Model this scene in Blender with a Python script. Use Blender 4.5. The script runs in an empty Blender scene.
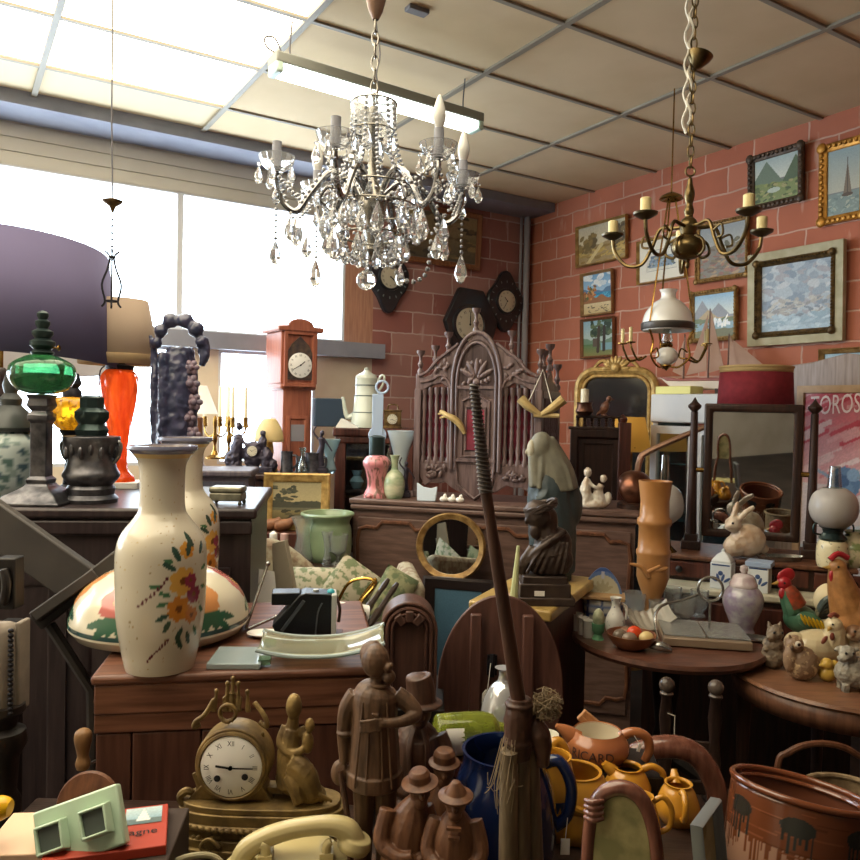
import bpy, bmesh, math, random
import numpy as np
from mathutils import Vector, Matrix, Euler
random.seed(7)
sc = bpy.context.scene
COL = sc.collection
PI = math.pi
# ---------------------------------------------------------------- camera
F, CXY, CH = 780.0, 430.0, 1.6
RO, PT = math.radians(1.26), math.atan(19/780.0)
cr, sr, cp, sp = math.cos(RO), math.sin(RO), math.cos(PT), math.sin(PT)
FWD = Vector((0, cp, -sp))
CAM = Vector((0, 0, CH))
cd = bpy.data.cameras.new('camera'); cam = bpy.data.objects.new('camera', cd); COL.objects.link(cam)
rv, uv = Vector((cr, sr*sp, sr*cp)), Vector((-sr, cr*sp, cr*cp))
cam.matrix_world = Matrix(((rv.x, uv.x, -FWD.x, 0), (rv.y, uv.y, -FWD.y, 0), (rv.z, uv.z, -FWD.z, CH), (0, 0, 0, 1)))
cd.sensor_width = 36; cd.lens = 36*F/860; cd.clip_start = .05
sc.camera = cam

def ray(u, v):
    x, y = (u-CXY)/F, -(v-CXY)/F
    X, Y = cr*x - sr*y, sr*x + cr*y
    return Vector((X, cp+sp*Y, -sp+cp*Y))
def P(u, v, d):                     # point seen at u,v and d metres deep
    return CAM + ray(u, v)*d
def at(u, v, z):                    # point seen at u,v on the level z, and metres per pixel there
    r = ray(u, v); t = (z-CH)/r.z
    return CAM + r*t, t/F
def face(u): return -math.atan((u-CXY)/F)
YA = math.radians(-31.9)
RA, RB = Vector((math.sin(YA), math.cos(YA), 0)), Vector((math.cos(YA), -math.sin(YA), 0))
def R(x, y, z=0): return RB*x + RA*y + Vector((0, 0, z))      # room axes -> world
RZB, RZR = math.radians(31.9), math.radians(-58.1)            # yaw of things on the back / right wall
WX, WY, WZ = 4.31, 5.35, 3.35
def onR(u, v, off=0):               # point on the right wall
    r = ray(u, v); t = (WX-off)/r.dot(RB); return CAM + r*t
def onB(u, v, off=0):
    r = ray(u, v); t = (WY-off)/r.dot(RA); return CAM + r*t

# ---------------------------------------------------------------- materials
def C(h, a=1):
    h = h.lstrip('#'); f = lambda c: c/12.92 if c <= .04045 else ((c+.055)/1.055)**2.4
    return tuple(f(int(h[i:i+2], 16)/255) for i in (0, 2, 4)) + ((1,) if a else ())
MATS = {}
def M(name, col='#808080', rough=.5, metal=0, col2=None, vs=8, st=(1, 1, 1), bump=0, bs=40, trans=0, ior=1.45, es=0, coat=0, attr=False, th=(.35, .65), tl=0, detail=6, spec=.5):
    if name in MATS: return MATS[name]
    m = bpy.data.materials.new(name); m.use_nodes = True; nt = m.node_tree; N, L = nt.nodes, nt.links
    b = N['Principled BSDF']; b.inputs['Roughness'].default_value = rough; b.inputs['Metallic'].default_value = metal
    b.inputs['IOR'].default_value = ior; b.inputs['Transmission Weight'].default_value = trans; b.inputs['Coat Weight'].default_value = coat
    b.inputs['Specular IOR Level'].default_value = spec
    c1 = C(col); b.inputs['Base Color'].default_value = c1
    tc = N.new('ShaderNodeTexCoord'); mp = N.new('ShaderNodeMapping'); mp.inputs['Scale'].default_value = st
    L.new(tc.outputs['Object'], mp.inputs['Vector'])
    src = None
    if attr:
        at_ = N.new('ShaderNodeAttribute'); at_.attribute_name = 'Col'; src = at_.outputs['Color']
    if col2:
        n = N.new('ShaderNodeTexNoise'); n.inputs['Scale'].default_value = vs; n.inputs['Detail'].default_value = detail
        L.new(mp.outputs[0], n.inputs['Vector'])
        r = N.new('ShaderNodeMapRange'); r.inputs[1].default_value = th[0]; r.inputs[2].default_value = th[1]
        L.new(n.outputs['Fac'], r.inputs[0])
        x = N.new('ShaderNodeMix'); x.data_type = 'RGBA'; L.new(r.outputs[0], x.inputs[0])
        if src: L.new(src, x.inputs[6])
        else: x.inputs[6].default_value = c1
        x.inputs[7].default_value = C(col2); src = x.outputs[2]
    if src: L.new(src, b.inputs['Base Color'])
    if bump:
        n2 = N.new('ShaderNodeTexNoise'); n2.inputs['Scale'].default_value = bs; n2.inputs['Detail'].default_value = 4
        L.new(mp.outputs[0], n2.inputs['Vector'])
        bp = N.new('ShaderNodeBump'); bp.inputs['Strength'].default_value = bump; bp.inputs['Distance'].default_value = .01
        L.new(n2.outputs['Fac'], bp.inputs['Height']); L.new(bp.outputs[0], b.inputs['Normal'])
    if es: b.inputs['Emission Color'].default_value = c1; b.inputs['Emission Strength'].default_value = es
    if tl:                               # thin translucent cloth or paper
        t_ = N.new('ShaderNodeBsdfTranslucent'); t_.inputs['Color'].default_value = c1
        mx = N.new('ShaderNodeMixShader'); mx.inputs[0].default_value = tl
        L.new(b.outputs[0], mx.inputs[1]); L.new(t_.outputs[0], mx.inputs[2]); L.new(mx.outputs[0], N['Material Output'].inputs[0])
    MATS[name] = m; return m
def wood(name, col, col2, rough=.45, st=(14, 14, 1.2), **k): return M(name, col, rough, col2=col2, vs=4, st=st, bump=.08, bs=14, **k)
def pane_mat(name='pane', tint='#f4fbff', fac=.08):
    if name in MATS: return MATS[name]
    m = bpy.data.materials.new(name); m.use_nodes = True; N, L = m.node_tree.nodes, m.node_tree.links
    t = N.new('ShaderNodeBsdfTransparent'); t.inputs[0].default_value = C(tint); g = N.new('ShaderNodeBsdfGlossy'); g.inputs['Roughness'].default_value = .02
    x = N.new('ShaderNodeMixShader'); x.inputs[0].default_value = fac
    L.new(t.outputs[0], x.inputs[1]); L.new(g.outputs[0], x.inputs[2]); L.new(x.outputs[0], N['Material Output'].inputs[0])
    MATS[name] = m; return m
def brick_mat(name, c1, c2, mo):
    m = bpy.data.materials.new(name); m.use_nodes = True; N, L = m.node_tree.nodes, m.node_tree.links
    b = N['Principled BSDF']; b.inputs['Roughness'].default_value = .85
    tc = N.new('ShaderNodeTexCoord'); mp = N.new('ShaderNodeMapping'); mp.inputs['Rotation'].default_value = (PI/2, 0, 0)
    L.new(tc.outputs['Object'], mp.inputs[0])
    nz = N.new('ShaderNodeTexNoise'); nz.inputs['Scale'].default_value = 9; L.new(tc.outputs['Object'], nz.inputs[0])
    md = N.new('ShaderNodeMix'); md.data_type = 'RGBA'; md.blend_type = 'LINEAR_LIGHT'; md.inputs[0].default_value = .012
    L.new(mp.outputs[0], md.inputs[6]); L.new(nz.outputs['Color'], md.inputs[7])
    br = N.new('ShaderNodeTexBrick'); br.inputs['Scale'].default_value = 1; br.inputs['Brick Width'].default_value = .37; br.inputs['Row Height'].default_value = .17
    br.inputs['Mortar Size'].default_value = .007; br.inputs['Mortar Smooth'].default_value = .4; br.inputs['Bias'].default_value = -.1
    br.inputs['Color1'].default_value = C(c1); br.inputs['Color2'].default_value = C(c2); br.inputs['Mortar'].default_value = C(mo)
    L.new(md.outputs[2], br.inputs[0])
    # smears of mortar and vertical scoring of the hollow blocks
    m2 = N.new('ShaderNodeMapping'); m2.inputs['Scale'].default_value = (9, 9, 2.2); L.new(tc.outputs['Object'], m2.inputs[0])
    n2 = N.new('ShaderNodeTexNoise'); n2.inputs['Scale'].default_value = 1.5; n2.inputs['Detail'].default_value = 7; L.new(m2.outputs[0], n2.inputs[0])
    r2 = N.new('ShaderNodeMapRange'); r2.inputs[1].default_value = .62; r2.inputs[2].default_value = .72; r2.inputs[4].default_value = .75; L.new(n2.outputs['Fac'], r2.inputs[0])
    x = N.new('ShaderNodeMix'); x.data_type = 'RGBA'; L.new(r2.outputs[0], x.inputs[0]); L.new(br.outputs['Color'], x.inputs[6]); x.inputs[7].default_value = C(mo)
    n3 = N.new('ShaderNodeTexNoise'); n3.inputs['Scale'].default_value = 1.7; n3.inputs['Detail'].default_value = 5; L.new(tc.outputs['Object'], n3.inputs[0])
    y = N.new('ShaderNodeMix'); y.data_type = 'RGBA'; y.blend_type = 'MULTIPLY'; y.inputs[0].default_value = .55; L.new(x.outputs[2], y.inputs[6])
    rr = N.new('ShaderNodeMapRange'); rr.inputs[1].default_value = .3; rr.inputs[2].default_value = .7; rr.inputs[3].default_value = .65; rr.inputs[4].default_value = 1.1; L.new(n3.outputs['Fac'], rr.inputs[0])
    L.new(rr.outputs[0], y.inputs[7]); L.new(y.outputs[2], b.inputs['Base Color'])
    bp = N.new('ShaderNodeBump'); bp.inputs['Strength'].default_value = .5; bp.inputs['Distance'].default_value = .01
    L.new(br.outputs['Fac'], bp.inputs['Height']); bp.invert = True; L.new(bp.outputs[0], b.inputs['Normal'])
    MATS[name] = m; return m

# ---------------------------------------------------------------- mesh builder
def crs(pts, n):                     # Catmull-Rom resample
    pts = [Vector(p) for p in pts]; out = []
    for i in range(len(pts)-1):
        p0, p1, p2, p3 = pts[max(i-1, 0)], pts[i], pts[i+1], pts[min(i+2, len(pts)-1)]
        for j in range(n):
            t = j/n; out.append(.5*((2*p1)+(p2-p0)*t+(2*p0-5*p1+4*p2-p3)*t*t+(3*p1-p0-3*p2+p3)*t**3))
    return out+[pts[-1]]
class MB:
    def __init__(s, k=1.0): s.v = []; s.f = []; s.k = k
    def add(s, vs, fs, rot=None, c=(0, 0, 0)):
        o = len(s.v); c = Vector(c)
        if rot is not None and not isinstance(rot, Matrix): rot = Euler(rot).to_matrix()
        for p in vs:
            p = Vector(p); p = rot @ p if rot is not None else p
            s.v.append((p+c)*s.k)
        s.f += [tuple(o+i for i in f) for f in fs]; return s
    def box(s, c, d, rot=None):
        x, y, z = d[0]/2, d[1]/2, d[2]/2
        return s.add([(a, b, e) for a in (-x, x) for b in (-y, y) for e in (-z, z)], [(0, 1, 3, 2), (4, 6, 7, 5), (0, 4, 5, 1), (2, 3, 7, 6), (0, 2, 6, 4), (1, 5, 7, 3)], rot, c)
    def lathe(s, prof, seg=28, c=(0, 0, 0), rot=None, sx=1, sy=1, arc=None):
        vs, fs, rings = [], [], []
        a0, a1 = arc or (0, 2*PI); full = arc is None; n = seg if full else seg+1
        for r, z in prof:
            if r < 1e-6: rings.append([len(vs)]); vs.append((0, 0, z))
            else:
                rings.append(list(range(len(vs), len(vs)+n)))
                vs += [(r*sx*math.cos(a0+(a1-a0)*i/seg), r*sy*math.sin(a0+(a1-a0)*i/seg), z) for i in range(n)]
        for A, B in zip(rings, rings[1:]):
            for i in range(seg):
                j = (i+1) % n
                if len(A) == 1 and len(B) == 1: break
                if len(A) == 1: fs.append((A[0], B[j], B[i]))
                elif len(B) == 1: fs.append((A[i], A[j], B[0]))
                else: fs.append((A[i], A[j], B[j], B[i]))
        return s.add(vs, fs, rot, c)
    def e(s, x, y, z, rx, ry, rz, rot=None, seg=16, rings=10):
        prof = [(math.sin(PI*i/rings), -math.cos(PI*i/rings)) for i in range(rings+1)]
        prof[0] = (0, -1); prof[-1] = (0, 1)
        vs = MB().lathe(prof, seg)
        return s.add([(p.x*rx, p.y*ry, p.z*rz) for p in vs.v], vs.f, rot, (x, y, z))
    def t(s, pts, r, seg=8, n=0, closed=False, flat=1.0, caps=True):
        m = len(pts); rs = list(r) if isinstance(r, (list, tuple)) else [r]*m
        if n:
            q = crs([(a, 0, 0) for a in rs], n); rs = [max(a.x, 1e-5) for a in q]; pts = crs(pts, n)
        pts = [Vector(p) for p in pts]; m = len(pts)
        tan = [((pts[(i+1) % m] if closed else pts[min(i+1, m-1)])-(pts[i-1] if closed or i else pts[0])).normalized() for i in range(m)]
        up = Vector((0, 0, 1)) if abs(tan[0].z) < .9 else Vector((1, 0, 0))
        nrm = (up-tan[0]*up.dot(tan[0])).normalized(); vs, fs = [], []
        for i in range(m):
            nrm = (nrm-tan[i]*nrm.dot(tan[i])).normalized(); b = tan[i].cross(nrm)
            vs += [pts[i]+(nrm*math.cos(2*PI*j/seg)*flat+b*math.sin(2*PI*j/seg))*rs[i] for j in range(seg)]
        for i in range(m if closed else m-1):
            for j in range(seg):
                a, b2 = i*seg, ((i+1) % m)*seg
                fs.append((a+j, a+(j+1) % seg, b2+(j+1) % seg, b2+j))
        if not closed and caps: fs += [tuple(range(seg-1, -1, -1)), tuple(range((m-1)*seg, m*seg))]
        return s.add(vs, fs)
    def ring(s, c, R_, r, rot=None, seg=28, s2=8, sx=1, sz=1):
        p = [(R_*sx*math.cos(2*PI*i/seg), 0, R_*sz*math.sin(2*PI*i/seg)) for i in range(seg)]
        q = MB().t(p, r, s2, closed=True); return s.add(q.v, q.f, rot, c)
    def prism(s, pts, y0, y1, rot=None, c=(0, 0, 0)):           # x-z outline pushed along y
        n = len(pts); vs = [(x, y0, z) for x, z in pts]+[(x, y1, z) for x, z in pts]
        fs = [tuple(range(n)), tuple(range(2*n-1, n-1, -1))]+[(i, i+n, (i+1) % n+n, (i+1) % n) for i in range(n)]
        return s.add(vs, fs, rot, c)
    def beam(s, p0, p1, w, t, side=(0, 1, 0)):
        p0, p1 = Vector(p0), Vector(p1); d = p1-p0; a = d.normalized(); n = Vector(side); n = (n-a*n.dot(a)).normalized(); b = a.cross(n)
        m = Matrix((b, n, a)).transposed(); return s.box((p0+p1)/2, (w, t, d.length), m)
    def rframe(s, w, h, prof, c=(0, 0, 0), rot=None):              # mitred frame, prof = (inset from outer edge, y)
        vs, fs = [], []; n = len(prof)
        for i, y in prof:
            X, Z = w/2-i, h/2-i; vs += [(-X, y, -Z), (X, y, -Z), (X, y, Z), (-X, y, Z)]
        for a in range(n):
            b = (a+1) % n
            for q in range(4): fs.append((a*4+q, a*4+(q+1) % 4, b*4+(q+1) % 4, b*4+q))
        return s.add(vs, fs, rot, c)
    def oframe(s, rx, rz, prof, seg=48, c=(0, 0, 0), rot=None):     # oval frame
        vs, fs = [], []; n = len(prof)
        for i, y in prof: vs += [((rx-i)*math.cos(2*PI*j/seg), y, (rz-i)*math.sin(2*PI*j/seg)) for j in range(seg)]
        for a in range(n):
            b = (a+1) % n
            for j in range(seg): fs.append((a*seg+j, a*seg+(j+1) % seg, b*seg+(j+1) % seg, b*seg+j))
        return s.add(vs, fs, rot, c)
    def grid(s, fn, nu, nv):
        vs = [fn(i/nu, j/nv) for j in range(nv+1) for i in range(nu+1)]
        return s.add(vs, [(j*(nu+1)+i, j*(nu+1)+i+1, (j+1)*(nu+1)+i+1, (j+1)*(nu+1)+i) for j in range(nv) for i in range(nu)])
    def text(s, st, size, fn, ext=0):
        for v, f in txt(st): s.add([fn(p[0]*size, p[1]*size) for p in v], f)
        return s
TX = {}
def txt(st):
    if st not in TX:
        cu = bpy.data.curves.new('text', 'FONT'); cu.body = st; cu.size = 1; cu.align_x = 'CENTER'; cu.align_y = 'CENTER'; cu.resolution_u = 3
        o = bpy.data.objects.new('text', cu); COL.objects.link(o); bpy.context.view_layer.update()
        me = bpy.data.meshes.new_from_object(o.evaluated_get(bpy.context.evaluated_depsgraph_get()))
        bm = bmesh.new(); bm.from_mesh(me); bmesh.ops.triangulate(bm, faces=bm.faces[:])
        TX[st] = [([tuple(v.co) for v in bm.verts], [tuple(v.index for v in f.verts) for f in bm.faces])]
        bm.free(); bpy.data.objects.remove(o); bpy.data.curves.remove(cu); bpy.data.meshes.remove(me)
    return TX[st]
def mesh(name, mb, mat, sm=40, fix=True):
    me = bpy.data.meshes.new(name); me.from_pydata([tuple(p) for p in mb.v], [], mb.f)
    if fix:
        bm = bmesh.new(); bm.from_mesh(me); bmesh.ops.recalc_face_normals(bm, faces=bm.faces[:]); bm.to_mesh(me); bm.free()
    if sm: me.shade_smooth(); me.set_sharp_from_angle(angle=math.radians(sm))
    me.materials.append(mat); return me
def p(name, mb, mat, par=None, label=None, bev=0, sm=40, vox=0, disp=0, ds=.03, sub=0, fix=True, col=None, loc=None, rot=None, thick=0, smo=3):
    o = bpy.data.objects.new(name, mesh(name, mb, mat, sm, fix)); COL.objects.link(o)
    if par: o.parent = par
    if loc is not None: o.location = loc
    if rot is not None: o.rotation_euler = rot
    if label: o['label'] = label
    if thick: md = o.modifiers.new('solid', 'SOLIDIFY'); md.thickness = thick; md.offset = 0
    if bev: md = o.modifiers.new('bevel', 'BEVEL'); md.width = bev; md.segments = 2; md.limit_method = 'ANGLE'; md.angle_limit = .6
    if vox:
        md = o.modifiers.new('merge', 'REMESH'); md.mode = 'VOXEL'; md.voxel_size = vox; md.use_smooth_shade = True
        if smo: md = o.modifiers.new('soften', 'SMOOTH'); md.factor = .5; md.iterations = smo
    if disp:
        tx = bpy.data.textures.new('carving', 'CLOUDS'); tx.noise_scale = ds; tx.noise_depth = 2
        md = o.modifiers.new('carve', 'DISPLACE'); md.texture = tx; md.strength = disp; md.mid_level = .5; md.texture_coords = 'LOCAL'
    if sub: md = o.modifiers.new('sub', 'SUBSURF'); md.levels = md.render_levels = sub
    if col is not None:
        a = o.data.color_attributes.new('Col', 'FLOAT_COLOR', 'POINT'); n = len(o.data.vertices)
        xyz = np.empty(n*3); o.data.vertices.foreach_get('co', xyz); xyz = xyz.reshape(-1, 3)
        q = np.ones((n, 4)); q[:, :3] = col(xyz); a.data.foreach_set('color', q.ravel())
    return o
LB = set()
def tag(o, label, cat, group=None):
    assert 4 <= len(label.split()) <= 16, label
    assert label not in LB or group, label
    LB.add(label); o['label'] = label; o['category'] = cat
    if group: o['group'] = group
    return o
def T(name, label, cat, loc, rz=0, group=None, rx=0, ry=0):
    o = bpy.data.objects.new(name, None); COL.objects.link(o); o.location = loc; o.rotation_euler = (rx, ry, rz); o.empty_display_size = .05
    return tag(o, label, cat, group)
def S(name, label, cat, mb, mat, loc, rz=0, group=None, rx=0, ry=0, **k):
    o = p(name, mb, mat, loc=loc, rot=(rx, ry, rz), **k); return tag(o, label, cat, group)
def ST(name, mb, mat, loc=(0, 0, 0), rz=0, **k):
    o = p(name, mb, mat, loc=loc, rot=(0, 0, rz), **k); o['kind'] = 'structure'; return o
def dup(o, loc, label, rz=None, sc_=None):
    r = o.copy(); COL.objects.link(r); r.location = loc; r['label'] = label; LB.add(label)
    if rz is not None: r.rotation_euler = (0, 0, rz)
    if sc_: r.scale = (sc_,)*3
    for ch in list(o.children):
        c = ch.copy(); COL.objects.link(c); c.parent = r
        for g in ch.children: d = g.copy(); COL.objects.link(d); d.parent = c
    return r
def vessel(prof, th):                # outer profile bottom->top, returns a hollow one
    out = [(0, prof[0][1])]+list(prof); inn = [(max(r-th, .3*r), z) for r, z in reversed(prof[1:])]
    inn[0] = (prof[-1][0]-th, prof[-1][1]); zb = prof[0][1]+th
    inn = [(r, max(z, zb)) for r, z in inn]
    return out+inn+[(0, zb)]
def smooth_prof(pr, n=4): return [(max(q.x, 0), q.y) for q in crs([(r, z, 0) for r, z in pr], n)]
class Pt:                            # a little painter on x,y arrays
    def __init__(s, x, y, base): s.x, s.y = x, y; s.c = np.tile(np.array(C(base, 0)), (len(x), 1))
    def put(s, m, c): s.c[m] = np.array(C(c, 0)) if isinstance(c, str) else c; return s
    def grad(s, y0, y1, a, b):
        t = np.clip((s.y-y0)/(y1-y0), 0, 1)[:, None]; m = (s.y >= min(y0, y1)) & (s.y <= max(y0, y1))
        q = np.array(C(a, 0))*(1-t)+np.array(C(b, 0))*t; s.c[m] = q[m]; return s
    def el(s, cx, cy, rx, ry, c, a=0):
        dx, dy = s.x-cx, s.y-cy; X = dx*math.cos(a)+dy*math.sin(a); Y = -dx*math.sin(a)+dy*math.cos(a)
        return s.put((X/rx)**2+(Y/ry)**2 < 1, c)
    def ln(s, x0, y0, x1, y1, w, c):
        dx, dy = x1-x0, y1-y0; t = np.clip(((s.x-x0)*dx+(s.y-y0)*dy)/(dx*dx+dy*dy), 0, 1)
        return s.put(np.hypot(s.x-x0-t*dx, s.y-y0-t*dy) < w, c)
    def rect(s, x0, y0, x1, y1, c): return s.put((s.x > x0) & (s.x < x1) & (s.y > y0) & (s.y < y1), c)
    def hill(s, y0, amp, fr, ph, c, lo=0):
        h = y0+amp*(np.sin(s.x*fr+ph)*.55+np.sin(s.x*fr*2.3+ph*1.7)*.3+np.sin(s.x*fr*5.1+ph*3)*.15)
        return s.put((s.y < h) & (s.y > lo), c)
    def dabs(s, n, x0, x1, y0, y1, r, cols, seed=1, asp=.5):
        g = random.Random(seed)
        for i in range(n): s.el(g.uniform(x0, x1), g.uniform(y0, y1), r*g.uniform(.5, 1.3), r*asp*g.uniform(.5, 1.3), g.choice(cols), g.uniform(-.5, .5))
        return s
    def flower(s, cx, cy, r, c, c2, n=6):
        for i in range(n): a = 2*PI*i/n; s.el(cx+r*.55*math.cos(a), cy+r*.55*math.sin(a), r*.5, r*.38, c, a)
        return s.el(cx, cy, r*.28, r*.28, c2)
    def leaf(s, x, y, a, l, c, w=.3): return s.el(x+math.cos(a)*l/2, y+math.sin(a)*l/2, l/2, l*w/2, c, a)
    def jit(s, a=.06, seed=3):
        g = np.random.RandomState(seed); s.c = np.clip(s.c*(1+g.uniform(-a*2, a*2, (len(s.x), 1))), 0, 1); return s
PAINT = None
# ---------------------------------------------------------------- room
PAINT = M('oil_paint', rough=.45, attr=True)
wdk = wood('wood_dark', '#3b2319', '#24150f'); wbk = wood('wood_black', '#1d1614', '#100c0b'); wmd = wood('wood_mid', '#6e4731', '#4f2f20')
wrd = wood('wood_red', '#5b3024', '#3d1e17'); wok = wood('wood_oak', '#8c5c3b', '#6b4229'); wgo = wood('wood_gothic', '#75615f', '#503f3e', .35)
gold = M('gold_leaf', '#a88650', .45, .4, '#7a5a30', 30, bump=.2, bs=80); goldb = M('gold_pale', '#c9a766', .45, .35, '#9a7a45', 30, bump=.1)
brass = M('brass', '#a98545', .25, .95, '#7a5c2c', 20); bronze = M('bronze', '#8a6f45', .38, .7, '#54412a', 28, bump=.15, bs=60); pewter = M('pewter', '#6d6c70', .35, .85, '#45454a', 25)
iron = M('iron', '#25242a', .5, .6); white = M('white_ceramic', '#e8e5dd', .25, coat=.4); black = M('black_plastic', '#14161a', .35)
silver = M('silver', '#b9b9b4', .25, .9, '#8a8a86', 30); glass = M('clear_glass', '#f3f8f8', .03, trans=1, ior=1.45); paper = M('paper', '#e9e6de', .7)
MIR = M('mirror', '#dfe3e2', .02, 1.0); string_m = M('string', '#dcd6c8', .8); darkm = M('dark_cloth', '#1c1512', .9); ink = M('ink', '#17171b', .6)

ST('floor', MB().box((.5, 1, -.05), (8.2, 9.2, .1)), M('floor_concrete', '#4b4039', .8, col2='#352d29', vs=3), rz=RZB)
# local frame of walls: x along the wall, y into it
RBm = brick_mat('brick_right', '#c47a60', '#b1664c', '#cfa592')
BBm = brick_mat('brick_back_hazed', '#96605a', '#ad857d', '#bfa6a0')  # greyer copy of the right wall's brick, haze put into the colour
o = ST('wall_right', MB().box((-1, .06, WZ/2), (8.7, .12, WZ)), RBm, R(WX, 0, 0), RZR)
crm = M('cream_render', '#dcd0bb', .8, col2='#cbbda6', vs=3); siding = M('siding', '#c4bfb2', .7); grey = M('grey_steel', '#8c8f9c', .55, col2='#7c7f8d', vs=4)
W = lambda x0, x1, z0, z1, y=.06, t=.12: MB().box(((x0+x1)/2, y, (z0+z1)/2), (x1-x0, t, z1-z0))
Rz = lambda: R(0, WY, 0)
ST('wall_back', W(2.79, 4.45, 0, 3.35), BBm, Rz(), RZB)
m = MB()
for x0, x1, z0, z1 in ((-3.3, 2.79, 0, 1.2), (1.36, 1.6, 1.2, 1.99), (2.32, 2.79, 1.2, 1.99)): m.add(W(x0, x1, z0, z1).v, W(x0, x1, z0, z1).f)
ST('wall_back_lower', m, crm, Rz(), RZB)
m = MB()
for i in range(4): z = 3.02+i*.085; m.box((-.25, .05, z+.04), (6.1, .1, .078)); m.box((-.25, .055, z+.04), (6.1, .09, .085))
ST('wall_back_siding', m, siding, Rz(), RZB)
ST('trim_1', W(2.55, 2.79, 2.08, 3.03, .05, .1), wood('panel_wood', '#b98a72', '#a27560'), Rz(), RZB)
ST('trim_2', W(-3.3, 2.85, 1.99, 2.1, 0, .2), grey, Rz(), RZB)                 # steel rail under the upper windows
ST('trim_3', MB().box((.5, -.16, 3.325), (7.6, .34, .09)), grey, Rz(), RZB)      # eaves beam
ST('trim_4', MB().lathe([(.028, 0), (.028, 3.3)], 12, (4.24, -.05, 0)).lathe([(.012, 0), (.012, 3.3)], 8, (4.19, -.03, 0)), M('pipe_paint', '#8d8b92', .5), Rz(), RZB)
frm = M('window_frame', '#c9ccd2', .5)
n = 1
for x0, x1, z0, z1 in ((-3.3, 1.33, 2.1, 3.03), (1.33, 2.55, 2.1, 3.03), (-3.3, 1.36, 1.2, 1.99), (1.6, 2.32, 1.2, 1.99)):
    w = ST('window_%d' % n, MB().rframe(x1-x0, z1-z0, [(0, -.02), (.02, -.02), (.02, .05), (0, .05)], ((x0+x1)/2, .02, (z0+z1)/2)), frm, Rz(), RZB)
    p('pane', MB().box(((x0+x1)/2, .04, (z0+z1)/2), (x1-x0-.03, .006, z1-z0-.03)), pane_mat(), w)
    l = bpy.data.lights.new('daylight_portal', 'AREA'); l.shape = 'RECTANGLE'; l.size = x1-x0; l.size_y = z1-z0; l.cycles.is_portal = True
    lo = bpy.data.objects.new('daylight_portal', l); COL.objects.link(lo); lo.location = R((x0+x1)/2, WY+.14, (z0+z1)/2); lo.rotation_euler = (-PI/2, 0, RZB)
    n += 1
# closed sides out of view
ST('wall_left', MB().box((0, .06, WZ/2), (9.3, .12, WZ)), crm, R(-3.3, 1, 0), RZR+PI)
ST('wall_front', MB().box((0, .06, WZ/2), (8.2, .12, WZ)), M('brown_render', '#5d5044', .9, col2='#3f362e', vs=2), R(.5, -3.3, 0), RZB+PI)
# ceiling: tiles, bars, roof lights
XL = [-3.3, -2.46, -1.5, -.54, .42, 1.38, 2.35, 3.33, 4.35]; YL = [5.05-.48-.6225*i for i in range(0, 13)]
tile = M('ceiling_tile', '#dac4a0', .8, col2='#cfb892', vs=2, bump=.05, bs=60); sky = M('roof_light', '#fff0d2', .5, es=4.2); bar = M('grid_bar', '#8f887a', .5)
m = MB(); skyc = []; crmc = []; YB = [5.4]+YL
for i in range(len(XL)-1):
    for j in range(len(YB)-1):
        x0, x1, y1, y0 = XL[i], XL[i+1], YB[j], YB[j+1]
        if j >= 1 and i <= 4 and i >= 1 and j <= 6: skyc.append((x0, x1, y0, y1)); continue  # strip carried on out of view, panels added to light front faces
        if j == 0 and 1 <= i <= 4: crmc.append((x0, x1, y0, y1)); continue
        m.box(((x0+x1)/2, (y0+y1)/2, WZ+.02), (x1-x0, y1-y0, .04))
m.box((.5, 1.05, WZ+.12), (8, 9, .06))
ST('ceiling', m, tile, rz=RZB)
for x0, x1, y0, y1 in skyc: ST('window_%d' % n, MB().box(((x0+x1)/2, (y0+y1)/2, WZ+.015), (x1-x0-.01, y1-y0-.01, .01)), sky, rz=RZB); n += 1
for x0, x1, y0, y1 in crmc: ST('window_%d' % n, MB().box(((x0+x1)/2, (y0+y1)/2, WZ+.015), (x1-x0-.01, y1-y0-.01, .01)), M('roof_light_dim', '#cdbb98', .6, es=.12), rz=RZB); n += 1
m = MB()
for x in XL[1:-1]: m.box((x, 1.0, WZ-.006), (.03, 8.2, .014))
for y in YL: m.box((.5, y, WZ-.005), (7.8, .024, .012))
ST('trim_5', m, bar, rz=RZB)
# world
wd = bpy.data.worlds.new('outdoors'); sc.world = wd; wd.use_nodes = True
wd.node_tree.nodes['Background'].inputs[0].default_value = (.93, .96, 1, 1); wd.node_tree.nodes['Background'].inputs[1].default_value = 9.0
sc.view_settings.view_transform = 'Standard'; sc.view_settings.look = 'None'; sc.view_settings.exposure = .35; sc.view_settings.gamma = 1

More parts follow.
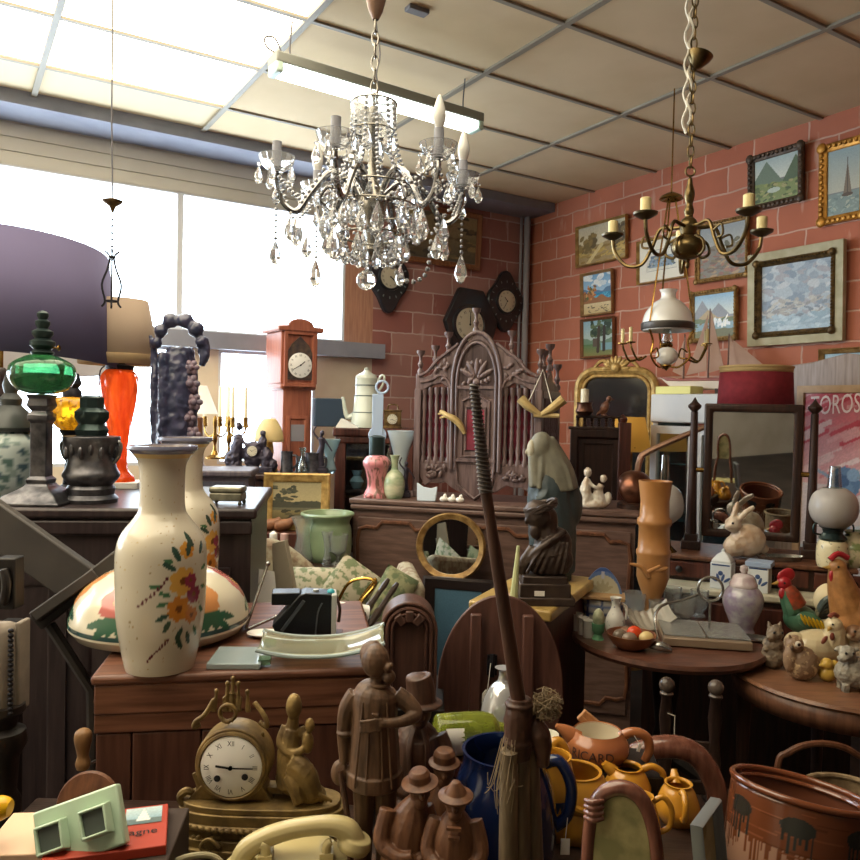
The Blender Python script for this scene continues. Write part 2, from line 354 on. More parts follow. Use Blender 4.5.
# ---------------------------------------------------------------- pictures
def picture(name, label, cat, loc, rz, w, h, bw, fm, paint, tilt=0, dep=.03, mat_b=0, lumps=0, group=None, outer=None, nx=90, roll=0, glazed=False):
    """loc = centre of the back of the frame; front looks along local -y"""
    t = T(name, label, cat, loc, rz, group, rx=tilt, ry=roll)
    ow = outer[0] if outer else 0
    if outer: p('outer_frame', MB().rframe(w, h, [(0, 0), (0, -dep*.8), (ow, -dep*.7), (ow, 0)]), outer[1], t, 'broad outer frame', bev=.003)
    W2, H2 = w-2*ow, h-2*ow
    fmb = MB().rframe(W2, H2, [(0, 0), (0, -dep*.8), (bw*.2, -dep), (bw*.45, -dep*.75), (bw*.75, -dep*.6), (bw, -dep*.35), (bw, 0)])
    if lumps:
        g = random.Random(int(w*1000)); per = 2*(W2+H2); q = int(per/lumps)
        for i in range(q):
            s_ = per*i/q; 
            if s_ < W2: a = (-W2/2+s_, -H2/2+bw*.35)
            elif s_ < W2+H2: a = (W2/2-bw*.35, -H2/2+s_-W2)
            elif s_ < 2*W2+H2: a = (W2/2-(s_-W2-H2), H2/2-bw*.35)
            else: a = (-W2/2+bw*.35, H2/2-(s_-2*W2-H2))
            fmb.e(a[0], -dep*.85, a[1], lumps*.55, dep*.3, lumps*.4, (0, g.uniform(0, 3), 0), 6, 4)
        for sx in (-1, 1):
            for sz in (-1, 1): fmb.e(sx*(W2/2-bw*.4), -dep*.9, sz*(H2/2-bw*.4), bw*.7, dep*.4, bw*.7, None, 8, 5)
    p('frame', fmb, fm, t)
    cw, chh = W2-2*bw, H2-2*bw
    if mat_b:
        p('mat_board', MB().rframe(cw+.006, chh+.006, [(0, -dep*.25), (mat_b, -dep*.25), (mat_b, -dep*.15), (0, -dep*.15)]), M('mat_board', '#e6e1d2', .8), t)
        cw -= 2*mat_b; chh -= 2*mat_b
    ny = max(8, int(nx*chh/cw))
    cm = MB().grid(lambda a, b: ((a-.5)*(cw+.004), -dep*.2, (b-.5)*(chh+.004)), nx, ny)
    def colf(q):
        P_ = paint(Pt(q[:, 0]/cw+.5, q[:, 2]/chh+.5, '#808080')); return P_.c
    p('canvas', cm, PAINT, t, col=colf, fix=False)
    p('backing', MB().box((0, -.0015, 0), (W2-bw, .003, H2-bw)), wbk, t)
    if glazed: p('glazing', MB().box((0, -dep*.3, 0), (W2-2*bw, .002, H2-2*bw)), pane_mat(), t)
    return t
def rpic(corners, label, bw, fm, paint, tilt=.04, **k):
    (u0, v0), (u1, v1), (u2, v2), (u3, v3) = corners      # tl tr br bl as seen on the right wall
    q = [onR(*c) for c in corners]; ys = [c.dot(RA) for c in q]; zs = [c.z for c in q]
    w = (ys[0]+ys[3])/2-(ys[1]+ys[2])/2; h = (zs[0]+zs[1])/2-(zs[2]+zs[3])/2
    c = (q[0]+q[1]+q[2]+q[3])/4; c = c-RB*(.012+abs(tilt)*h/2)
    return picture('framed_painting', label, 'painting', c, RZR, w, h, bw, fm, paint, tilt=tilt, **k)
def pa1(P_): return P_.grad(.45, 1, '#d8c9a4', '#b9b19a').hill(.5, .04, 9, 1, '#a58d62').dabs(30, .0, .35, .35, .75, .05, ['#7d6a3f', '#8f7746', '#6a5a3a'], 2, 1.6).dabs(30, .75, 1, .3, .85, .06, ['#6d5a3a', '#85704a', '#574a35'], 4, 1.5).dabs(60, 0, 1, 0, .42, .08, ['#bfa054', '#c7ab62', '#a3864a', '#90753f'], 3, .35).ln(.2, 0, .5, .45, .04, '#d4c08a').jit()
def pa2(P_): return P_.grad(.5, 1, '#a9c9de', '#6f9fc4').dabs(14, 0, 1, .7, 1, .12, ['#e3e6e4', '#cfd9de'], 5).hill(.62, .08, 5, 2, '#5d7f9e').rect(0, .3, 1, .52, '#3f8fb5').dabs(30, .3, 1, .3, .5, .06, ['#5fb0cb', '#2f7ba3'], 6, .25).hill(.42, .2, 3.2, 1.2, '#9c6b45', .2).dabs(40, 0, .45, .35, .7, .05, ['#b5713f', '#7c5b3a', '#cf9a5c', '#54693f'], 7, .8).grad(0, .26, '#cbb380', '#d9c59a').dabs(20, .1, .9, .03, .2, .05, ['#6a5a48', '#8a7752'], 8, .3).jit()
def pa3(P_): return P_.grad(.4, 1, '#b8c6bb', '#8fb0bd').hill(.45, .08, 6, 1, '#6f8a73').grad(0, .33, '#87824b', '#56784f').rect(.6, .15, 1, .35, '#7ea4ad').dabs(60, .3, .95, .55, 1, .08, ['#41543c', '#2f4030', '#5d6c47'], 9, .8).ln(.5, .12, .54, .8, .05, '#46382b').ln(.7, .15, .72, .8, .05, '#3a3028').rect(.33, .25, .47, .5, '#5f5244').jit()
def pa4(P_): return P_.grad(0, 1, '#d8d4c4', '#dcd9cc').rect(.08, .15, .92, .55, '#7d8fa0').rect(.12, .5, .4, .75, '#5f6f80').rect(.55, .45, .85, .68, '#8797a5').dabs(40, .05, .95, .15, .6, .05, ['#4d5a66', '#93a6b5', '#b3a88a', '#6a6f5a'], 11, .9).jit()
def pa5(P_): return P_.grad(.55, 1, '#a9a79e', '#8d9397').hill(.62, .06, 6, 1, '#7d7466').dabs(90, 0, 1, 0, .58, .07, ['#9c6a52', '#8c5b4a', '#7a6a4b', '#a98a63', '#6c5a48'], 12, .4).dabs(25, .5, .95, .4, .7, .05, ['#5d5a44', '#6d6448'], 13, 1).jit()
def pa6(P_): return P_.grad(.5, 1, '#d8dcd2', '#86aecb').put((P_.y < .5+.38*np.maximum(0, 1-np.abs(P_.x-.2)/.26)) | (P_.y < .48+.3*np.maximum(0, 1-np.abs(P_.x-.62)/.3)), '#8d8f94').put((P_.y < .45+.2*np.maximum(0, 1-np.abs(P_.x-.35)/.25)) & (P_.y > .3), '#b39a72').rect(0, .15, 1, .42, '#86a3ad').hill(.42, .05, 8, .4, '#63704c', .34).dabs(20, .5, .9, .25, .45, .03, ['#f0eee6', '#dfe4e6'], 14, 1.8).hill(.17, .04, 6, 3, '#6d6a3f').dabs(20, .0, .5, .05, .35, .05, ['#7c6a42', '#8f7d4e', '#54603a'], 15).jit()
def pa7(P_): return P_.grad(0, 1, '#93a7b5', '#8f9aa8').dabs(160, 0, 1, .25, 1, .1, ['#a7b1ba', '#8d99a6', '#b8bcc0', '#7f8d9c', '#9c9aa0'], 16, .55).dabs(70, 0, 1, .2, .45, .06, ['#a59f98', '#8f8d8c', '#b7b3ab', '#77808a'], 17, .4).dabs(40, 0, 1, 0, .22, .1, ['#a3b6c2', '#b6c5cd', '#8da3b2'], 18, .3).jit()
def pa8(P_): return P_.grad(.5, 1, '#d5d8cb', '#a8b9b9').put(P_.y < .45+.5*np.maximum(0, 1-np.abs(P_.x-.28)/.35), '#6d7d6a').put(P_.y < .4+.55*np.maximum(0, 1-np.abs(P_.x-.95)/.3), '#55664a').hill(.42, .06, 5, 1, '#7d8a52').dabs(50, 0, 1, .05, .4, .07, ['#5d6b3d', '#8d9456', '#4b5a38', '#a09a66'], 19).el(.45, .25, .15, .06, '#b8c2b3').jit()
def pa9(P_): return P_.grad(.35, 1, '#b9b7a5', '#8fa3a8').rect(0, 0, 1, .33, '#7f8f8a').dabs(40, 0, 1, 0, .32, .06, ['#8fa098', '#6c7f7d', '#a8ad9c'], 20, .3).put((np.abs(P_.x-.62) < .13*(1-(P_.y-.3)/.5)) & (P_.y > .3) & (P_.y < .8), '#7a6a58').ln(.62, .28, .62, .85, .012, '#4a3d32').el(.62, .29, .17, .03, '#5a4a3c').jit()
def pa10(P_): return P_.grad(.4, 1, '#d4d6c8', '#93b0c0').hill(.5, .1, 4, 2, '#a58a6a').grad(0, .3, '#8a7a52', '#a69468').jit()
thin = M('frame_gilt_thin', '#b9975a', .5, .3, '#8e6e3e', 20)
rpic([(578, 227), (628, 217), (632, 258), (581, 268)], 'wide autumn landscape in thin gilt frame, nearest the corner on brick wall', .018, thin, pa1)
rpic([(581, 274), (613, 271), (619, 312), (588, 318)], 'small blue harbour painting with light wooden frame below the autumn landscape', .02, M('frame_pine', '#a98354', .5, col2='#86633c', vs=20), pa2, tilt=.06)
rpic([(584, 320), (617, 316), (617, 356), (584, 360)], 'small dark river and trees painting under the blue harbour painting', .02, wok, pa3)
rpic([(640, 242), (688, 233), (690, 276), (641, 287)], 'print of blue houses with wide white mat behind brass chandelier', .016, thin, pa4, mat_b=.07)
rpic([(700, 222), (752, 220), (752, 276), (698, 285)], 'brown heath painting in gold frame just right of brass chandelier ball', .03, gold, pa5, lumps=.02)
rpic([(692, 293), (741, 287), (740, 338), (695, 345)], 'mountain lake painting with white sails in gold frame behind model ship', .03, gold, pa6, lumps=.022)
rpic([(754, 258), (852, 238), (846, 340), (752, 348)], 'large grey blue cloudy seascape in broad pale greenish frame on brick wall', .035, M('gold_dark', '#7d6238', .45, .5, '#4c3a22', 30, bump=.2), pa7, lumps=.018, outer=(.05, M('frame_sage', '#b9b090', .6, col2='#a49a78', vs=12)), dep=.045)
rpic([(750, 160), (806, 143), (808, 203), (754, 210)], 'alpine valley painting in dark carved frame high on brick wall', .04, M('frame_dark', '#5a4634', .5, .2, '#3b2c20', 30, bump=.3), pa8, lumps=.03, tilt=.05)
rpic([(823, 148), (872, 135), (870, 219), (823, 225)], 'sailing ship painting in bright gold frame at upper right edge', .045, M('gold_bright', '#c98f3a', .4, .5, '#9a6724', 25), pa9, lumps=.03)
rpic([(822, 352), (875, 344), (875, 400), (822, 402)], 'gold framed landscape mostly hidden above the bullfight poster', .03, gold, pa10)
def pab(P_): return P_.grad(0, 1, '#4f4a3f', '#8f7f5c').dabs(50, 0, 1, 0, 1, .1, ['#5a4f3c', '#8a7650', '#6d6448', '#3f3b34'], 21).jit()
picture('framed_painting', 'brown framed painting on back wall behind the crystal chandelier', 'painting', R(3.36, WY-.03, 3.0), RZB, .8, .46, .045, wok, pab, tilt=.06)
# ---------------------------------------------------------------- wall clocks
ROM = ['XII', 'I', 'II', 'III', 'IIII', 'V', 'VI', 'VII', 'VIII', 'IX', 'X', 'XI']
dialm = M('enamel', '#f1f0ec', .3, coat=.3); dialo = M('old_enamel', '#c9c3ae', .5)
def dial(t, c, r, dm, hh, mm, num=True, par=None):
    x, y, z = c; par = par or t
    d = p('dial', MB().lathe([(0, 0), (r, 0), (r, .004), (r*.96, .006), (0, .007)], 40, (x, y, z), (PI/2, 0, 0)), dm, par)
    m = MB()
    for i in range(12):
        a = 2*PI*i/12
        if num:
            m.text(ROM[i], r*.24, lambda X, Y, a=a: (x+(r*.78+Y)*math.sin(a)+X*math.cos(a)*.8, y-.0085, z+(r*.78+Y)*math.cos(a)-X*math.sin(a)*.8))
        else: m.box((x+r*.8*math.sin(a), y-.008, z+r*.8*math.cos(a)), (r*.05, .001, r*.2), (0, a, 0))
    p('numerals', m, ink, d, sm=0, fix=False)
    for nm, ang, l, w in (('hour_hand', (hh % 12+mm/60)*PI/6, .5, .06), ('minute_hand', mm*PI/30, .75, .04)):
        p(nm, MB().box((x+r*l*.42*math.sin(ang), y-.0115, z+r*l*.42*math.cos(ang)), (r*w, .002, r*l*1.1), (0, ang, 0)).lathe([(0, 0), (r*.07, 0), (r*.07, .003), (0, .003)], 12, (x, y-.0095, z), (PI/2, 0, 0)), ink, d)
    return d
clk = M('ebonised', '#20242c', .3, col2='#161a20', vs=10, coat=.4)
def wallclock(u, v, outline, label, rd, hh, mm, inlay=True):
    c = onB(u, v); t = T('wall_clock', label, 'clock', c, RZB)
    p('case', MB().prism(outline, -.05, -.002), clk, t, bev=.012)
    p('bezel', MB().oframe(rd*1.25, rd*1.25, [(0, -.05), (.004, -.062), (rd*.2, -.066), (rd*.27, -.05)], c=(0, 0, 0)), clk, t)
    dial(t, (0, -.052, 0), rd, dialo, hh, mm)
    if inlay:
        for i in range(16): a = 2*PI*i/16; p('inlay', MB().e(rd*1.7*math.cos(a), -.052, rd*1.85*math.sin(a), .012, .003, .006, (0, -a, 0), 6, 4), M('shell_inlay', '#7d8a8c', .2, .3), t)
bar_ = lambda w, h: [(w*1.0*math.cos(a)*(1+.12*math.cos(4*a)), h*math.sin(a)*(1+.12*math.cos(4*a))) for a in [2*PI*i/32 for i in range(32)]]
wallclock(387, 278, bar_(.16, .25), 'black shaped wall clock behind crystal chandelier, beside the window', .085, 4, 20)
wallclock(466, 325, [(-.24, .02), (-.1, .3), (.14, .29), (.3, .05), (.2, -.25), (-.13, -.24)], 'large dark hexagonal wall clock showing twelve, above the carved screen', .135, 12, 0, False)
wallclock(503, 302, bar_(.17, .235), 'dark lobed wall clock nearest the corner pipe', .09, 10, 35)
# ---------------------------------------------------------------- hanging things
def links(m, x, y, z0, z1, r, w=.3, l=2.2):
    n = max(1, int(abs(z1-z0)/(r*l*1.55))); dz = (z1-z0)/n
    for i in range(n): m.ring((x, y, z0+dz*(i+.5)), r, r*w, (0, 0, 0 if i % 2 else PI/2), 10, 5, 1, abs(dz)/r*.62)
    return m
CRY = M('crystal', '#f2f4f6', .02, trans=.85, ior=1.55); cryb = M('crystal_bead', '#b4b7bc', .08, .55, coat=.5)
chrome = M('chandelier_metal', '#8f8c85', .25, .85)
d0 = 2.3; k = d0/F; L0 = P(372, 200, d0)
t = T('crystal_chandelier', 'large crystal chandelier with hanging drops and bead strands in front of window', 'chandelier', L0)
p('canopy', MB(k).lathe([(3, 178), (7, 186), (12, 206), (13, 215), (0, 217)], 24), M('canopy_brown', '#7d6455', .35, .5), t)
ztop = (WZ-L0.z)/k
p('chain', links(MB(k), 0, 0, 93, 178, 3.2).t([(0, 0, 215), (0, 0, ztop)], 1.2, 6), chrome, t)
p('flex', MB(k).t([(1.5, 0, 94), (4, 1, 110), (2, -1, 125), (5, 1, 145), (0, 0, 178)], .8, 5, 4), M('flex_grey', '#77767a', .6), t)
p('stem', MB(k).lathe([(0, -62), (3, -60), (8, -50), (5, -40), (12, -20), (16, -5), (10, 8), (5, 20), (4, 60), (6, 70), (4, 92), (0, 94)], 20), chrome, t)
p('crown', MB(k).lathe([(21, 68), (23, 78), (23, 95), (21.5, 95), (21.5, 78), (19.8, 68)], 28), CRY, t)
p('crown_rim', MB(k).ring((0, 0, 95), 23, .9, (PI/2, 0, 0)).box((0, 0, 95), (46, 1.2, .8)).box((0, 0, 95), (1.2, 46, .8)), chrome, t); p('crown_rim', MB(k).ring((0, 0, 68), 21, .9, (PI/2, 0, 0)), chrome, t)
for z_, r_ in ((-8, 46), (-36, 34), (-48, 18), (12, 40)): p('basket_ring', MB(k).ring((0, 0, z_), r_, 1, (PI/2, 0, 0)), chrome, t)
def drop_mesh(h, r): return mesh('pendant', MB(k).lathe([(0, -h), (r*.55, -h*.93), (r, -h*.68), (r*.75, -h*.4), (r*.25, -h*.1), (0, 0)], 7).e(0, 0, 2, 2, 2, 2, None, 6, 5), CRY, sm=0)
DM = [drop_mesh(24, 6), drop_mesh(17, 4.5), drop_mesh(31, 7)]
npend = [0]
def pend(x, y, z, q, a=0):
    npend[0] += 1
    o = bpy.data.objects.new('pendant', DM[q]); COL.objects.link(o); o.parent = t; o.location = (x*k, y*k, z*k); o.rotation_euler = (0, 0, a)
def strand(pts, n, r):
    m = MB(k)
    q = crs(pts, 12); L = [0]
    for a, b in zip(q, q[1:]): L.append(L[-1]+(b-a).length)
    for i in range(n):
        s = L[-1]*i/(n-1); j = next(j for j in range(len(L)) if L[j] >= s-1e-6); j = max(j, 1)
        f = (s-L[j-1])/max(L[j]-L[j-1], 1e-6); c = q[j-1].lerp(q[j], min(max(f, 0), 1)); m.e(c.x, c.y, c.z, r, r, r, None, 7, 5)
    p('bead_strand', m, cryb, t)
g = random.Random(4)
for i in range(6):
    a = math.radians(-106+60*i); ca, sa = math.cos(a), math.sin(a); X = lambda r, z, da=0: (r*math.cos(a+da), r*math.sin(a+da), z-13*min(1, max(0, r-24)/50))
    ar = MB(k).t([X(10, -8), X(25, 18), X(42, 28), X(60, 12), X(74, -4), X(88, 4), X(94, 22), X(94, 34)], [3.4, 3.6, 3.4, 3.2, 3, 2.8, 2.6, 2.4], 8, 5)
    ar.t([X(14, 0), X(30, 8), X(44, 14), X(52, 4), X(46, -4)], [2, 2, 1.8, 1.4, 1], 7, 5)
    p('arm', ar, M('arm_crystal', '#8e8e90', .12, .8, coat=.5), t)
    c = X(94, 34)
    p('drip_pan', MB(k).lathe([(4, -1), (9, 0), (15, 5), (18, 13), (17, 13), (14, 6.5), (8, 2), (4, 1)], 16, c), CRY, t, sm=20)
    p('candle_sleeve', MB(k).lathe([(0, 2), (4.6, 2), (4.6, 27), (0, 27)], 14, c), M('sleeve_grey', '#8f9098', .6), t)
    if i in (1, 2, 4): p('bulb', MB(k).lathe(smooth_prof([(3.2, 26), (5.6, 34), (6, 41), (3.6, 51), (1.2, 57), (0, 58)]), 16, c), M('frosted_bulb', '#d9d8d2', .25, coat=.3), t)
    for j in range(5):
        b = a+2*PI*j/5; pend(c[0]+17*math.cos(b), c[1]+17*math.sin(b), 23, 1, b)
    pend(*X(94, 18), 1, a); pend(*X(94, -34), 0 if i % 2 else 2, a); strand([X(94, 30), X(94, -32)], 12, 1.7); pend(*X(74, -8), 2 if i % 2 else 0, a); pend(*X(84, -14, .25), 0, a)
    strand([X(20, 94), X(27, 40), X(44, 14)], 18, 1.9)
    strand([X(20, 94, .5), X(26, 50, .5), X(40, 12, .5)], 18, 1.9)
    strand([X(92, 34), X(78, 14, -.1), X(58, 18, -.1), X(44, 26)], 14, 2)
    strand([X(94, 30), X(84, -4, .5), X(84, -4, .55), X(94, 30, PI/3)], 20, 1.9)
    strand([X(46, -12), X(40, -34, .3), X(34, -42, .5), X(26, -58, .5), X(17, -62, .5)], 18, 2)
for i in range(12): b = 2*PI*i/12+.2; pend(46*math.cos(b), 46*math.sin(b), -12, 0 if i % 3 else 2, b)
for i in range(10): b = 2*PI*i/10; pend(34*math.cos(b), 34*math.sin(b), -38, 0, b)
for i in range(8): b = 2*PI*i/8; pend(40*math.cos(b), 40*math.sin(b), 8, 1, b)
for i in range(6): b = 2*PI*i/6+.3; pend(18*math.cos(b), 18*math.sin(b), -49, 1, b)
for i in range(6): b = 2*PI*i/6+.3; pend(20*math.cos(b), 20*math.sin(b), 66, 0, b)
strand([(18, -6, -48), (24, -8, -70), (40, -8, -82), (56, -6, -72), (60, -8, -42)], 15, 2.6)
p('crystal_ball', MB(k).e(-4, 0, -80, 10, 10, 10, None, 14, 10).e(-4, 0, -68, 2, 2, 2).t([(-4, 0, -54), (-4, 0, -70)], .6, 5), CRY, t, sm=0)

# fluorescent batten on cords
A, B = at(272, 67, 3.12)[0], at(478, 127, 3.12)[0]; c = (A+B)/2; dv = B-A; rz = math.atan2(dv.y, dv.x); ln = dv.length
t = T('fluorescent_light', 'lit fluorescent batten light hanging behind the crystal chandelier', 'ceiling light', c, rz)
p('housing', MB().box((0, 0, .035), (ln, .11, .05)), M('batten_grey', '#84867f', .5), t, bev=.008)
p('diffuser', MB().box((0, 0, -.005), (ln*.95, .1, .05)), M('lit_tube', '#eaf6ee', .4, es=6), t, bev=.015)
for s in (-1, 1): p('end_cap', MB().box((s*ln*.485, 0, -.004), (ln*.03, .106, .056)), M('end_cap', '#b9cfc4', .4), t, bev=.01)
for x in (-.42, .42): p('hanger', MB().t([(x*ln, 0, .05), (x*ln-.01, 0, .1), (x*ln, 0, WZ-3.12)], .004, 6, 4), M('cord_dark', '#57565c', .6), t)
p('cord_loop', MB().t([(-ln*.46, 0, .06), (-ln*.52, 0, .08), (-ln*.53, 0, .12), (-ln*.49, 0, .13), (-ln*.46, 0, .07)], .004, 6, 6), M('cord_dark'), t)

# brass chandelier
d0 = 2.8; k = d0/F; L0 = P(688, 247, d0); brz = M('old_brass', '#7d6a45', .3, .9, '#54462e', 25)
t = T('brass_chandelier', 'brass globe chandelier with curved arms and ivory candle sleeves', 'chandelier', L0)
p('globe', MB(k).lathe(smooth_prof([(0, -13), (8, -11.5), (14, -7), (16.5, 0), (14, 6.5), (8, 10.5), (5, 12), (0, 12)]), 30).lathe([(0, -22), (2, -20), (2.4, -17), (1.5, -15), (3, -12), (0, -11)], 14), brz, t)
p('shaft', MB(k).lathe(smooth_prof([(0, 10), (6, 11), (8, 16), (9, 22), (7, 27), (4, 30), (5, 36), (3.4, 42), (4.6, 48), (5, 54), (3, 62), (2, 68), (0, 70)]), 20), brz, t)
p('hoop', MB(k).ring((0, 0, 75), 4.6, 1), brz, t)
ztop = (WZ-L0.z)/k
p('chain', links(MB(k), 0, 0, 79, ztop-6, 3.0), brz, t)
p('pale_cord', MB(k).t([(-3+2.2*math.sin(i*.9), 2.2*math.cos(i*.9), 122+i*4) for i in range(int((ztop-122)/4))], 1.5, 5).t([(-7+2*math.cos(i*.9), 2*math.sin(i*.9), 112+i*4) for i in range(34)], 1.4, 5), string_m, t)
p('canopy', MB(k).lathe([(2, 0), (5, 2), (11, 10), (13, 15), (11, 16), (0, 14)], 20, (2, 0, 176), (0, .3, 0)), brz, t)
for i in range(5):
    a = math.radians(-66+72*i); X = lambda r, z: (r*math.cos(a), r*math.sin(a), z-20)
    p('arm', MB(k).t([X(5, 40), X(14, 40), X(28, 40), X(36, 22), X(46, 6), X(62, 6), X(74, 20), X(77, 34)], 1.9, 7, 6).t([X(10, 30), X(20, 24), X(22, 14), X(14, 10), X(11, 18), X(16, 20)], 1.5, 6, 5).t([X(34, 30), X(44, 34), X(46, 24), X(39, 22)], 1.2, 6, 5), brz, t)
    p('drip_pan', MB(k).lathe([(0, 33), (4, 34), (11, 38), (11.5, 40), (9, 40), (0, 38)], 18, X(77, 0)), M('pan_dark', '#574c38', .35, .8), t)
    p('candle_sleeve', MB(k).lathe([(0, 39), (5, 39), (5.2, 53), (3.5, 54), (0, 54)], 14, X(77, 0)), M('ivory', '#dccb94', .5), t)

# opaline hanging lamp
d0 = 4.2; k = d0/F; L0 = P(667, 345, d0); opal = M('opal_glass', '#ece9e2', .2, coat=.5)
t = T('hanging_oil_lamp', 'hanging oil lamp with white opal glass shade below the brass chandelier', 'hanging lamp', L0)
p('shade', MB(k).lathe(smooth_prof([(24, 14), (25, 20), (22, 32), (14, 42), (8, 46), (7, 51), (9, 55)])+[(8, 55), (6, 51), (7, 45), (13, 41), (21, 31), (24, 20), (23, 14)], 32), opal, t)
p('shade_band', MB(k).lathe([(25.4, 15), (26, 16), (26.2, 21), (25.4, 22)], 36), M('lamp_band', '#55504c', .4, .6), t)
p('chimney', MB(k).lathe(vessel([(3.5, -4), (6, 4), (4, 14), (3.4, 30)], .6), 16), pane_mat('thin_glass', '#f0f4f2', .15), t)
p('font', MB(k).e(0, 0, -11, 11, 11, 9.5), opal, t); p('burner', MB(k).lathe([(0, -4), (5, -3), (6, 0), (4, 3), (0, 4)], 16), brass, t); p('finial', MB(k).lathe([(0, -26), (2, -24), (5, -21), (4, -18), (0, -18)], 16), brass, t)
m = MB(k)
for i in range(3):
    a = 2*PI*i/3-.5; X = lambda r, z: (r*math.cos(a), r*math.sin(a), z); m.t([X(3, -21), X(12, -22), X(22, -12), X(20, 2), X(25, 14)], 1.1, 6, 5).t([X(20, -8), X(14, -4), X(12, -12), X(18, -14)], .9, 5, 4)
p('cradle', m, brass, t)
for i in range(3):
    a = 2*PI*i/3-.5; p('chain', MB(k).t([(25*math.cos(a), 25*math.sin(a), 22), (4*math.cos(a), 4*math.sin(a), 145)], .9, 5), brass, t)
p('crown', MB(k).lathe([(2, 152), (10, 148), (12, 145), (10, 144), (3, 148), (0, 150)], 16).t([(0, 0, 150), (0, 0, (WZ-L0.z)/k)], .8, 5), brass, t)
for s in (-1, 1):
    for q, yy in ((0, -6), (1, 10)):
        p('candle_arm', MB(k).t([(s*22, yy, -12), (s*(30+4*q), yy, -16), (s*(36+4*q), yy, -6), (s*(38+4*q), yy, 0)], 1.1, 6, 4).lathe([(0, 0), (5, 1), (5, 2), (0, 2)], 12, (s*(38+4*q), yy, 0)), brass, t)
        p('candle', MB(k).lathe([(0, 1), (1.8, 1), (1.8, 15), (0, 16)], 8, (s*(38+4*q), yy, 1)), M('ivory'), t)

# wire, canopy and lantern before the window
d0 = 2.9; k = d0/F; L0 = P(112, 255, d0); ztop = (WZ-L0.z)/k
t = T('hanging_lantern', 'slender wire lantern hanging on a long cord before the window', 'hanging lamp', L0)
p('cord', MB(k).t([(0, 0, 56), (-2, 0, 140), (-2, 0, 215), (-3, 0, ztop)], .8, 5), M('cord_dark'), t)
p('canopy', MB(k).lathe([(1, 42), (3, 48), (9, 52), (10, 54), (4, 56), (0, 57)], 16), bronze, t)
p('chain', links(MB(k), 0, 0, 2, 42, 1.8), iron, t)
m = MB(k)
for i in range(4):
    a = PI/2*i+.4; X = lambda r, z: (r*math.cos(a), r*math.sin(a), z); m.t([X(7, 4), X(2, -2), X(4, -14), X(9, -30), X(6, -46), X(9, -52)], 1.0, 6, 4)
m.ring((0, 0, -2), 2.5, 1, (PI/2, 0, 0), 12).ring((0, 0, -46), 6, .8, (PI/2, 0, 0), 14)
p('frame', m, iron, t)

# ---------------------------------------------------------------- left cabinet and its lamps
ZL = 1.26
def cabinet_between(name, label, cat, A, B, z, depth, mat, over=.02, topt=.035, front=None, zb=0):
    A, B = Vector((A[0], A[1], 0)), Vector((B[0], B[1], 0)); dv = B-A; w = dv.length; rz = math.atan2(dv.y, dv.x)
    t = T(name, label, cat, ((A+B)/2)+Vector((0, 0, zb)), rz)
    h = z-zb
    p('carcass', MB().box((0, depth/2+over, (h-topt)/2), (w-2*over, depth, h-topt)), mat, t)
    p('top', MB().box((0, depth/2+over/2, h-topt/2), (w, depth+over*1.5, topt)), mat, t, bev=topt*.3)
    return t, w, h
A = at(-130, 507, ZL)[0]; B = at(257, 509, ZL)[0]
wlc = wood('cabinet_dark', '#3a2f30', '#2a2224', .35)
t, w, h = cabinet_between('dark_cabinet', 'tall dark wooden cabinet carrying the big lamps on the left', 'cabinet', A, B, ZL, .72, wlc)
p('cornice', MB().box((0, .012, h-.065), (w-.03, .02, .05)), wlc, t, bev=.008)
for x in (-.33, .33): p('door', MB().rframe(w*.42, h-.3, [(0, 0), (0, -.012), (.05, -.012), (.06, -.004), (.09, -.008), (.2, -.008), (.2, 0)], (x*w*.66, .02, h/2-.05)), wlc, t)
def on(z, u, d): q = P(u, 500, d); return Vector((q.x, q.y, z)), d/F
# big shade lamp
L_, k = on(ZL, 0, 3.08); zz = (P(0, 364, 3.08).z-ZL)/k
t = T('table_lamp', 'large table lamp with big dark drum shade at left edge', 'lamp', L_)
p('lamp_shade', MB(k).lathe([(110, zz), (98, zz+113)], 60), M('shade_mauve', '#6b6586', .9, tl=.25), t, thick=.003, fix=False)
p('shade_lining', MB(k).lathe([(109, zz+.5), (97, zz+112)], 60), M('lining', '#dcd8da', .9, tl=.4), t, fix=False)
for o in t.children:
    for v_ in o.data.vertices: v_.co.z -= v_.co.y*.07
p('base', MB(k).lathe(smooth_prof([(0, 0), (34, 0), (34, 5), (12, 16), (8, 40), (16, 70), (8, 100), (5, 118), (0, 120)], 3), 24), wdk, t)
p('shade_carrier', MB(k).t([(0, 0, 118), (0, 0, zz+30)], 2, 8).box((0, 0, zz+30), (208, 1.5, 1.5)).box((0, 0, zz+30), (1.5, 208, 1.5)), brass, t)
# green oil lamp
L_, k = on(ZL, 41, 2.64); gg = M('green_glass', '#3f8a55', .05, trans=.7, ior=1.4, col2='#1f5a38', vs=30)
t = T('oil_lamp', 'oil lamp with green glass bowl and dark column in front of big shade', 'lamp', L_)
p('foot', MB(k).lathe([(0, 0), (45, 0), (45, 3), (40, 5), (36, 9), (24, 14), (16, 18), (15, 20), (0, 20)], 4, rot=(0, 0, PI/4), sx=1, sy=1), pewter, t, bev=.003)
p('column', MB(k).lathe([(14, 20), (15, 24), (11, 27), (11, 80), (14, 83), (14, 88), (10, 92), (15, 97), (13, 104), (16, 108), (0, 109)], 4, rot=(0, 0, PI/4)), pewter, t, bev=.002)
p('bowl', MB(k).lathe(smooth_prof([(12, 109), (24, 114), (31, 126), (29, 138), (16, 146), (9, 148)]), 28).lathe([(0, 148), (9, 148), (0, 149)], 28), gg, t)
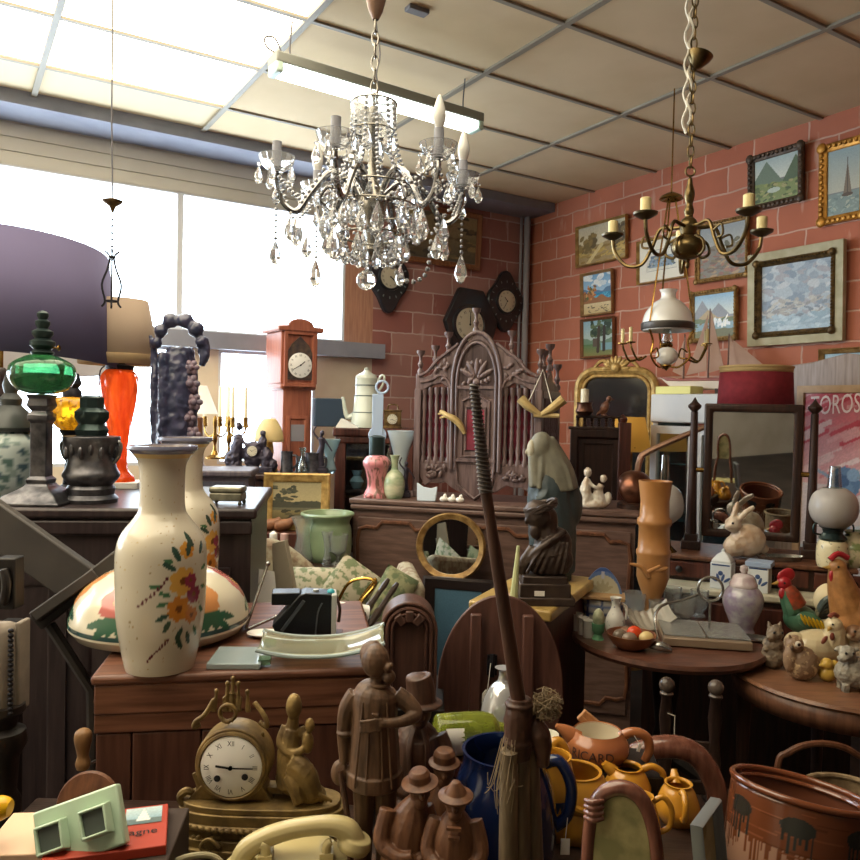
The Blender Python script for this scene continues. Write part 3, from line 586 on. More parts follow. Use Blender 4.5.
p('burner', MB(k).lathe([(0, 146), (9, 147), (11, 150), (8, 153), (12, 157), (12, 161), (7, 164), (10, 168), (10, 171), (5, 174), (7, 178), (7, 181), (4, 183), (5.5, 186), (5.5, 189), (3.5, 191), (0, 192)], 20), M('burner_dark', '#2f3d3c', .3, .6), t)
p('wick_key', MB(k).t([(9, 0, 155), (16, 0, 155)], .8, 6).lathe([(0, 0), (3, 0), (3, 1), (0, 1)], 10, (16, 0, 155), (0, PI/2, 0)), brass, t)
# ornate pewter urn lamp
L_, k = on(ZL, 91, 2.7)
t = T('urn_lamp_base', 'dark embossed pewter urn with stepped top beside the green oil lamp', 'urn', L_)
p('foot', MB(k).lathe([(0, 0), (25, 0), (26, 4), (22, 8), (23, 14), (21, 17), (0, 18)], 32), pewter, t)
m = MB(k).lathe(smooth_prof([(20, 17), (27, 26), (24, 34), (22, 44), (26, 58), (27, 64), (24, 66), (0, 67)], 3), 32)
for i in range(16): a = 2*PI*i/16; m.e(24*math.cos(a), 24*math.sin(a), 50+4*(i % 2), 3, 3, 7, None, 6, 5)
p('body', m, pewter, t)
p('handle', MB(k).t([(-22, 0, 62), (-30, 0, 58), (-28, 0, 46), (-21, 0, 38)], 2, 7, 4).t([(22, 0, 62), (29, 0, 58), (27, 0, 46), (21, 0, 38)], 2, 7, 4), silver, t)
p('cap', MB(k).lathe([(15, 66), (17, 72), (13, 78), (17, 84), (17, 90), (12, 94), (12, 104), (9, 106), (0, 106)], 8), M('burner_dark'), t)
# yellow mottled lamp
L_, k = on(ZL, 71, 2.86)
t = T('glass_oil_lamp', 'small oil lamp with mottled yellow glass bowl behind the pewter urn', 'lamp', L_)
p('stem', MB(k).lathe([(0, 0), (22, 0), (22, 4), (8, 12), (5, 40), (7, 58), (12, 66), (0, 68)], 24), iron, t)
p('bowl', MB(k).lathe(smooth_prof([(10, 66), (17, 72), (21, 84), (17, 96), (8, 99)])+[(0, 99)], 24), M('amber_mottled', '#f0b21f', .2, col2='#7a3d0c', vs=60, trans=.5, th=(.5, .6), es=.15), t)
p('burner', MB(k).lathe([(9, 98), (9, 104), (6, 108), (9, 112), (6, 122), (0, 124)], 16), iron, t)
# blue and white jar
L_, k = on(ZL, 10, 2.78)
def jarc(q):
    th = np.arctan2(q[:, 1], q[:, 0]); P_ = Pt(th*30*k, q[:, 2], '#aab5b3')
    return P_.dabs(170, -.3, .3, 0, .24, .013, ['#47605c', '#3d5560', '#5d7470', '#7f908c'], 31, .9).c
t = T('ginger_jar', 'blue and white flowered jar with dark lid at far left edge', 'jar', L_)
p('body', MB(k).lathe([(r, z) for r, z in smooth_prof([(20, 0), (28, 14), (32, 34), (30, 54), (18, 66), (16, 70)], 8)]+[(0, 70)], 60), PAINT, t, col=jarc)
p('lid', MB(k).lathe([(22, 66), (24, 70), (20, 82), (10, 92), (11, 98), (6, 104), (8, 112), (5, 124), (0, 130)], 20), M('lid_dark', '#474a4a', .4, .3), t)
# orange lamp on its book
L_, k = on(ZL, 118, 3.2)
S('book', 'white book under the orange glass lamp', 'book', MB(k).box((2, 0, 3), (42, 34, 6)), paper, L_, .1, bev=.002)
t = T('table_lamp', 'table lamp with twisted orange glass vase base and beige shade', 'lamp', L_+Vector((0, 0, 6*k)))
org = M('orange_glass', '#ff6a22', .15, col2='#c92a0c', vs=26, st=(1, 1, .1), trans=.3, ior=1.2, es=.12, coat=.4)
tw = MB(k); pr = smooth_prof([(16, 0), (15, 4), (9, 12), (8, 30), (12, 60), (17, 88), (17, 104), (11, 112)], 5)
sg = 40; vs = []
for r, z in pr:
    for i in range(sg): a = 2*PI*i/sg; rr = r*(1+.05*math.cos(8*(a+z*.018))); vs.append((rr*math.cos(a), rr*math.sin(a), z))
fs = [(j*sg+i, j*sg+(i+1) % sg, (j+1)*sg+(i+1) % sg, (j+1)*sg+i) for j in range(len(pr)-1) for i in range(sg)]
tw.add(vs, fs+[tuple(range(sg-1, -1, -1)), tuple(range((len(pr)-1)*sg, len(pr)*sg))])
p('vase_base', tw, org, t)
p('cap', MB(k).lathe([(13, 111), (14, 115), (5, 117), (4, 126), (7, 128), (7, 136), (0, 138)], 20), iron, t)
p('lamp_shade', MB(k).lathe([(38, 118), (26, 180)], 40), M('shade_beige', '#b3a08e', .9, tl=.4), t, thick=.003, fix=False)
p('shade_trim', MB(k).lathe([(38.5, 116), (38.7, 126), (36.8, 126)], 40), M('shade_trim', '#d8c19a', .9, tl=.5), t, thick=.002, fix=False)
p('cable', MB(k).t([(-12, 0, 116), (-20, 2, 110), (-22, 4, 90), (-20, 4, 70)], .7, 5, 4), iron, t)
# flower covered carved stump
L_, k = on(ZL, 178, 3.0)
t = T('carved_sculpture', 'tall dark tree stump sculpture covered with roses before the window', 'sculpture', L_)
drk = M('glazed_dark', '#252c44', .35, col2='#40405a', vs=25, coat=.3)
m = MB(k).t([(0, 0, 0), (-2, 0, 60), (0, 0, 112), (0, 0, 146)], [24, 20, 18, 13], 14, 5)
for i, (x, z, r) in enumerate([(-22, 150, 6), (-18, 162, 7), (-8, 172, 8), (6, 172, 8), (17, 164, 8), (22, 152, 6)]): m.e(x, -4, z, r, r, r)
m.t([(-20, 0, 0), (-23, -4, 80), (-25, 0, 130), (-30, 0, 158)], [5, 5, 4, 1.5], 8, 5).t([(-12, -12, 0), (-10, -18, 70), (-12, -14, 140)], 5, 8, 5).t([(22, 0, 155), (25, -2, 140), (23, -4, 128)], [6, 6, 3], 8, 4)
p('trunk', m, drk, t, vox=1.6*k, disp=3.4*k, ds=7*k, smo=1)
rose = M('glazed_rose', '#5d5566', .35, col2='#7a6570', vs=40)
for i, (x, z, r) in enumerate([(14, 110, 10), (18, 92, 9), (12, 76, 9), (17, 60, 9), (10, 44, 8), (18, 30, 9), (2, 100, 7), (15, 126, 8)]):
    q = MB(k).e(x, -12, z, r*.45, r*.45, r*.45)
    for j in range(6): a = j*PI/3; q.e(x+r*.5*math.cos(a), -11, z+r*.5*math.sin(a), r*.5, r*.25, r*.38, (0, -a, 0), 8, 6)
    p('rose', q, rose, t)
# jewel casket on the cabinet's right end
L_, k = on(ZL, 228, 2.72)
t = T('jewel_casket', 'small silver footed casket on the right end of dark cabinet', 'box', L_)
cask = M('casket_metal', '#8d8a78', .35, .7, '#6d6a5c', 30, bump=.1)
p('body', MB(k).box((0, 0, 8), (32, 22, 8)), cask, t, bev=.004); p('lid', MB(k).box((0, 0, 15), (33, 23, 6)), cask, t, bev=.007)
for sx in (-1, 1):
    for sy in (-1, 1): p('foot', MB(k).e(sx*14, sy*9, 2, 2, 2, 2.2), cask, t)
# ---------------------------------------------------------------- back of the shop
# left grey chest and dark bookcase with its figures
ZB = 1.2
A = at(180, 470, ZB+.06)[0]; B = at(252, 471, ZB+.06)[0]
gw = wood('wood_greyed', '#6d6468', '#57505a')
t, w, h = cabinet_between('low_cupboard', 'greyish cupboard under the candelabra by the window', 'cupboard', A, B, ZB+.06, .3, gw)
p('door', MB().rframe(w*.8, .6, [(0, 0), (0, -.015), (.05, -.015), (.06, -.004), (.25, -.004), (.25, 0)], (0, .02, h-.36)), wood('door_slate', '#50505c', '#42424e'), t)
A = at(247, 474, ZB)[0]; B = at(330, 475, ZB)[0]
t, w, h = cabinet_between('bookcase', 'dark bookcase carrying pewter tankards and bronze figures', 'bookcase', A, B, ZB, .24, wdk)
for z in (.3, .6, .9): p('shelf', MB().box((0, .012, z), (w-.06, .03, .025)), wdk, t)
for s in (-1, 1): p('pilaster', MB().box((s*(w/2-.05), .01, h/2-.05), (.06, .03, h-.12)), wrd, t)
DB = (A-CAM).dot(FWD)+.12
def onb(u, d=None, z=ZB): return on(z, u, d or DB)
candl = M('candle_wax', '#e6dcc0', .5)
for (u, d, nm, lab) in ((214, DB+.3, [(-12, 6), (2, 10), (10, 8)], 'brass candelabrum with three cream candles, the left of a pair by window'), (228, DB+.26, [(-2, 4), (4, -2), (16, 2)], 'brass candelabrum with three cream candles, the right of a pair by window')):
    L_, k = onb(u, d, ZB+.06); t = T('candelabrum', lab, 'candelabrum', L_, group='candelabra by the window')
    p('foot', MB(k).lathe([(0, 0), (9, 0), (9, 1.5), (4, 4), (2.5, 8), (0, 8)], 16), brass, t)
    p('stem', MB(k).lathe(smooth_prof([(2, 7), (1.4, 14), (3, 20), (1.6, 28), (2.6, 36), (1.4, 42), (0, 43)], 3), 12), brass, t)
    for x, y in nm:
        p('arm', MB(k).t([(0, 0, 26), (x*.5, y*.5, 22), (x*.9, y*.9, 26), (x, y, 32)], 1, 6, 4).lathe([(0, 31), (3, 32), (2.4, 36), (2.4, 42), (0, 42)], 10, (x, y, 0)), brass, t)
        p('candle', MB(k).lathe([(0, 41), (1.9, 41), (1.6, 72), (0, 73)], 8, (x, y, 0)), candl, t)
L_, k = onb(250, DB-.02)
t = T('figural_clock', 'dark bronze mantel clock with figures at left end of bookcase', 'clock', L_)
dkb = M('dark_bronze', '#35313c', .4, .5, '#4a4450', 30)
m = MB(k).box((0, 0, 3), (46, 16, 6)).e(2, 0, 18, 10, 6, 14).t([(-16, 0, 4), (-14, 0, 26), (-12, 0, 38)], [7, 6, 3], 8, 4).e(-12, 0, 46, 3.4, 3.4, 4).t([(-12, 0, 38), (-6, -3, 30), (0, -4, 26)], 2, 6, 3).e(12, 0, 30, 4, 4, 7).e(12, 0, 39, 2.6, 2.6, 3.2).e(16, 0, 14, 6, 6, 12).e(22, 0, 8, 5, 5, 7).e(-20, 0, 12, 6, 6, 10).t([(12, 0, 32), (6, -3, 28)], 1.6, 6)
p('body', m, dkb, t, vox=1.0*k, disp=3*k, ds=5*k, smo=1)
dial(t, (3*k, -7*k, 22*k), 5*k, dialo, 10, 10, False)
def tankard(u, lab, r, hh, d=None):
    L_, k = onb(u, d); t = T('tankard', lab, 'tankard', L_)
    p('body', MB(k).lathe(vessel([(r*1.15, 0), (r*1.1, 2), (r, 5), (r*.95, hh-3), (r, hh)], 1), 24), pewter, t)
    p('handle', MB(k).t([(r*.9, 0, hh-4), (r*1.7, 0, hh-5), (r*1.7, 0, hh*.4), (r*.95, 0, hh*.25)], 1.3, 7, 4), pewter, t)
tankard(286, 'plain pewter tankard beside the figural clock', 6, 22); tankard(300, 'small pewter tankard left of the glass carafe', 5, 17, DB+.02)
tankard(312, 'large pewter tankard next to the bronze dancer', 7.5, 21)
L_, k = onb(302, DB-.06)
S('carafe', 'small clear glass carafe standing among the pewter tankards', 'carafe', MB(k).lathe(vessel([(5, 0), (6, 3), (5, 10), (2, 16), (2.4, 22), (3.6, 27)], .6), 20), pane_mat('thin_glass2', '#dfe8e6', .25), L_)
def dancer(u, lab, s, mat, d, z, base=True):
    L_, k = on(z, u, d); k *= s; t = T('figurine', lab, 'figurine', L_)
    if base: p('plinth', MB(k).box((0, 0, 3), (14, 11, 6)).box((0, 0, 7), (11, 9, 3)), mat, t, bev=.003)
    p('body', MB(k).t([(0, 0, 8), (-1, 0, 20), (1, 0, 30), (0, 0, 38)], [4.5, 4, 3, 3.4], 10, 4).t([(0, 0, 36), (0, 0, 41)], 1.4, 6).e(1, 0, 43, 2.4, 2.5, 3.1).t([(-3, 0, 37), (-8, 0, 44), (-5, 0, 51)], [1.3, 1.1, .9], 6, 3).t([(3, 0, 37), (8, -1, 30), (12, -2, 24)], [1.3, 1.1, .9], 6, 3).e(-2, 1, 14, 6, 4, 8), mat, t, vox=.7*k, smo=2)
dancer(320, 'dark bronze dancer with raised arm on square plinth', .95, dkb, DB, ZB)
L_, k = onb(329, DB+.08)
S('glass_vase', 'pale blue glass vase at right end of bookcase', 'vase', MB(k).lathe(vessel([(5, 0), (7, 4), (4, 14), (8, 26), (11, 34)], .8), 20), M('blue_glass', '#b9d0d6', .08, trans=.6, ior=1.3), L_)
L_, k = onb(268, DB+.1)
t = T('table_lamp', 'small lamp with cream scalloped glass shade before the tall clock', 'lamp', L_)
p('base', MB(k).lathe(smooth_prof([(9, 0), (9, 3), (3, 8), (5, 20), (3, 32), (0, 34)], 3), 16), goldb, t)
p('lamp_shade', MB(k).lathe(smooth_prof([(14, 30), (13, 40), (8, 50), (5, 53)], 3), 24), M('cream_glass', '#f2e3b4', .3, tl=.5), t, thick=.003, fix=False)
# small lamp left
L_, k = on(1.2, 196, 4.9)
t = T('table_lamp', 'small lamp with white shade half hidden behind the rose stump', 'lamp', L_)
p('base', MB(k).lathe([(0, 0), (10, 0), (7, 6), (6, 52), (0, 54)], 12), wok, t); p('lamp_shade', MB(k).lathe([(20, 56), (9, 84), (0, 84)], 24), M('white_shade', '#f4ece0', .8, tl=.5), t)
S('pedestal', 'narrow wooden stand under the small white shaded lamp', 'stand', MB().box((0, 0, .6), (.26, .26, 1.2)), wok, on(0, 196, 4.9)[0], RZB, bev=.01)

# tall case clock
d0 = 5.12; q = P(299, 420, d0); L_ = Vector((q.x, q.y, 0)); k = d0/F
lcw = wood('clock_wood', '#a0604a', '#8a4f3d', .4)
t = T('longcase_clock', 'tall reddish wooden longcase clock standing before the window', 'clock', L_, RZB)
hw = .128; zt = P(299, 332, d0).z; zn = P(299, 384, d0).z
p('base', MB().box((0, .15, .3), (.34, .3, .6)), lcw, t, bev=.01)
p('trunk', MB().box((0, .15, (zn-.02+.6)/2), (.2, .24, zn-.02-.6)), lcw, t, bev=.006)
p('trunk_door', MB().rframe(.15, .8, [(0, .03), (0, .018), (.02, .014), (.03, .024), (.075, .024), (.075, .03)], (0, 0, 1.15)), lcw, t)
p('hood', MB().box((0, .15, (zn+zt)/2), (2*hw, .28, zt-zn)), lcw, t, bev=.006)
p('neck_moulding', MB().box((0, .15, zn-.015), (.25, .28, .05)), lcw, t, bev=.015)
arc = [(-hw-.03, 0), (-hw-.03, .03), (-.09, .035)]+[(.09*math.cos(a), .035+.05*math.sin(a)) for a in [PI-PI*i/10 for i in range(11)]]+[(hw+.03, .035), (hw+.03, 0)]
p('crest', MB().prism(arc, -.02, .3, c=(0, 0, zt)), lcw, t, bev=.008)
zd = P(295, 363, d0).z
p('dial_plate', MB().prism([(-.09, -.11), (.09, -.11), (.09, .06), (.06, .12), (0, .175), (-.06, .12), (-.09, .06)], 0, .012, c=(0, -.0, zd)), M('dial_plate', '#4c4448', .4, .5, '#6d5d50', 30), t)
p('door_frame', MB().rframe(.22, .36, [(0, .01), (0, -.012), (.02, -.012), (.026, .005), (.026, .01)], (0, 0, zd+.025)), lcw, t)
dial(t, (0, -.001, zd-.015), .082, dialm, 1, 40)
p('note', MB().box((.0, .022, P(295, 433, d0).z), (.12, .002, .11)), M('note_grey', '#8d8a92', .8), t)

# glazed buffet and the things on it
ZG = 1.5
A = at(330, 427, ZG)[0]; B = at(415, 428, ZG)[0]
d1 = 5.08; A = P(333, 427, d1); B = P(416, 427, d1-.02); ZG = A.z
t, w, h = cabinet_between('glazed_cupboard', 'reddish wooden glazed cupboard behind the carved screen', 'cupboard', A, B, ZG, .02, wrd, topt=.05)
t.children[0].location.y = .32
for s in (-1, 1): p('post', MB().box((s*(w/2-.05), .02, h/2-.03), (.07, .04, h-.06)), wrd, t, bev=.005); p('side', MB().box((s*(w/2-.03), .18, h/2-.03), (.02, .32, h-.06)), wrd, t)
for c in t.children:
    if c.name.startswith('top'): bpy.data.objects.remove(c); break
p('cornice', MB().box((0, .17, ZG-.03), (w, .38, .06)).box((0, .17, ZG-.08), (w-.03, .36, .05)), wrd, t, bev=.012)
for z in (.7, ZG-.42): p('shelf', MB().box((0, .17, z), (w-.08, .3, .02)), wdk, t)
p('glass_door', MB().box((0, .012, h/2), (w-.16, .005, h-.2)), pane_mat(), t)
for i, (x, zz, r, hh) in enumerate([(-.12, ZG-.41, .05, .12), (.02, ZG-.41, .04, .16), (.14, ZG-.41, .05, .1)]):
    S('glass_vase', ['blue green glass vase inside glazed cupboard, left', 'slender blue glass vase inside glazed cupboard, middle', 'squat blue glass vase inside glazed cupboard, right'][i], 'vase', MB().lathe(vessel([(r*.6, 0), (r, hh*.4), (r*.5, hh*.7), (r*.8, hh)], .004), 16), M('blue_glass'), t.location+Vector((x, .14, zz)), group='glass vases in the glazed cupboard')
gcd = d1-.12
def ong(u, d=gcd+.2): return on(ZG, u, d)
enam = M('enamel_cream', '#c9cfc2', .3, coat=.3)
L_, k = ong(364)
t = T('coffee_pot', 'tall pale enamel coffee pot on the glazed cupboard', 'coffee pot', L_)
p('body', MB(k).lathe([(0, 0), (15, 0), (15, 2), (13.5, 14), (12.4, 16), (11.5, 31), (11, 32), (10.6, 48), (11, 49), (0, 50)], 28), enam, t)
p('lid', MB(k).lathe([(11, 49), (10, 52), (4, 55), (2, 57), (2.4, 59), (0, 60)], 24), enam, t)
for z_, r_ in ((31.5, 11.6), (15, 13.2), (42, 11.1)): p('band', MB(k).ring((0, 0, z_), r_, .5, (PI/2, 0, 0)), M('enamel_line', '#5d6a6a', .4), t)
p('spout', MB(k).t([(-12, 0, 12), (-18, 0, 10), (-21, 0, 18), (-23, 0, 30)], [3, 2.6, 2, 1.4], 8, 4), enam, t)
p('handle', MB(k).t([(10, 0, 44), (15, 0, 52), (18, 0, 50), (16, 0, 42), (12, 0, 36), (12, 0, 32)], 1.3, 7, 4), enam, t)
L_, k = ong(327, gcd+.24)
S('wooden_box', 'upright dark box with pale wooden edge left of the coffee pot', 'box', MB(k).box((0, 0, 14), (30, 18, 28)), M('box_blue', '#2f3f52', .6), L_, .3, bev=.006)
L_, k = ong(346, gcd+.02)
S('leaflet', 'white folded leaflet lying below the coffee pot', 'paper', MB(k).prism([(-11, 0), (11, 0), (11, 1), (-5, 9), (-6, 9), (-11, 1)], -6, 6), paper, L_)
L_, k = ong(391, gcd+.16)
t = T('carriage_clock', 'small square bronze carriage clock right of the coffee pot', 'clock', L_)
p('case', MB(k).box((0, 0, 9), (17, 10, 16)).box((0, 0, .8), (19, 12, 1.6)).box((0, 0, 17.5), (19, 12, 1.6)), bronze, t, bev=.003); p('handle', MB(k).t([(-5, 0, 18), (-4, 0, 23), (4, 0, 23), (5, 0, 18)], .8, 6, 3), bronze, t)
dial(t, (0, -5.2*k, 9*k), 5*k, dialo, 8, 20, False)

# ---------------------------------------------------------------- sideboard
ZS = 1.12
A = at(349, 498, ZS)[0]; B = at(640, 513, ZS)[0]; sba = math.atan2(B.y-A.y, B.x-A.x)
sbw = wood('sideboard_wood', '#70574e', '#58433b', .4, st=(2, 14, 14))
t, w, h = cabinet_between('sideboard', 'long brown carved sideboard carrying the gothic carved screen', 'sideboard', A, B, ZS, .52, sbw, topt=.03)
p('moulding', MB().box((0, .012, h-.045), (w-.015, .03, .03)), sbw, t, bev=.01)
def cart(x0, x1, z0, z1, n=10):                    # cartouche outline panel
    c = ((x0+x1)/2, (z0+z1)/2); a, b = (x1-x0)/2, (z1-z0)/2; o = []
    for sx, sz in ((1, 1), (-1, 1), (-1, -1), (1, -1)):
        q = [(.35, 1.0), (.5, .92), (.75, .93), (.95, .9), (1, .75), (.96, .3)] ; q = q if sx*sz > 0 else q[::-1]
        o += [(c[0]+sx*a*X, c[1]+sz*b*Z) for X, Z in (q[::-1] if sx*sz > 0 else q[::-1])]
    return o
for x0, x1 in ((-w/2+.05, -.28), (-.24, .28), (.32, w/2-.04)):
    o = cart(x0, x1, .15, h-.12)
    d_ = p('door', MB().box(((x0+x1)/2, .014, (h+.0)/2), (x1-x0, .016, h-.2)), sbw, t, bev=.004)
    p('moulding', MB().t([(x, .004, z) for x, z in o], .011, 6, closed=True), wmd, d_)
SBR = Matrix.Rotation(sba, 3, 'Z'); SBO = (Vector((A.x, A.y, 0))+Vector((B.x, B.y, 0)))/2
def sb(u, off):                                     # point on the sideboard top, off = metres behind its front edge, seen at column u
    r = ray(u, 500); n = SBR @ Vector((0, 1, 0)); tt = (SBO+n*off-Vector((0, 0, 0))).dot(n)/Vector((r.x, r.y, 0)).dot(n)
    q = Vector((r.x*tt, r.y*tt, ZS)); return q, tt/F
# carved gothic screen
L_, k = sb(475, .17); k *= 1.01
SBA2 = sba-.16; SBR2 = Matrix.Rotation(SBA2, 3, 'Z')
t = T('carved_screen', 'carved gothic wooden screen with pointed arch and spindles on the sideboard', 'carved screen', L_, SBA2)
gk = lambda: MB(k)
def spin(x, z0, z1, r, y=0):
    H_ = z1-z0; return [(0, 0), (r, 0), (r, .06*H_), (r*.6, .09*H_), (r*.95, .2*H_), (r*.6, .3*H_), (r*.75, .45*H_), (r*.5, .5*H_), (r*.8, .55*H_), (r*.55, .62*H_), (r*.9, .78*H_), (r*.6, .88*H_), (r, .92*H_), (r, H_), (0, H_)]
m = gk()
crest = [(-66, 108), (-66, 126), (-58, 122), (-50, 124), (-44, 132), (-38, 142), (-30, 143), (-26, 152), (-14, 154), (0, 168), (14, 154), (26, 152), (30, 143), (38, 142), (44, 132), (50, 124), (58, 122), (66, 126), (66, 108), (58, 108), (48, 114), (38, 116), (28, 110), (24, 100), (-24, 100), (-28, 110), (-38, 116), (-48, 114), (-58, 108)]
p('crest', m.prism(crest, -3, 4), wgo, t, bev=.006, disp=0)
gg_ = random.Random(3)
for s in (-1, 1):
    m = gk()
    m.t([(s*60, -4, 117), (s*48, -4, 119), (s*38, -4, 124), (s*30, -4, 118), (s*27, -4, 112)], 1.4, 6, 5)
    p('scroll', m, wgo, t); m = gk()
    m.t([(s*62, -4, 123), (s*52, -4, 128), (s*42, -4, 139), (s*32, -4, 146), (s*20, -4, 155)], 1.6, 6, 5)
    for i in range(9): m.e(s*(30+gg_.uniform(0, 16)), -4, 122+gg_.uniform(-2, 16), 3.5, 1.5, 2, (0, gg_.uniform(0, 3), 0), 8, 5)
    p('carving', m, wgo, t); m = gk()
    for i in range(12): m.e(s*(26+gg_.uniform(0, 26)), -4, 21+gg_.uniform(0, 11), 4, 1.5, 2, (0, gg_.uniform(0, 3), 0), 8, 5)
    p('carving', m, wgo, t)
arch = lambda hw_, z0, zs, zt_: [(-hw_, z0), (-hw_, zs)]+[(-hw_+hw_*(1-math.cos(a))*1.0, zs+(zt_-zs)*math.sin(a)) for a in [PI/2*i/8*.96 for i in range(1, 9)]]+[(0, zt_)]
def archfull(hw_, z0, zs, zt_): l = arch(hw_, z0, zs, zt_); return l+[(-x, z) for x, z in reversed(l[:-1])]
dr = p('door', gk().prism(archfull(22, 36, 118, 160), -3, 3), wgo, t, bev=.003)
m = gk()
for hw_, zs, zt_, rr in ((25, 116, 166, 2.2), (20.5, 116, 156, 1.6)): m.t([(x, -4, z) for x, z in archfull(hw_, 30, zs, zt_)], rr, 8)
m.t([(-14, -4, 44), (-14, -4, 98), (0, -4, 106), (14, -4, 98), (14, -4, 44)], 1.4, 6, closed=True).t([(-10, -4, 50), (-10, -4, 92), (10, -4, 92), (10, -4, 50)], 1.1, 6, closed=True)
m.box((0, -4, 40), (44, 3, 3)).box((0, -4, 112), (40, 2, 3)); p('arch_moulding', m, wgo, dr)
m = gk()
for a in (-60, -30, 0, 30, 60): a = math.radians(a); m.e(12*math.sin(a), -4, 120+12*math.cos(a), 2.6, 1.4, 9, (0, a, 0), 8, 6)
m.e(0, -4, 117, 4, 2, 4)
for i in range(14): m.e(gg_.uniform(-14, 14), -4, gg_.uniform(114, 140), 3, 1.2, 2, (0, gg_.uniform(0, 3), 0), 6, 4)
p('leaf_carving', m, wgo, dr)
red = M('red_cloth', '#862f40', .9, col2='#6a2533', vs=20)
p('cloth_backing', gk().box((0, 6, 74), (122, 1, 76)), red, t)
p('door_panel', gk().box((0, -3.4, 70), (18, 1, 40)), red, t)
for s in (-1, 1):
    p('post', gk().box((s*63, 0, 58), (7, 8, 104)).lathe([(0, 0), (4, 0), (5, 6), (3, 10), (4.5, 14), (0, 14)], 12, (s*63, 0, 0)), wgo, t, bev=.003)
    for i in range(5): p('spindle', gk().lathe(spin(0, 0, 76, 2.9), 10, (s*(29.5+i*6.8), 0, 36)), wgo, t)
m = gk().prism([(-62, 38), (-60, 22), (-54, 12), (-48, 16), (-40, 15), (-32, 17), (-24, 11), (-12, 6), (0, 0), (12, 6), (24, 11), (32, 17), (40, 15), (48, 16), (54, 12), (60, 22), (62, 38)], -2, 3)
m.t([(-20, -3, 34), (-18, -3, 16), (0, -3, 2), (18, -3, 16), (20, -3, 34)], 1.6, 6); p('apron', m, wgo, t, bev=.004)
def fin(x, y, z, s=1): return gk().lathe([(0, 0), (3*s, 0), (3.4*s, 3*s), (1.6*s, 6*s), (3*s, 10*s), (1.4*s, 13*s), (1.6*s, 18*s), (4*s, 21*s), (4.4*s, 24*s), (0, 24*s)], 12, (x, y, z))
for x, y, z in ((-62, 0, 125), (-46, 0, 130), (-32, 0, 143), (-3, 0, 166), (34, 0, 143), (63, 0, 125)): p('finial', fin(x, y, z), wgo, t)
yd = .34/k
m = gk().box((64, yd/2, 106), (6, yd, 8)).box((64, yd/2, 34), (6, yd, 6)).box((64, yd/2, 18), (4, yd, 12)).box((63, yd, 55), (8, 8, 110)); p('side_frame', m, wgo, t, bev=.004)
m = gk().prism([(0, 0), (yd, 0), (yd, 6), (yd*.6, 12), (yd*.5, 22), (yd*.3, 14), (0, 16)], 0, 4, (0, 0, PI/2), (66, 0, 108)); p('side_crest', m, wgo, t, bev=.003)
for i in range(7): p('side_spindle', gk().lathe(spin(0, 0, 66, 3.4), 10, (64, 12+i*(yd-16)/6, 37)), wgo, t)
for y, z in ((yd*.15, 122), (yd*.5, 130), (yd, 112)): p('finial', fin(64, y, z, 1.1), wgo, t)
# horn pieces hung on the screen
pale = M('pale_horn', '#c9b27c', .45, col2='#a98d58', vs=14)
nrm = SBR @ Vector((0, -1, 0))
q = L_+SBR2 @ Vector((66*k, -9*k, 98*k)); 
t2 = T('hanging_horns', 'pair of pale wooden wedges hung in a V on cord at right of carved screen', 'ornament', q, sba)
m = MB(k*.92)
m.t([(-20, 0, 4), (-12, 0, -4), (0, 0, -12)], [6.5, 5.5, 3], 10, 4, flat=.8).t([(2, -1, -12), (12, 0, -6), (24, 0, 4)], [3, 5.5, 6.5], 10, 4, flat=.8).t([(-6, 0, -13), (20, 0, -13)], 2.4, 8); p('wedges', m, pale, t2)
p('cord', MB(k*.92).t([(-12, 0, 0), (2, 3, 34), (12, 0, 0)], .7, 5), string_m, t2)
q = L_+SBR2 @ Vector((-22*k, -8*k, 80*k))
S('carved_horn', 'small pale carved horn piece hung on the screen left of its door', 'ornament', MB(k).t([(-13, 0, 8), (-6, -2, 4), (2, -2, 0), (8, -1, -6), (12, 0, -14)], [2.4, 4, 5, 4.6, 2.6], 8, 4, flat=.7).t([(-8, -3, 6), (-15, -3, 5)], [1.5, .8], 6).t([(-6, -3, 3), (-13, -4, 1)], [1.5, .8], 6), pale, q, sba)
# vases and ornaments on the sideboard
L_, k = sb(376, .1)
t = T('pink_vase', 'pink ceramic vase with brown streaks at left end of the sideboard', 'vase', L_)
pk = M('pink_glaze', '#d0858a', .25, col2='#7d5a50', vs=16, st=(3, 3, .7), coat=.4, th=(.5, .6))
p('body', MB(k).lathe(vessel(smooth_prof([(13, 0), (12, 4), (9, 12), (11, 26), (14, 34), (11, 40), (7, 42)], 4), 1), 32), pk, t)
for i in range(3): a = i*2.1; p('foot', MB(k).e(11*math.cos(a), 11*math.sin(a), 2, 5, 4, 3), pk, t)
L_, k = sb(376, .2)
t = T('enamel_plaque', 'tall pale blue enamel ladle shaped plaque with ring behind the pink vase', 'enamel ware', L_)
p('stand', MB(k).lathe([(0, 0), (9, 0), (8, 8), (6, 24), (8, 40), (8, 58), (4, 60), (0, 60)], 16), M('burner_dark'), t)
be = M('enamel_blue', '#a9bcd8', .3, coat=.3)
p('body', MB(k).box((0, 0, 80), (11, 3, 42)).lathe([(0, 0), (9, 0), (9, 2.4), (0, 2.4)], 20, (0, 1.2, 60), (PI/2, 0, 0)), be, t, bev=.003); p('ring', MB(k).ring((4, 0, 108), 6, 1.2), be, t)
L_, k = sb(394, .1)
S('green_vase', 'small pale green and cream bottle vase next to the pink vase', 'vase', MB(k).lathe(vessel(smooth_prof([(8, 0), (10, 6), (10.5, 16), (8, 24), (3.6, 29), (3.6, 38), (5, 43)], 4), .8), 28), M('green_cream_glaze', '#cfcdae', .25, col2='#7f9a78', vs=9, st=(1, 1, 2.4), coat=.4), L_)
L_, k = sb(400, .28)
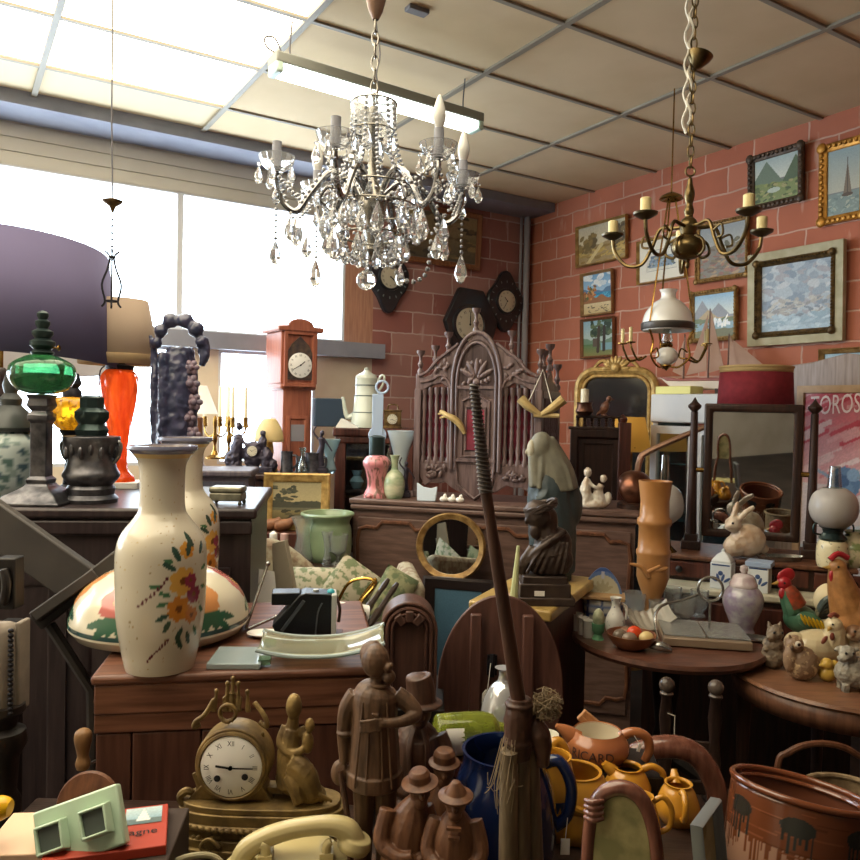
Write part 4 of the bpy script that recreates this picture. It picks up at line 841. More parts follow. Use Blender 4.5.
S('glass_vase', 'flared white glass vase between green vase and carved screen', 'vase', MB(k).lathe(vessel([(7, 0), (6, 10), (5, 30), (9, 46), (14, 64)], 1), 24), M('frost_glass', '#d3dde0', .2, trans=.4, ior=1.3), L_)
dancer(405, 'small dark standing figurine beside the carved screen post', .78, M('dark_bronze'), L_.y and 4.32, ZS)
L_, k = sb(427, .04)
S('faience_plaque', 'small pale blue square faience dish under the carved screen', 'dish', MB(k).prism([(-10, 0), (9, 0), (10, 15), (4, 13), (-4, 14), (-11, 18)], -2, 2), M('pale_blue_ceramic', '#c3cfda', .3), L_, sba, bev=.003, rx=-.15)
for i, u in enumerate((444, 452, 460)):
    L_, k = sb(u, .04); S('trinket', ['tiny white trinket under the screen, nearest the blue dish', 'tiny white trinket under the screen, middle of three', 'tiny white trinket under the screen, nearest the staff'][i], 'trinket', MB(k).e(0, 0, 3, 4.5, 3.5, 3).e(1, 0, 6, 2, 2, 2.5), white, L_, group='trinkets under the carved screen')
L_, k = sb(593, .1)
t = T('porcelain_group', 'white porcelain figure group on right end of the sideboard', 'figurine', L_)
p('figures', MB(k).e(0, 0, 4, 16, 9, 5).t([(-6, 0, 4), (-8, 0, 18), (-6, 0, 30)], [7, 6, 3], 10, 4).e(-6, 0, 36, 4, 4, 5).t([(7, 0, 4), (5, 0, 16), (8, 0, 24)], [7, 5, 3], 10, 4).e(10, 0, 30, 3.6, 3.6, 4.2).t([(-6, 0, 28), (0, -4, 22), (6, -3, 20)], 2, 7, 3).e(15, 0, 10, 4, 4, 7).e(-14, 0, 9, 4, 4, 6), M('porcelain', '#d8d4c8', .25, col2='#b09a82', vs=22, coat=.5), t, vox=.9*k, disp=1.6*k, ds=4*k, smo=1)
# dark settle with gallery behind the right end
d0 = 4.75
L_, k = on(0, 600, d0)
t = T('settle', 'dark panelled wooden settle end with spindle gallery behind the statue', 'settle', L_, face(600)*.6)
zt = P(600, 430, d0).z/k
p('panel_frame', MB(k).rframe(56, zt, [(0, 0), (0, -5), (7, -5), (9, -2), (14, -2), (14, 0)], (-3, 0, zt/2)).box((-3, 1, zt/2), (54, 2, zt-6)), wdk, t, bev=.003)
p('rail', MB(k).box((-3, 0, zt+1.5), (60, 10, 3)).box((-3, 0, zt+13), (46, 8, 2.4)), wdk, t, bev=.004)
for i in range(7): p('gallery_spindle', MB(k).lathe(spin(0, 0, 9, 2), 8, (-24+i*7, 0, zt+3)), wdk, t)
p('post', MB(k).box((22, 0, zt/2+4), (12, 12, zt+8)).lathe([(0, 0), (4, 0), (5, 4), (2, 7), (0, 9)], 12, (20, 0, zt+8)), wrd, t, bev=.004)
gz = (zt+14.2)*k
t2 = T('copper_pot', 'small dark copper pot on top of the spindle gallery', 'pot', L_+Vector((-18*k, 0, gz))); p('body', MB(k).lathe(vessel([(6, 0), (9, 4), (7, 10), (8, 13)], .8), 20), M('copper_dark', '#5d3e30', .35, .8), t2); p('candle', MB(k).lathe([(0, 1), (4, 1), (4, 26), (0, 27)], 12), candl, t2)
S('bird_figurine', 'small brown bird figurine standing on the spindle gallery', 'figurine', MB(k).e(0, 0, 8, 4.5, 4, 7, (0, .4, 0)).e(4, 0, 17, 3, 3, 3.2).t([(5, 0, 17), (10, 0, 16)], [1.4, .3], 6).t([(-3, 0, 5), (-8, 0, 0)], [2.4, 1], 6).lathe([(0, 0), (4, 0), (0, 3)], 8), M('bird_brown', '#8a5a42', .4, col2='#5d3f33', vs=30), L_+Vector((2*k, 0, gz)), vox=.7*k)
# mustard lamp
d0 = 5.0; L_, k = on(0, 628, d0); zz = P(628, 451, d0).z/k
t = T('floor_lamp', 'lamp with mustard yellow shade behind the dark settle', 'lamp', L_)
p('base', MB(k).lathe([(0, 0), (22, 0), (20, 5), (4, 10), (3, zz+6), (0, zz+6)], 20), gold, t); p('lamp_shade', MB(k).lathe([(21, zz), (14, zz+34)], 36), M('shade_mustard', '#d2a246', .8, tl=.4, es=.25), t, thick=.004, fix=False); p('shade_frame', MB(k).box((0, 0, zz+4), (41, 1, 1)).box((0, 0, zz+4), (1, 41, 1)), brass, t)
# tall gilt mirror
d0 = 5.45; L_, k = on(0, 613, d0); zt = P(613, 371, d0).z/k
t = T('gilt_mirror', 'tall gilt mirror with arched top and shell crest leaning near corner', 'mirror', L_, -.45)
def archo(w_, zt_, r): return [(-w_, 0), (-w_, zt_-r)]+[(-w_+r-r*math.cos(a), zt_-r+r*math.sin(a)) for a in [PI/2*i/6 for i in range(1, 7)]]+[(w_-r+r*math.sin(a), zt_-r+r*math.cos(a)) for a in [PI/2*i/6 for i in range(0, 7)]]+[(w_, 0)]
p('frame', MB(k).t([(x, 0, z+4) for x, z in archo(38, zt-4, 18)], 4.5, 8, closed=True).t([(x, -2, z+4) for x, z in archo(33, zt-9, 15)], 2, 6, closed=True), goldb, t)
m = MB(k)
for i in range(-4, 5): a = i*.36; m.e(9*math.sin(a), -3, zt+1+9*math.cos(a), 2.2, 2, 5.5, (0, a, 0), 8, 6)
for s in (-1, 1): m.t([(s*4, -2, zt+4), (s*14, -2, zt+10), (s*22, -2, zt+2), (s*15, -2, zt-1)], [2.4, 2, 1.6, 1], 6, 4)
m.e(0, -4, zt+3, 5, 3, 5); p('crest', m, goldb, t)
p('mirror_glass', MB(k).prism(archo(36, zt-5, 17), 0, 1), M('old_mirror', '#77797a', .12, .9), t, sm=0)
# ---------------------------------------------------------------- white glazed cabinet, ship, boxes on the right wall
zc = 1.74; wh = M('white_paint', '#c9c7c4', .4, col2='#b8b9bc', vs=3)
c = R(3.88, 3.18, 0); t = T('display_cabinet', 'white painted glazed display cabinet under the model ship', 'cabinet', c, RZR); w = .7
p('cornice', MB().box((0, .17, zc-.09), (w, .36, .18)), wh, t, bev=.01)
for s in (-1, 1): p('side', MB().box((s*(w/2-.02), .18, (zc-.18)/2), (.04, .32, zc-.18)), wh, t); 
for s in (-1, 1): p('door', MB().rframe(w/2, zc-.2, [(0, 0), (0, .03), (.05, .03), (.05, 0)], (s*w/4, .0, (zc-.2)/2)), wh, t)
p('glass', MB().box((0, .018, (zc-.2)/2), (w-.1, .005, zc-.3)), pane_mat('cab_glass', '#dff0f2', .4), t)
p('back', MB().box((0, .33, (zc-.2)/2), (w-.06, .01, zc-.2)), M('cab_back', '#c3d9dc', .7), t)
for z in (.5, .95, 1.3): p('shelf', MB().box((0, .17, z), (w-.08, .28, .012)), M('shelf_glass', '#a9c4c6', .1, trans=.5), t)
for i in range(6):
    S('goblet', 'stemmed glass goblet on a shelf inside the white display cabinet', 'glass', MB().lathe(vessel([(.03, 0), (.006, .01), (.006, .08), (.03, .1), (.034, .17)], .003), 16), pane_mat('thin_glass', '#f0f4f2', .15), c+Matrix.Rotation(RZR, 3, 'Z') @ Vector((-.26+.1*i, .17, .957)), group='goblets in the display cabinet')
q = c+Matrix.Rotation(RZR, 3, 'Z') @ Vector((-.2, .08, zc)); S('yellow_box', 'flat pale yellow box lying on the white display cabinet', 'box', MB().box((0, 0, .025), (.28, .12, .05)), M('pale_yellow', '#e2dc8c', .6), q, RZR, bev=.005)
# model ship
u0, d0 = 712, 4.9
q = onR(700, 388, WX-4.06); q.z = zc; k = d0/F
sail = M('sail_cloth', '#c9a896', .9, col2='#b8957f', vs=8, tl=.3)
t = T('model_ship', 'model sailing ship with pinkish sails on the white display cabinet', 'model ship', q, RZR+.25)
p('hull', MB(k).prism([(-42, 18), (-30, 8), (-22, 5), (30, 5), (40, 18), (30, 15), (-20, 14)], -6, 6), M('hull_white', '#d2c4b4', .4), t, bev=.008); p('hull_stripe', MB(k).prism([(-43, 19), (-33, 14), (30, 13.5), (40, 17.5), (40, 20), (30, 17), (-20, 16)], -6.6, 6.6), M('hull_red', '#8c4a40', .4), t, bev=.004)
p('cradle', MB(k).box((-18, 0, 3), (4, 12, 6)).box((20, 0, 3), (4, 12, 6)), wdk, t)
for x, h_ in ((-18, 62), (8, 86), (28, 60)): p('mast', MB(k).t([(x, 0, 8), (x, 0, h_)], [1.2, .6], 6), wmd, t)
p('bowsprit', MB(k).t([(36, 0, 17), (68, 0, 27)], [1, .5], 6), wmd, t)
for tr in ([(-17, 18), (-17, 60), (-30, 24)], [(-15, 20), (6, 24), (6, 80)], [(9, 22), (24, 26), (9, 84)], [(29, 20), (44, 24), (29, 58)], [(38, 22), (64, 27), (32, 54)]): p('sail', MB(k).prism(tr, -.4, .4), sail, t, sm=0)
# bullfight poster in its frame, and a headboard behind
hb = wood('headboard_wood', '#a5938a', '#8a786e')
q = onR(828, 450, .11); k2 = (q-CAM).dot(FWD)/F; zt = onR(830, 358, .11).z
S('headboard', 'greyed wooden headboard with shaped top behind the bullfight poster', 'headboard', MB().prism([(-.3, 0), (-.3, zt-.04), (-.1, zt-.02), (.1, zt+.02), (.3, zt-.01), (.55, zt-.05), (.75, zt-.07), (.75, 0)], -.02, .02), hb, Vector((q.x, q.y, 0)), RZR, bev=.006)
q = onR(797, 450, .2); zt = onR(797, 386, .2).z; wp = .95
Lp = Vector((q.x, q.y, 0))+Matrix.Rotation(RZR, 3, 'Z') @ Vector((wp/2, 0, 0))
t = T('framed_poster', 'framed red and white bullfight poster with a blue bull at right edge', 'poster', Lp, RZR, rx=0)
p('frame', MB().rframe(wp, zt, [(0, 0), (0, -.02), (.04, -.02), (.045, 0)], (0, 0, zt/2)), M('frame_pine2', '#c3a07a', .5, col2='#a8865f', vs=12), t)
def post(qq):
    x = (qq[:, 0]+wp/2)/wp; y = (qq[:, 2]-zt+1.2)/1.2; P_ = Pt(x, y, '#d8c9c9'); P_.grad(.55, 1, '#d9a9a8', '#c0444f')
    g = random.Random(5)
    for i in range(150): xx, yy = g.uniform(0, 1), g.uniform(.5, 1); P_.ln(xx, yy, xx+.16, yy+.06, g.uniform(.004, .012), g.choice(['#c23f4c', '#cf6d74', '#d99a9b', '#b5333f', '#e0b7b5'] if yy > .7 else ['#d99a9b', '#e6cccb', '#dcb3b2', '#cf7f84']))
    for i in range(40): xx, yy = g.uniform(0, 1), g.uniform(.0, .45); P_.ln(xx, yy, xx+.1, yy+.03, .008, g.choice(['#ccd3da', '#dadbe0', '#c3ccd8', '#e0d8d8']))
    bx = .3
    P_.el(bx, .56, .09, .075, '#5f7fa5').el(bx, .48, .065, .1, '#6f8fb2').el(bx, .38, .04, .06, '#8aa2bd').el(bx-.02, .57, .05, .03, '#42608a').el(bx+.05, .6, .04, .03, '#87a5c4').ln(bx-.08, .58, bx-.16, .61, .008, '#8a9bb0').ln(bx+.08, .59, bx+.16, .62, .008, '#8a9bb0').el(bx-.04, .45, .02, .04, '#4d6a92').rect(bx-.025, .3, bx+.02, .5, '#c5ccd6')
    return P_.jit(.05).c
p('poster_sheet', MB().grid(lambda a, b: ((a-.5)*(wp-.08), -.008, .04+b*(zt-.08)), 130, 240), PAINT, t, col=post, fix=False)
p('lettering', MB().text('TOROS. Vi', 1, lambda X, Y: (X*.085-wp/2+.275, -.0095, Y*.15+zt-.105+X*.006)), M('letter_white', '#f0dcd8', .7), t, sm=0, fix=False)
p('backing', MB().box((0, -.002, zt/2), (wp-.04, .006, zt-.04)), wbk, t)
# ---------------------------------------------------------------- middle ground, centre
# low table with planter and vases, leaning painting
ZT = .80
A = at(258, 566, ZT)[0]; B = at(345, 568, ZT)[0]
t, w, h = cabinet_between('low_chest', 'dark low chest under the green planter and cut glass vases', 'chest', A, B, ZT, .42, wdk)
DT = (A-CAM).dot(FWD)
L_, k = on(ZT, 328, DT+.2)
grn = M('green_glaze', '#7f9470', .3, col2='#93a683', vs=7, coat=.4)
t = T('planter', 'round green ceramic planter behind the cut glass vases', 'planter', L_)
p('bowl', MB(k).lathe(vessel(smooth_prof([(20, 0), (24, 8), (24, 30), (22, 38), (26, 46)], 4), 2), 40), grn, t); p('rim', MB(k).ring((0, 0, 46), 25.5, 1.6, (PI/2, 0, 0), 40), grn, t)
cut = M('cut_glass', '#eff2f0', .05, trans=.9, ior=1.35, bump=.5, bs=60)
L_, k = on(ZT, 304, DT+.1)
S('cut_glass_vase', 'tall flared cut glass vase in front of green planter', 'vase', MB(k).lathe(vessel([(10, 0), (11, 4), (9, 14), (6.5, 26), (8, 36), (12.5, 46)], .8), 24), cut, L_, sm=25)
L_, k = on(ZT, 328, DT+.05)
S('cut_glass_vase', 'narrow flared glass vase between tall cut glass vase and goblet', 'vase', MB(k).lathe(vessel([(5, 0), (4, 6), (2.5, 12), (3.5, 24), (6, 34)], .6), 20), cut, L_, sm=25)
L_, k = on(ZT, 339, DT+.06)
S('glass_goblet', 'footed cut glass goblet at right end of the low chest', 'glass', MB(k).lathe(vessel([(7, 0), (6, 2), (1.6, 5), (2, 9), (8, 14), (9, 22), (10.5, 31)], .7), 24), cut, L_, sm=25)
L_, k = on(ZT, 275, DT+.07)
for i, (u, hh, lab, mt) in enumerate(((274, 33, 'glass salt shaker with white cap, left of two on the low chest', white), (285, 31, 'glass pepper shaker with pinkish cap, right of two on the low chest', M('cap_pink', '#c9a49a', .4)))):
    L_, k = on(ZT, u, DT+.07); t = T('shaker', lab, 'shaker', L_)
    p('body', MB(k).lathe([(0, 0), (5, 0), (5, 12), (3.6, 22), (0, 22)], 12), cut, t); p('cap', MB(k).lathe([(3.6, 22), (4.2, 24), (4, 30), (0, hh)], 14), mt, t)
L_, k = on(ZT, 284, DT+.31)
S('wooden_crate', 'dark wooden tray box behind the shakers', 'box', MB(k).box((0, 0, 12), (64, 34, 24)), wrd, L_, bev=.004)
for i, u in enumerate((272, 285)):
    L2, k2 = on(ZT+24*k, u, DT+.3); S('wooden_clog', ['brown carved wooden clog on the tray box, left of two', 'brown carved wooden clog on the tray box, right of two'][i], 'clog', MB(k).t([(-9, 0, 5), (-3, 0, 6), (4, 0, 8), (9, 0, 12)], [5, 6, 5, 3], 10, 4).e(-6, 0, 5, 5, 5, 5), M('clog_brown', '#9a6847', .45, col2='#6d4530', vs=20), L2, .2)
def pal(P_): return P_.grad(.45, 1, '#b7a77e', '#a09673').rect(0, .3, 1, .5, '#6d6a55').hill(.52, .03, 9, 1, '#4a4a3c', .36).grad(0, .3, '#4f4a36', '#8d8055').dabs(25, 0, .5, .45, .9, .08, ['#4a4c3c', '#5a5a48', '#3c3f35'], 41).dabs(20, .2, 1, 0, .3, .08, ['#3f3c2e', '#5f583f'], 42).jit()
L_, k = on(ZT, 297, DT+.37)
picture('framed_painting', 'river landscape in broad gold frame leaning against the bookcase', 'painting', L_+Vector((0, 0, 51*k)), face(297)*.3, 66*k, 58*k, 9*k, goldb, pal, tilt=-.1)
L_, k = on(ZT, 262, DT+.36)
S('photo_frame', 'slim dark standing photo frame seen edge on beside the leaning painting', 'picture frame', MB(k).box((0, 0, 21), (3, 16, 42), (0, .22, 0)), M('frame_slate', '#4a4c55', .4), L_)
# floral armchair with cushions and things lying on it
flo = M('floral_cloth', '#a9a088', .9, col2='#8a7560', vs=26, th=(.45, .6)); flo2 = M('floral_cloth_light', '#b9b098', .9, col2='#75805f', vs=30, th=(.5, .58))
L_, k = on(0, 330, 3.6)
t = T('armchair', 'armchair with curved floral upholstered back behind the black camera', 'armchair', L_, face(330))
zt = P(300, 545, 3.6).z/k
pts = [(-78, 0)]+[(-78+156*i/16, zt-min(78, 185*max(0, i/16-.1)**1.5+30*max(0, .1-i/16))) for i in range(17)]+[(78, 0)]
p('backrest', MB(k).prism([(x, z if z == 0 else z) for x, z in pts], -2, 16, c=(0, 40, 0)), flo, t, bev=.03)
p('seat', MB(k).box((0, -20, zt-60), (150, 110, 30)), flo, t, bev=.04)
for s in (-1, 1): p('armrest', MB(k).box((s*80, -20, zt-42), (18, 110, 40)), flo, t, bev=.03)
for sx in (-1, 1):
    for sy in (-70, 40): p('leg', MB(k).lathe([(0, 0), (4, 0), (6, zt-75), (0, zt-75)], 10, (sx*66, sy, 0)), wdk, t)
sz = zt-45
def cushion(u, lab, z, d, wx, hz, ry, rz=0, mat=flo2, rx=-.5):
    L_, k = on(0, u, d); return S('cushion', lab, 'cushion', MB(k).grid(lambda a, b: ((a-.5)*wx, -10*(math.sin(PI*a)*math.sin(PI*b))**.5, (b-.5)*hz), 12, 12).grid(lambda a, b: ((a-.5)*wx, 10*(math.sin(PI*a)*math.sin(PI*b))**.5, (b-.5)*hz), 12, 12), mat, Vector((L_.x, L_.y, z)), rz, rx=rx, ry=ry)
zc_ = P(312, 582, 3.5).z
cushion(318, 'pale floral cushion lying flat on the armchair behind the camera', zc_-.02, 3.45, 70, 44, 0)
cushion(350, 'floral cushion standing tilted behind the bent brass tube', P(350, 590, 3.3).z, 3.3, 46, 58, .6)
cushion(393, 'dark flowered cushion with pink corner next to the sideboard', P(393, 598, 3.25).z, 3.25, 36, 58, .5, mat=M('floral_dark', '#8a8a68', .9, col2='#5f6a4c', vs=24, th=(.45, .55)))
q = P(287, 566, 3.0); k = 3.0/F
S('book', 'beige hardback book standing open on edge behind the black camera', 'book', MB(k).prism([(-14, -26), (10, -26), (-2, 26), (-16, 22)], -2, 5), M('book_beige', '#b3a891', .7), q, -.3, bev=.002)
q = P(264, 588, 2.95); S('folder', 'white paper folder leaning beside the dark cabinet', 'paper', MB(2.95/F).prism([(-10, -24), (14, -24), (10, 16), (-10, 20)], -.6, .6), paper, q, .2, rx=-.3)
# chairs etc holding the props above: narrow dark bench in front of the armchair
ZW = .78
L_, k = on(0, 347, 2.84)
t = T('bench', 'low dark bench in front of the floral armchair', 'bench', L_, face(340))
p('seat', MB().box((0, 0, ZW-.03), (.5, .36, .05)), wdk, t, bev=.008)
for sx in (-1, 1):
    for sy in (-1, 1): p('leg', MB().box((sx*.21, sy*.14, (ZW-.05)/2), (.045, .045, ZW-.055)), wdk, t)
q = P(350, 612, 2.55); k = 2.55/F
S('paper_roll', 'rolled white paper sheet beside the black camera', 'paper', MB(k).lathe([(9, -18), (9, 18), (8, 18), (8, -18)], 20, rot=(0, 1.75, .3)), paper, q)
q = P(372, 600, 2.7); k = 2.7/F
S('brass_tube', 'bent brass slide tube lying over the cushions', 'instrument', MB(k).t([(-34, 4, -2), (-24, 0, 16), (-10, -2, 22), (2, -2, 20), (2, -2, 14), (-10, -6, 0), (-24, -10, -22)], 1.7, 8, 5).t([(4, 0, 22), (-8, -4, 6), (-22, -10, -16)], 1.7, 8, 4), M('brass_bright', '#d0a653', .2, .95), q)
for i, (u0, v0, u1, v1, lab) in enumerate(((388, 580, 358, 622, 'dark wooden flute tied with cord beside the brass tube, upper one'), (397, 584, 366, 630, 'dark wooden flute lying over the flowered cushion, lower one'))):
    a, b = P(u0, v0, 2.75), P(u1, v1, 2.5); n = b-a
    S('flute', lab, 'instrument', MB().t([(0, 0, 0), n*.12, n*.3, n*.6, n*.62, n*.9, n], [.008, .011, .009, .011, .014, .011, .015], 8), M('flute_dark', '#3a2f28', .35), a)
# leaning oval mirror and dark framed picture
def sbf(u, gap, z):                                   # in front of the sideboard
    q, k = sb(u, -gap); return Vector((q.x, q.y, z)), k
q, k = sbf(460, .16, 0)
def pnav(P_): return P_.grad(0, 1, '#3f5f70', '#49697c').dabs(20, 0, 1, 0, .4, .1, ['#35505f', '#51748a'], 51).jit()
zt = P(460, 579, (q-CAM).dot(FWD)).z
picture('framed_painting', 'dark framed blue picture standing below the oval mirror', 'painting', Vector((q.x, q.y, zt/2+.008)), sba, .36, zt, .06, M('frame_black', '#2b2220', .4), pnav, tilt=-.04, outer=None)
d1 = (q-CAM).dot(FWD); q2, k = sbf(452, .1, 0); zc_ = P(452, 546, (q2-CAM).dot(FWD)).z
t = T('oval_mirror', 'oval mirror in gilt frame leaning on the front of the sideboard', 'mirror', Vector((q2.x, q2.y, zc_)), sba-.05, rx=-.1)
p('frame', MB(k).oframe(36, 34, [(0, 0), (0, -3), (1.5, -5), (4, -4), (6.5, -3), (7, 0)]), gold, t); p('mirror_glass', MB(k).prism([(30*math.cos(a), 28*math.sin(a)) for a in [2*PI*i/48 for i in range(48)]], -1, 0), MIR, t, sm=0); p('backing', MB(k).prism([(34*math.cos(a), 32*math.sin(a)) for a in [2*PI*i/40 for i in range(40)]], .0, 1), wdk, t)

# pedestal with bust and veiled statue
ZP = .92
d0 = 2.82; L_ = Vector((.43, 3.02, 0)); k = 3.02/F
mar = M('yellow_marble', '#b79a5c', .3, col2='#8f7440', vs=9)
t = T('pedestal_table', 'wooden pedestal cupboard with yellowish marble top under the bronze bust', 'table', L_, -.45)
p('top', MB().box((0, 0, ZP-.02), (.31, .64, .04)), mar, t, bev=.008); p('body', MB().box((0, 0, (ZP-.04)/2), (.25, .58, ZP-.04)), wrd, t, bev=.005)
L_, k = on(ZP, 545, d0); bust = M('bust_bronze', '#3b302c', .42, .35, '#4d4038', 18)
t = T('bronze_bust', 'dark bronze bust of bowed figure with crown of thorns on stepped plinth', 'bust', L_)
p('plinth', MB(k).box((0, 0, 4), (58, 44, 8)).box((0, 0, 14), (50, 38, 14)).box((0, 0, 24), (44, 34, 8)), bust, t, bev=.004)
p('price_label', MB(k).box((-6, -20, 12), (10, .6, 5)), paper, t)
m = MB(k).e(6, 0, 42, 24, 16, 20).e(16, 4, 56, 13, 13, 18).t([(6, 0, 48), (2, 0, 66), (-2, -2, 78)], [18, 12, 9], 12, 4).e(-7, -4, 87, 13, 12.5, 16, (0, -.5, 0)).e(-19, -7, 81, 2, 2.2, 3.6).e(-15, -7, 87, 4, 6, 2).e(-10, -6, 72, 6, 7, 9).e(3, 2, 80, 11, 12, 17).t([(-20, -2, 30), (-12, -10, 48), (6, -14, 64), (20, -8, 72)], [4, 4, 4, 3], 8, 4).t([(-22, 0, 28), (-20, -4, 40), (-12, -6, 56)], [5, 5, 4], 8, 4).t([(4, 8, 84), (12, 6, 70), (20, 4, 60)], [6, 5, 4], 8, 3)
for i in range(6): m.t([(-18+i*7, -12, 30), (-10+i*6, -15, 46), (2+i*4, -13, 62)], 2, 6, 3)
p('body', m, bust, t, vox=1.1*k, disp=1.2*k, ds=6*k, smo=2)
m = MB(k)
for i in range(3): m.add(*[(lambda q: (q.v, q.f))(MB().t([(15.5*math.cos(a)*(1+.06*math.sin(5*a+i*2)), 15*math.sin(a), 2.4*math.sin(3*a+i*2)) for a in [2*PI*j/36 for j in range(36)]], 2, 6, closed=True))][0], rot=(0, -.35, 0), c=(-4, -2, 95))
p('crown', m, bust, t)
L_, k = on(ZP, 549, d0+.4)
t = T('veiled_statue', 'veiled praying woman statue in grey green behind the bronze bust', 'statue', L_)
p('plinth', MB(k).lathe([(0, 0), (24, 0), (24, 6), (20, 8), (0, 8)], 24), M('statue_green', '#343f42', .5), t)
p('robe', MB(k).t([(6, 0, 6), (4, 0, 50), (0, 0, 90), (-4, 0, 112), (-6, 0, 120)], [22, 24, 22, 14, 8], 14, 4).e(16, 0, 74, 18, 16, 28).t([(4, -10, 100), (-8, -18, 82), (-16, -18, 80)], [8, 6, 4], 8, 4), M('statue_green'), t, vox=1.3*k, disp=1.5*k, ds=8*k)
veil = M('statue_veil', '#7b7868', .6, col2='#646255', vs=16)
m = MB(k).e(-10, -2, 130, 12, 13, 17, (0, .1, 0)).t([(-8, 0, 138), (-2, 2, 122), (4, 2, 104), (7, 2, 88)], [12, 17, 21, 23], 16, 5).t([(-12, 0, 140), (-17, -6, 122), (-14, -10, 92)], [6, 6, 8], 10, 4)
for i in range(5): m.t([(-10+i*3, -9, 138-i*3), (-10+i*6, -14, 112), (-12+i*8, -17, 90)], 2.6, 6, 3)
p('veil', m, veil, t, vox=1.3*k, smo=5)
p('face', MB(k).e(-19, -4, 128, 5, 8, 11).e(-24.5, -5, 126, 1.6, 1.6, 2.4), M('statue_face', '#9a927c', .6), t, vox=.9*k)
q = P(518, 585, 2.84)
S('crumpled_paper', 'pale crumpled paper lying left of the bronze bust', 'paper', MB(2.66/F).e(-4, 6, 2.5, 13, 6, 3).e(6, 6, 4, 8, 6, 5), M('paper_pink', '#c9ab98', .7, bump=.6, bs=30), Vector((q.x, q.y, ZP)), vox=.004)
a, b = P(519, 520, 2.72), P(514, 578, 2.72)
S('candlestick', 'pale green taper leaning beside the bronze bust', 'candle', MB().t([(0, 0, 0), b-a], [.006, .016], 8), M('pale_green_wax', '#b9bd8c', .4), a+(Vector((0, 0, ZP+.014))-Vector((0, 0, b.z))))
# oval tilt top table with battens, lock and tag
d0 = 2.42; q = P(500, 700, d0); k = d0/F
t = T('tilt_top_table', 'oval tilt top table tipped upright showing its battens and lock', 'table', Vector((q.x, q.y, 0)), 0, rx=0)
zc_ = P(500, 690, d0).z; ttw = wood('tilt_wood', '#5f3f36', '#4a2f28', .4)
p('tabletop', MB(k).prism([(63*math.cos(a), 94*math.sin(a)) for a in [2*PI*i/64 for i in range(64)]], 0, 6, (-.06, 0, 0), (0, 0, zc_/k)), ttw, t, bev=.004)
for x in (-26, 26): p('batten', MB(k).box((x, -6, zc_/k-6), (11, 9, 165), (-.06, 0, 0)), ttw, t, bev=.004)
p('catch', MB(k).e(-9, -3, zc_/k+26, 5, 4, 8).box((-9, -2, zc_/k+26), (10, 3, 20)).t([(-9, -6, zc_/k+38), (-9, -8, zc_/k+26), (-9, -6, zc_/k+16)], 2.5, 8, 3), iron, t)
p('pedestal', MB(k).lathe(smooth_prof([(8, 30), (14, 50), (8, 70), (12, 90), (7, 110), (7, zc_/k-70)], 3), 16, (0, -14, 0)), ttw, t)
for i in range(3): a = 2*PI*i/3+.5; p('leg', MB(k).t([(0, -14, 60), (30*math.cos(a), -14+30*math.sin(a), 40), (70*math.cos(a), -14+70*math.sin(a), 5)], [8, 7, 5], 8, 4), ttw, t)
p('price_tag', MB(k).prism([(-5, 0), (5, 0), (5, 11), (2, 15), (-2, 15), (-5, 11)], -.4, .4, c=(-14, -14, zc_/k-10)).t([(-14, -14, zc_/k+4), (-11, -10, zc_/k+30)], .4, 5), paper, t)
# carved arched hood (clock hood) left of it
d0 = 2.25; q, k = on(.74, 412, d0)
hw = wood('hood_wood', '#5f4238', '#46302a', .35)
t = T('carved_hood', 'round carved wooden clock hood left of the oval tilt top table', 'clock case', q, .05)
zt = P(412, 603, d0).z/k-q.z/k; rz_ = 28
arcp = lambda r: [(-r, 0)]+[(-r*math.cos(a), zt-rz_*1.0+r*math.sin(a)*1.0) for a in [PI*i/20 for i in range(21)]]+[(r, 0)]
p('case', MB(k).prism(arcp(28), 0, 40), hw, t, bev=.004); 
for r, y, th in ((27, -1, 1.6), (22, -2, 2), (17, -3, 1.6)): p('moulding', MB(k).t([(x, y, z) for x, z in arcp(r)], th, 8), hw, t)
for i in (-1, 0, 1): a = i*.7; p('bracket', MB(k).box((14*math.sin(a), -5, zt-28+15*math.cos(a)), (8, 7, 11), (0, a, 0)), hw, t, bev=.003)
# ---------------------------------------------------------------- round table and what stands on it
ZR = .75; cT, _ = on(ZR, 671, 3.0); rT = .365
tw_ = wood('table_wood', '#6b4638', '#4e3228', .3, st=(2, 12, 12))
t = T('round_table', 'round dark wooden table crowded with glass and eggs', 'table', Vector((cT.x, cT.y, 0)))
p('tabletop', MB().lathe([(0, ZR-.03), (rT-.01, ZR-.03), (rT, ZR-.015), (rT-.005, ZR), (0, ZR)], 64), tw_, t)
p('pedestal', MB().lathe([(0, .2), (.05, .2), (.06, .3), (.035, .4), (.05, .55), (.06, ZR-.03), (0, ZR-.03)], 20), wbk, t)
for i in range(3): a = 2*PI*i/3-.6; p('leg', MB().t([(.02*math.cos(a), .02*math.sin(a), .3), (.18*math.cos(a), .18*math.sin(a), .22), (.32*math.cos(a), .32*math.sin(a), .03)], [.035, .03, .025], 8, 4), wbk, t)
def ot(u, v): q, k = at(u, v, ZR); return q, k
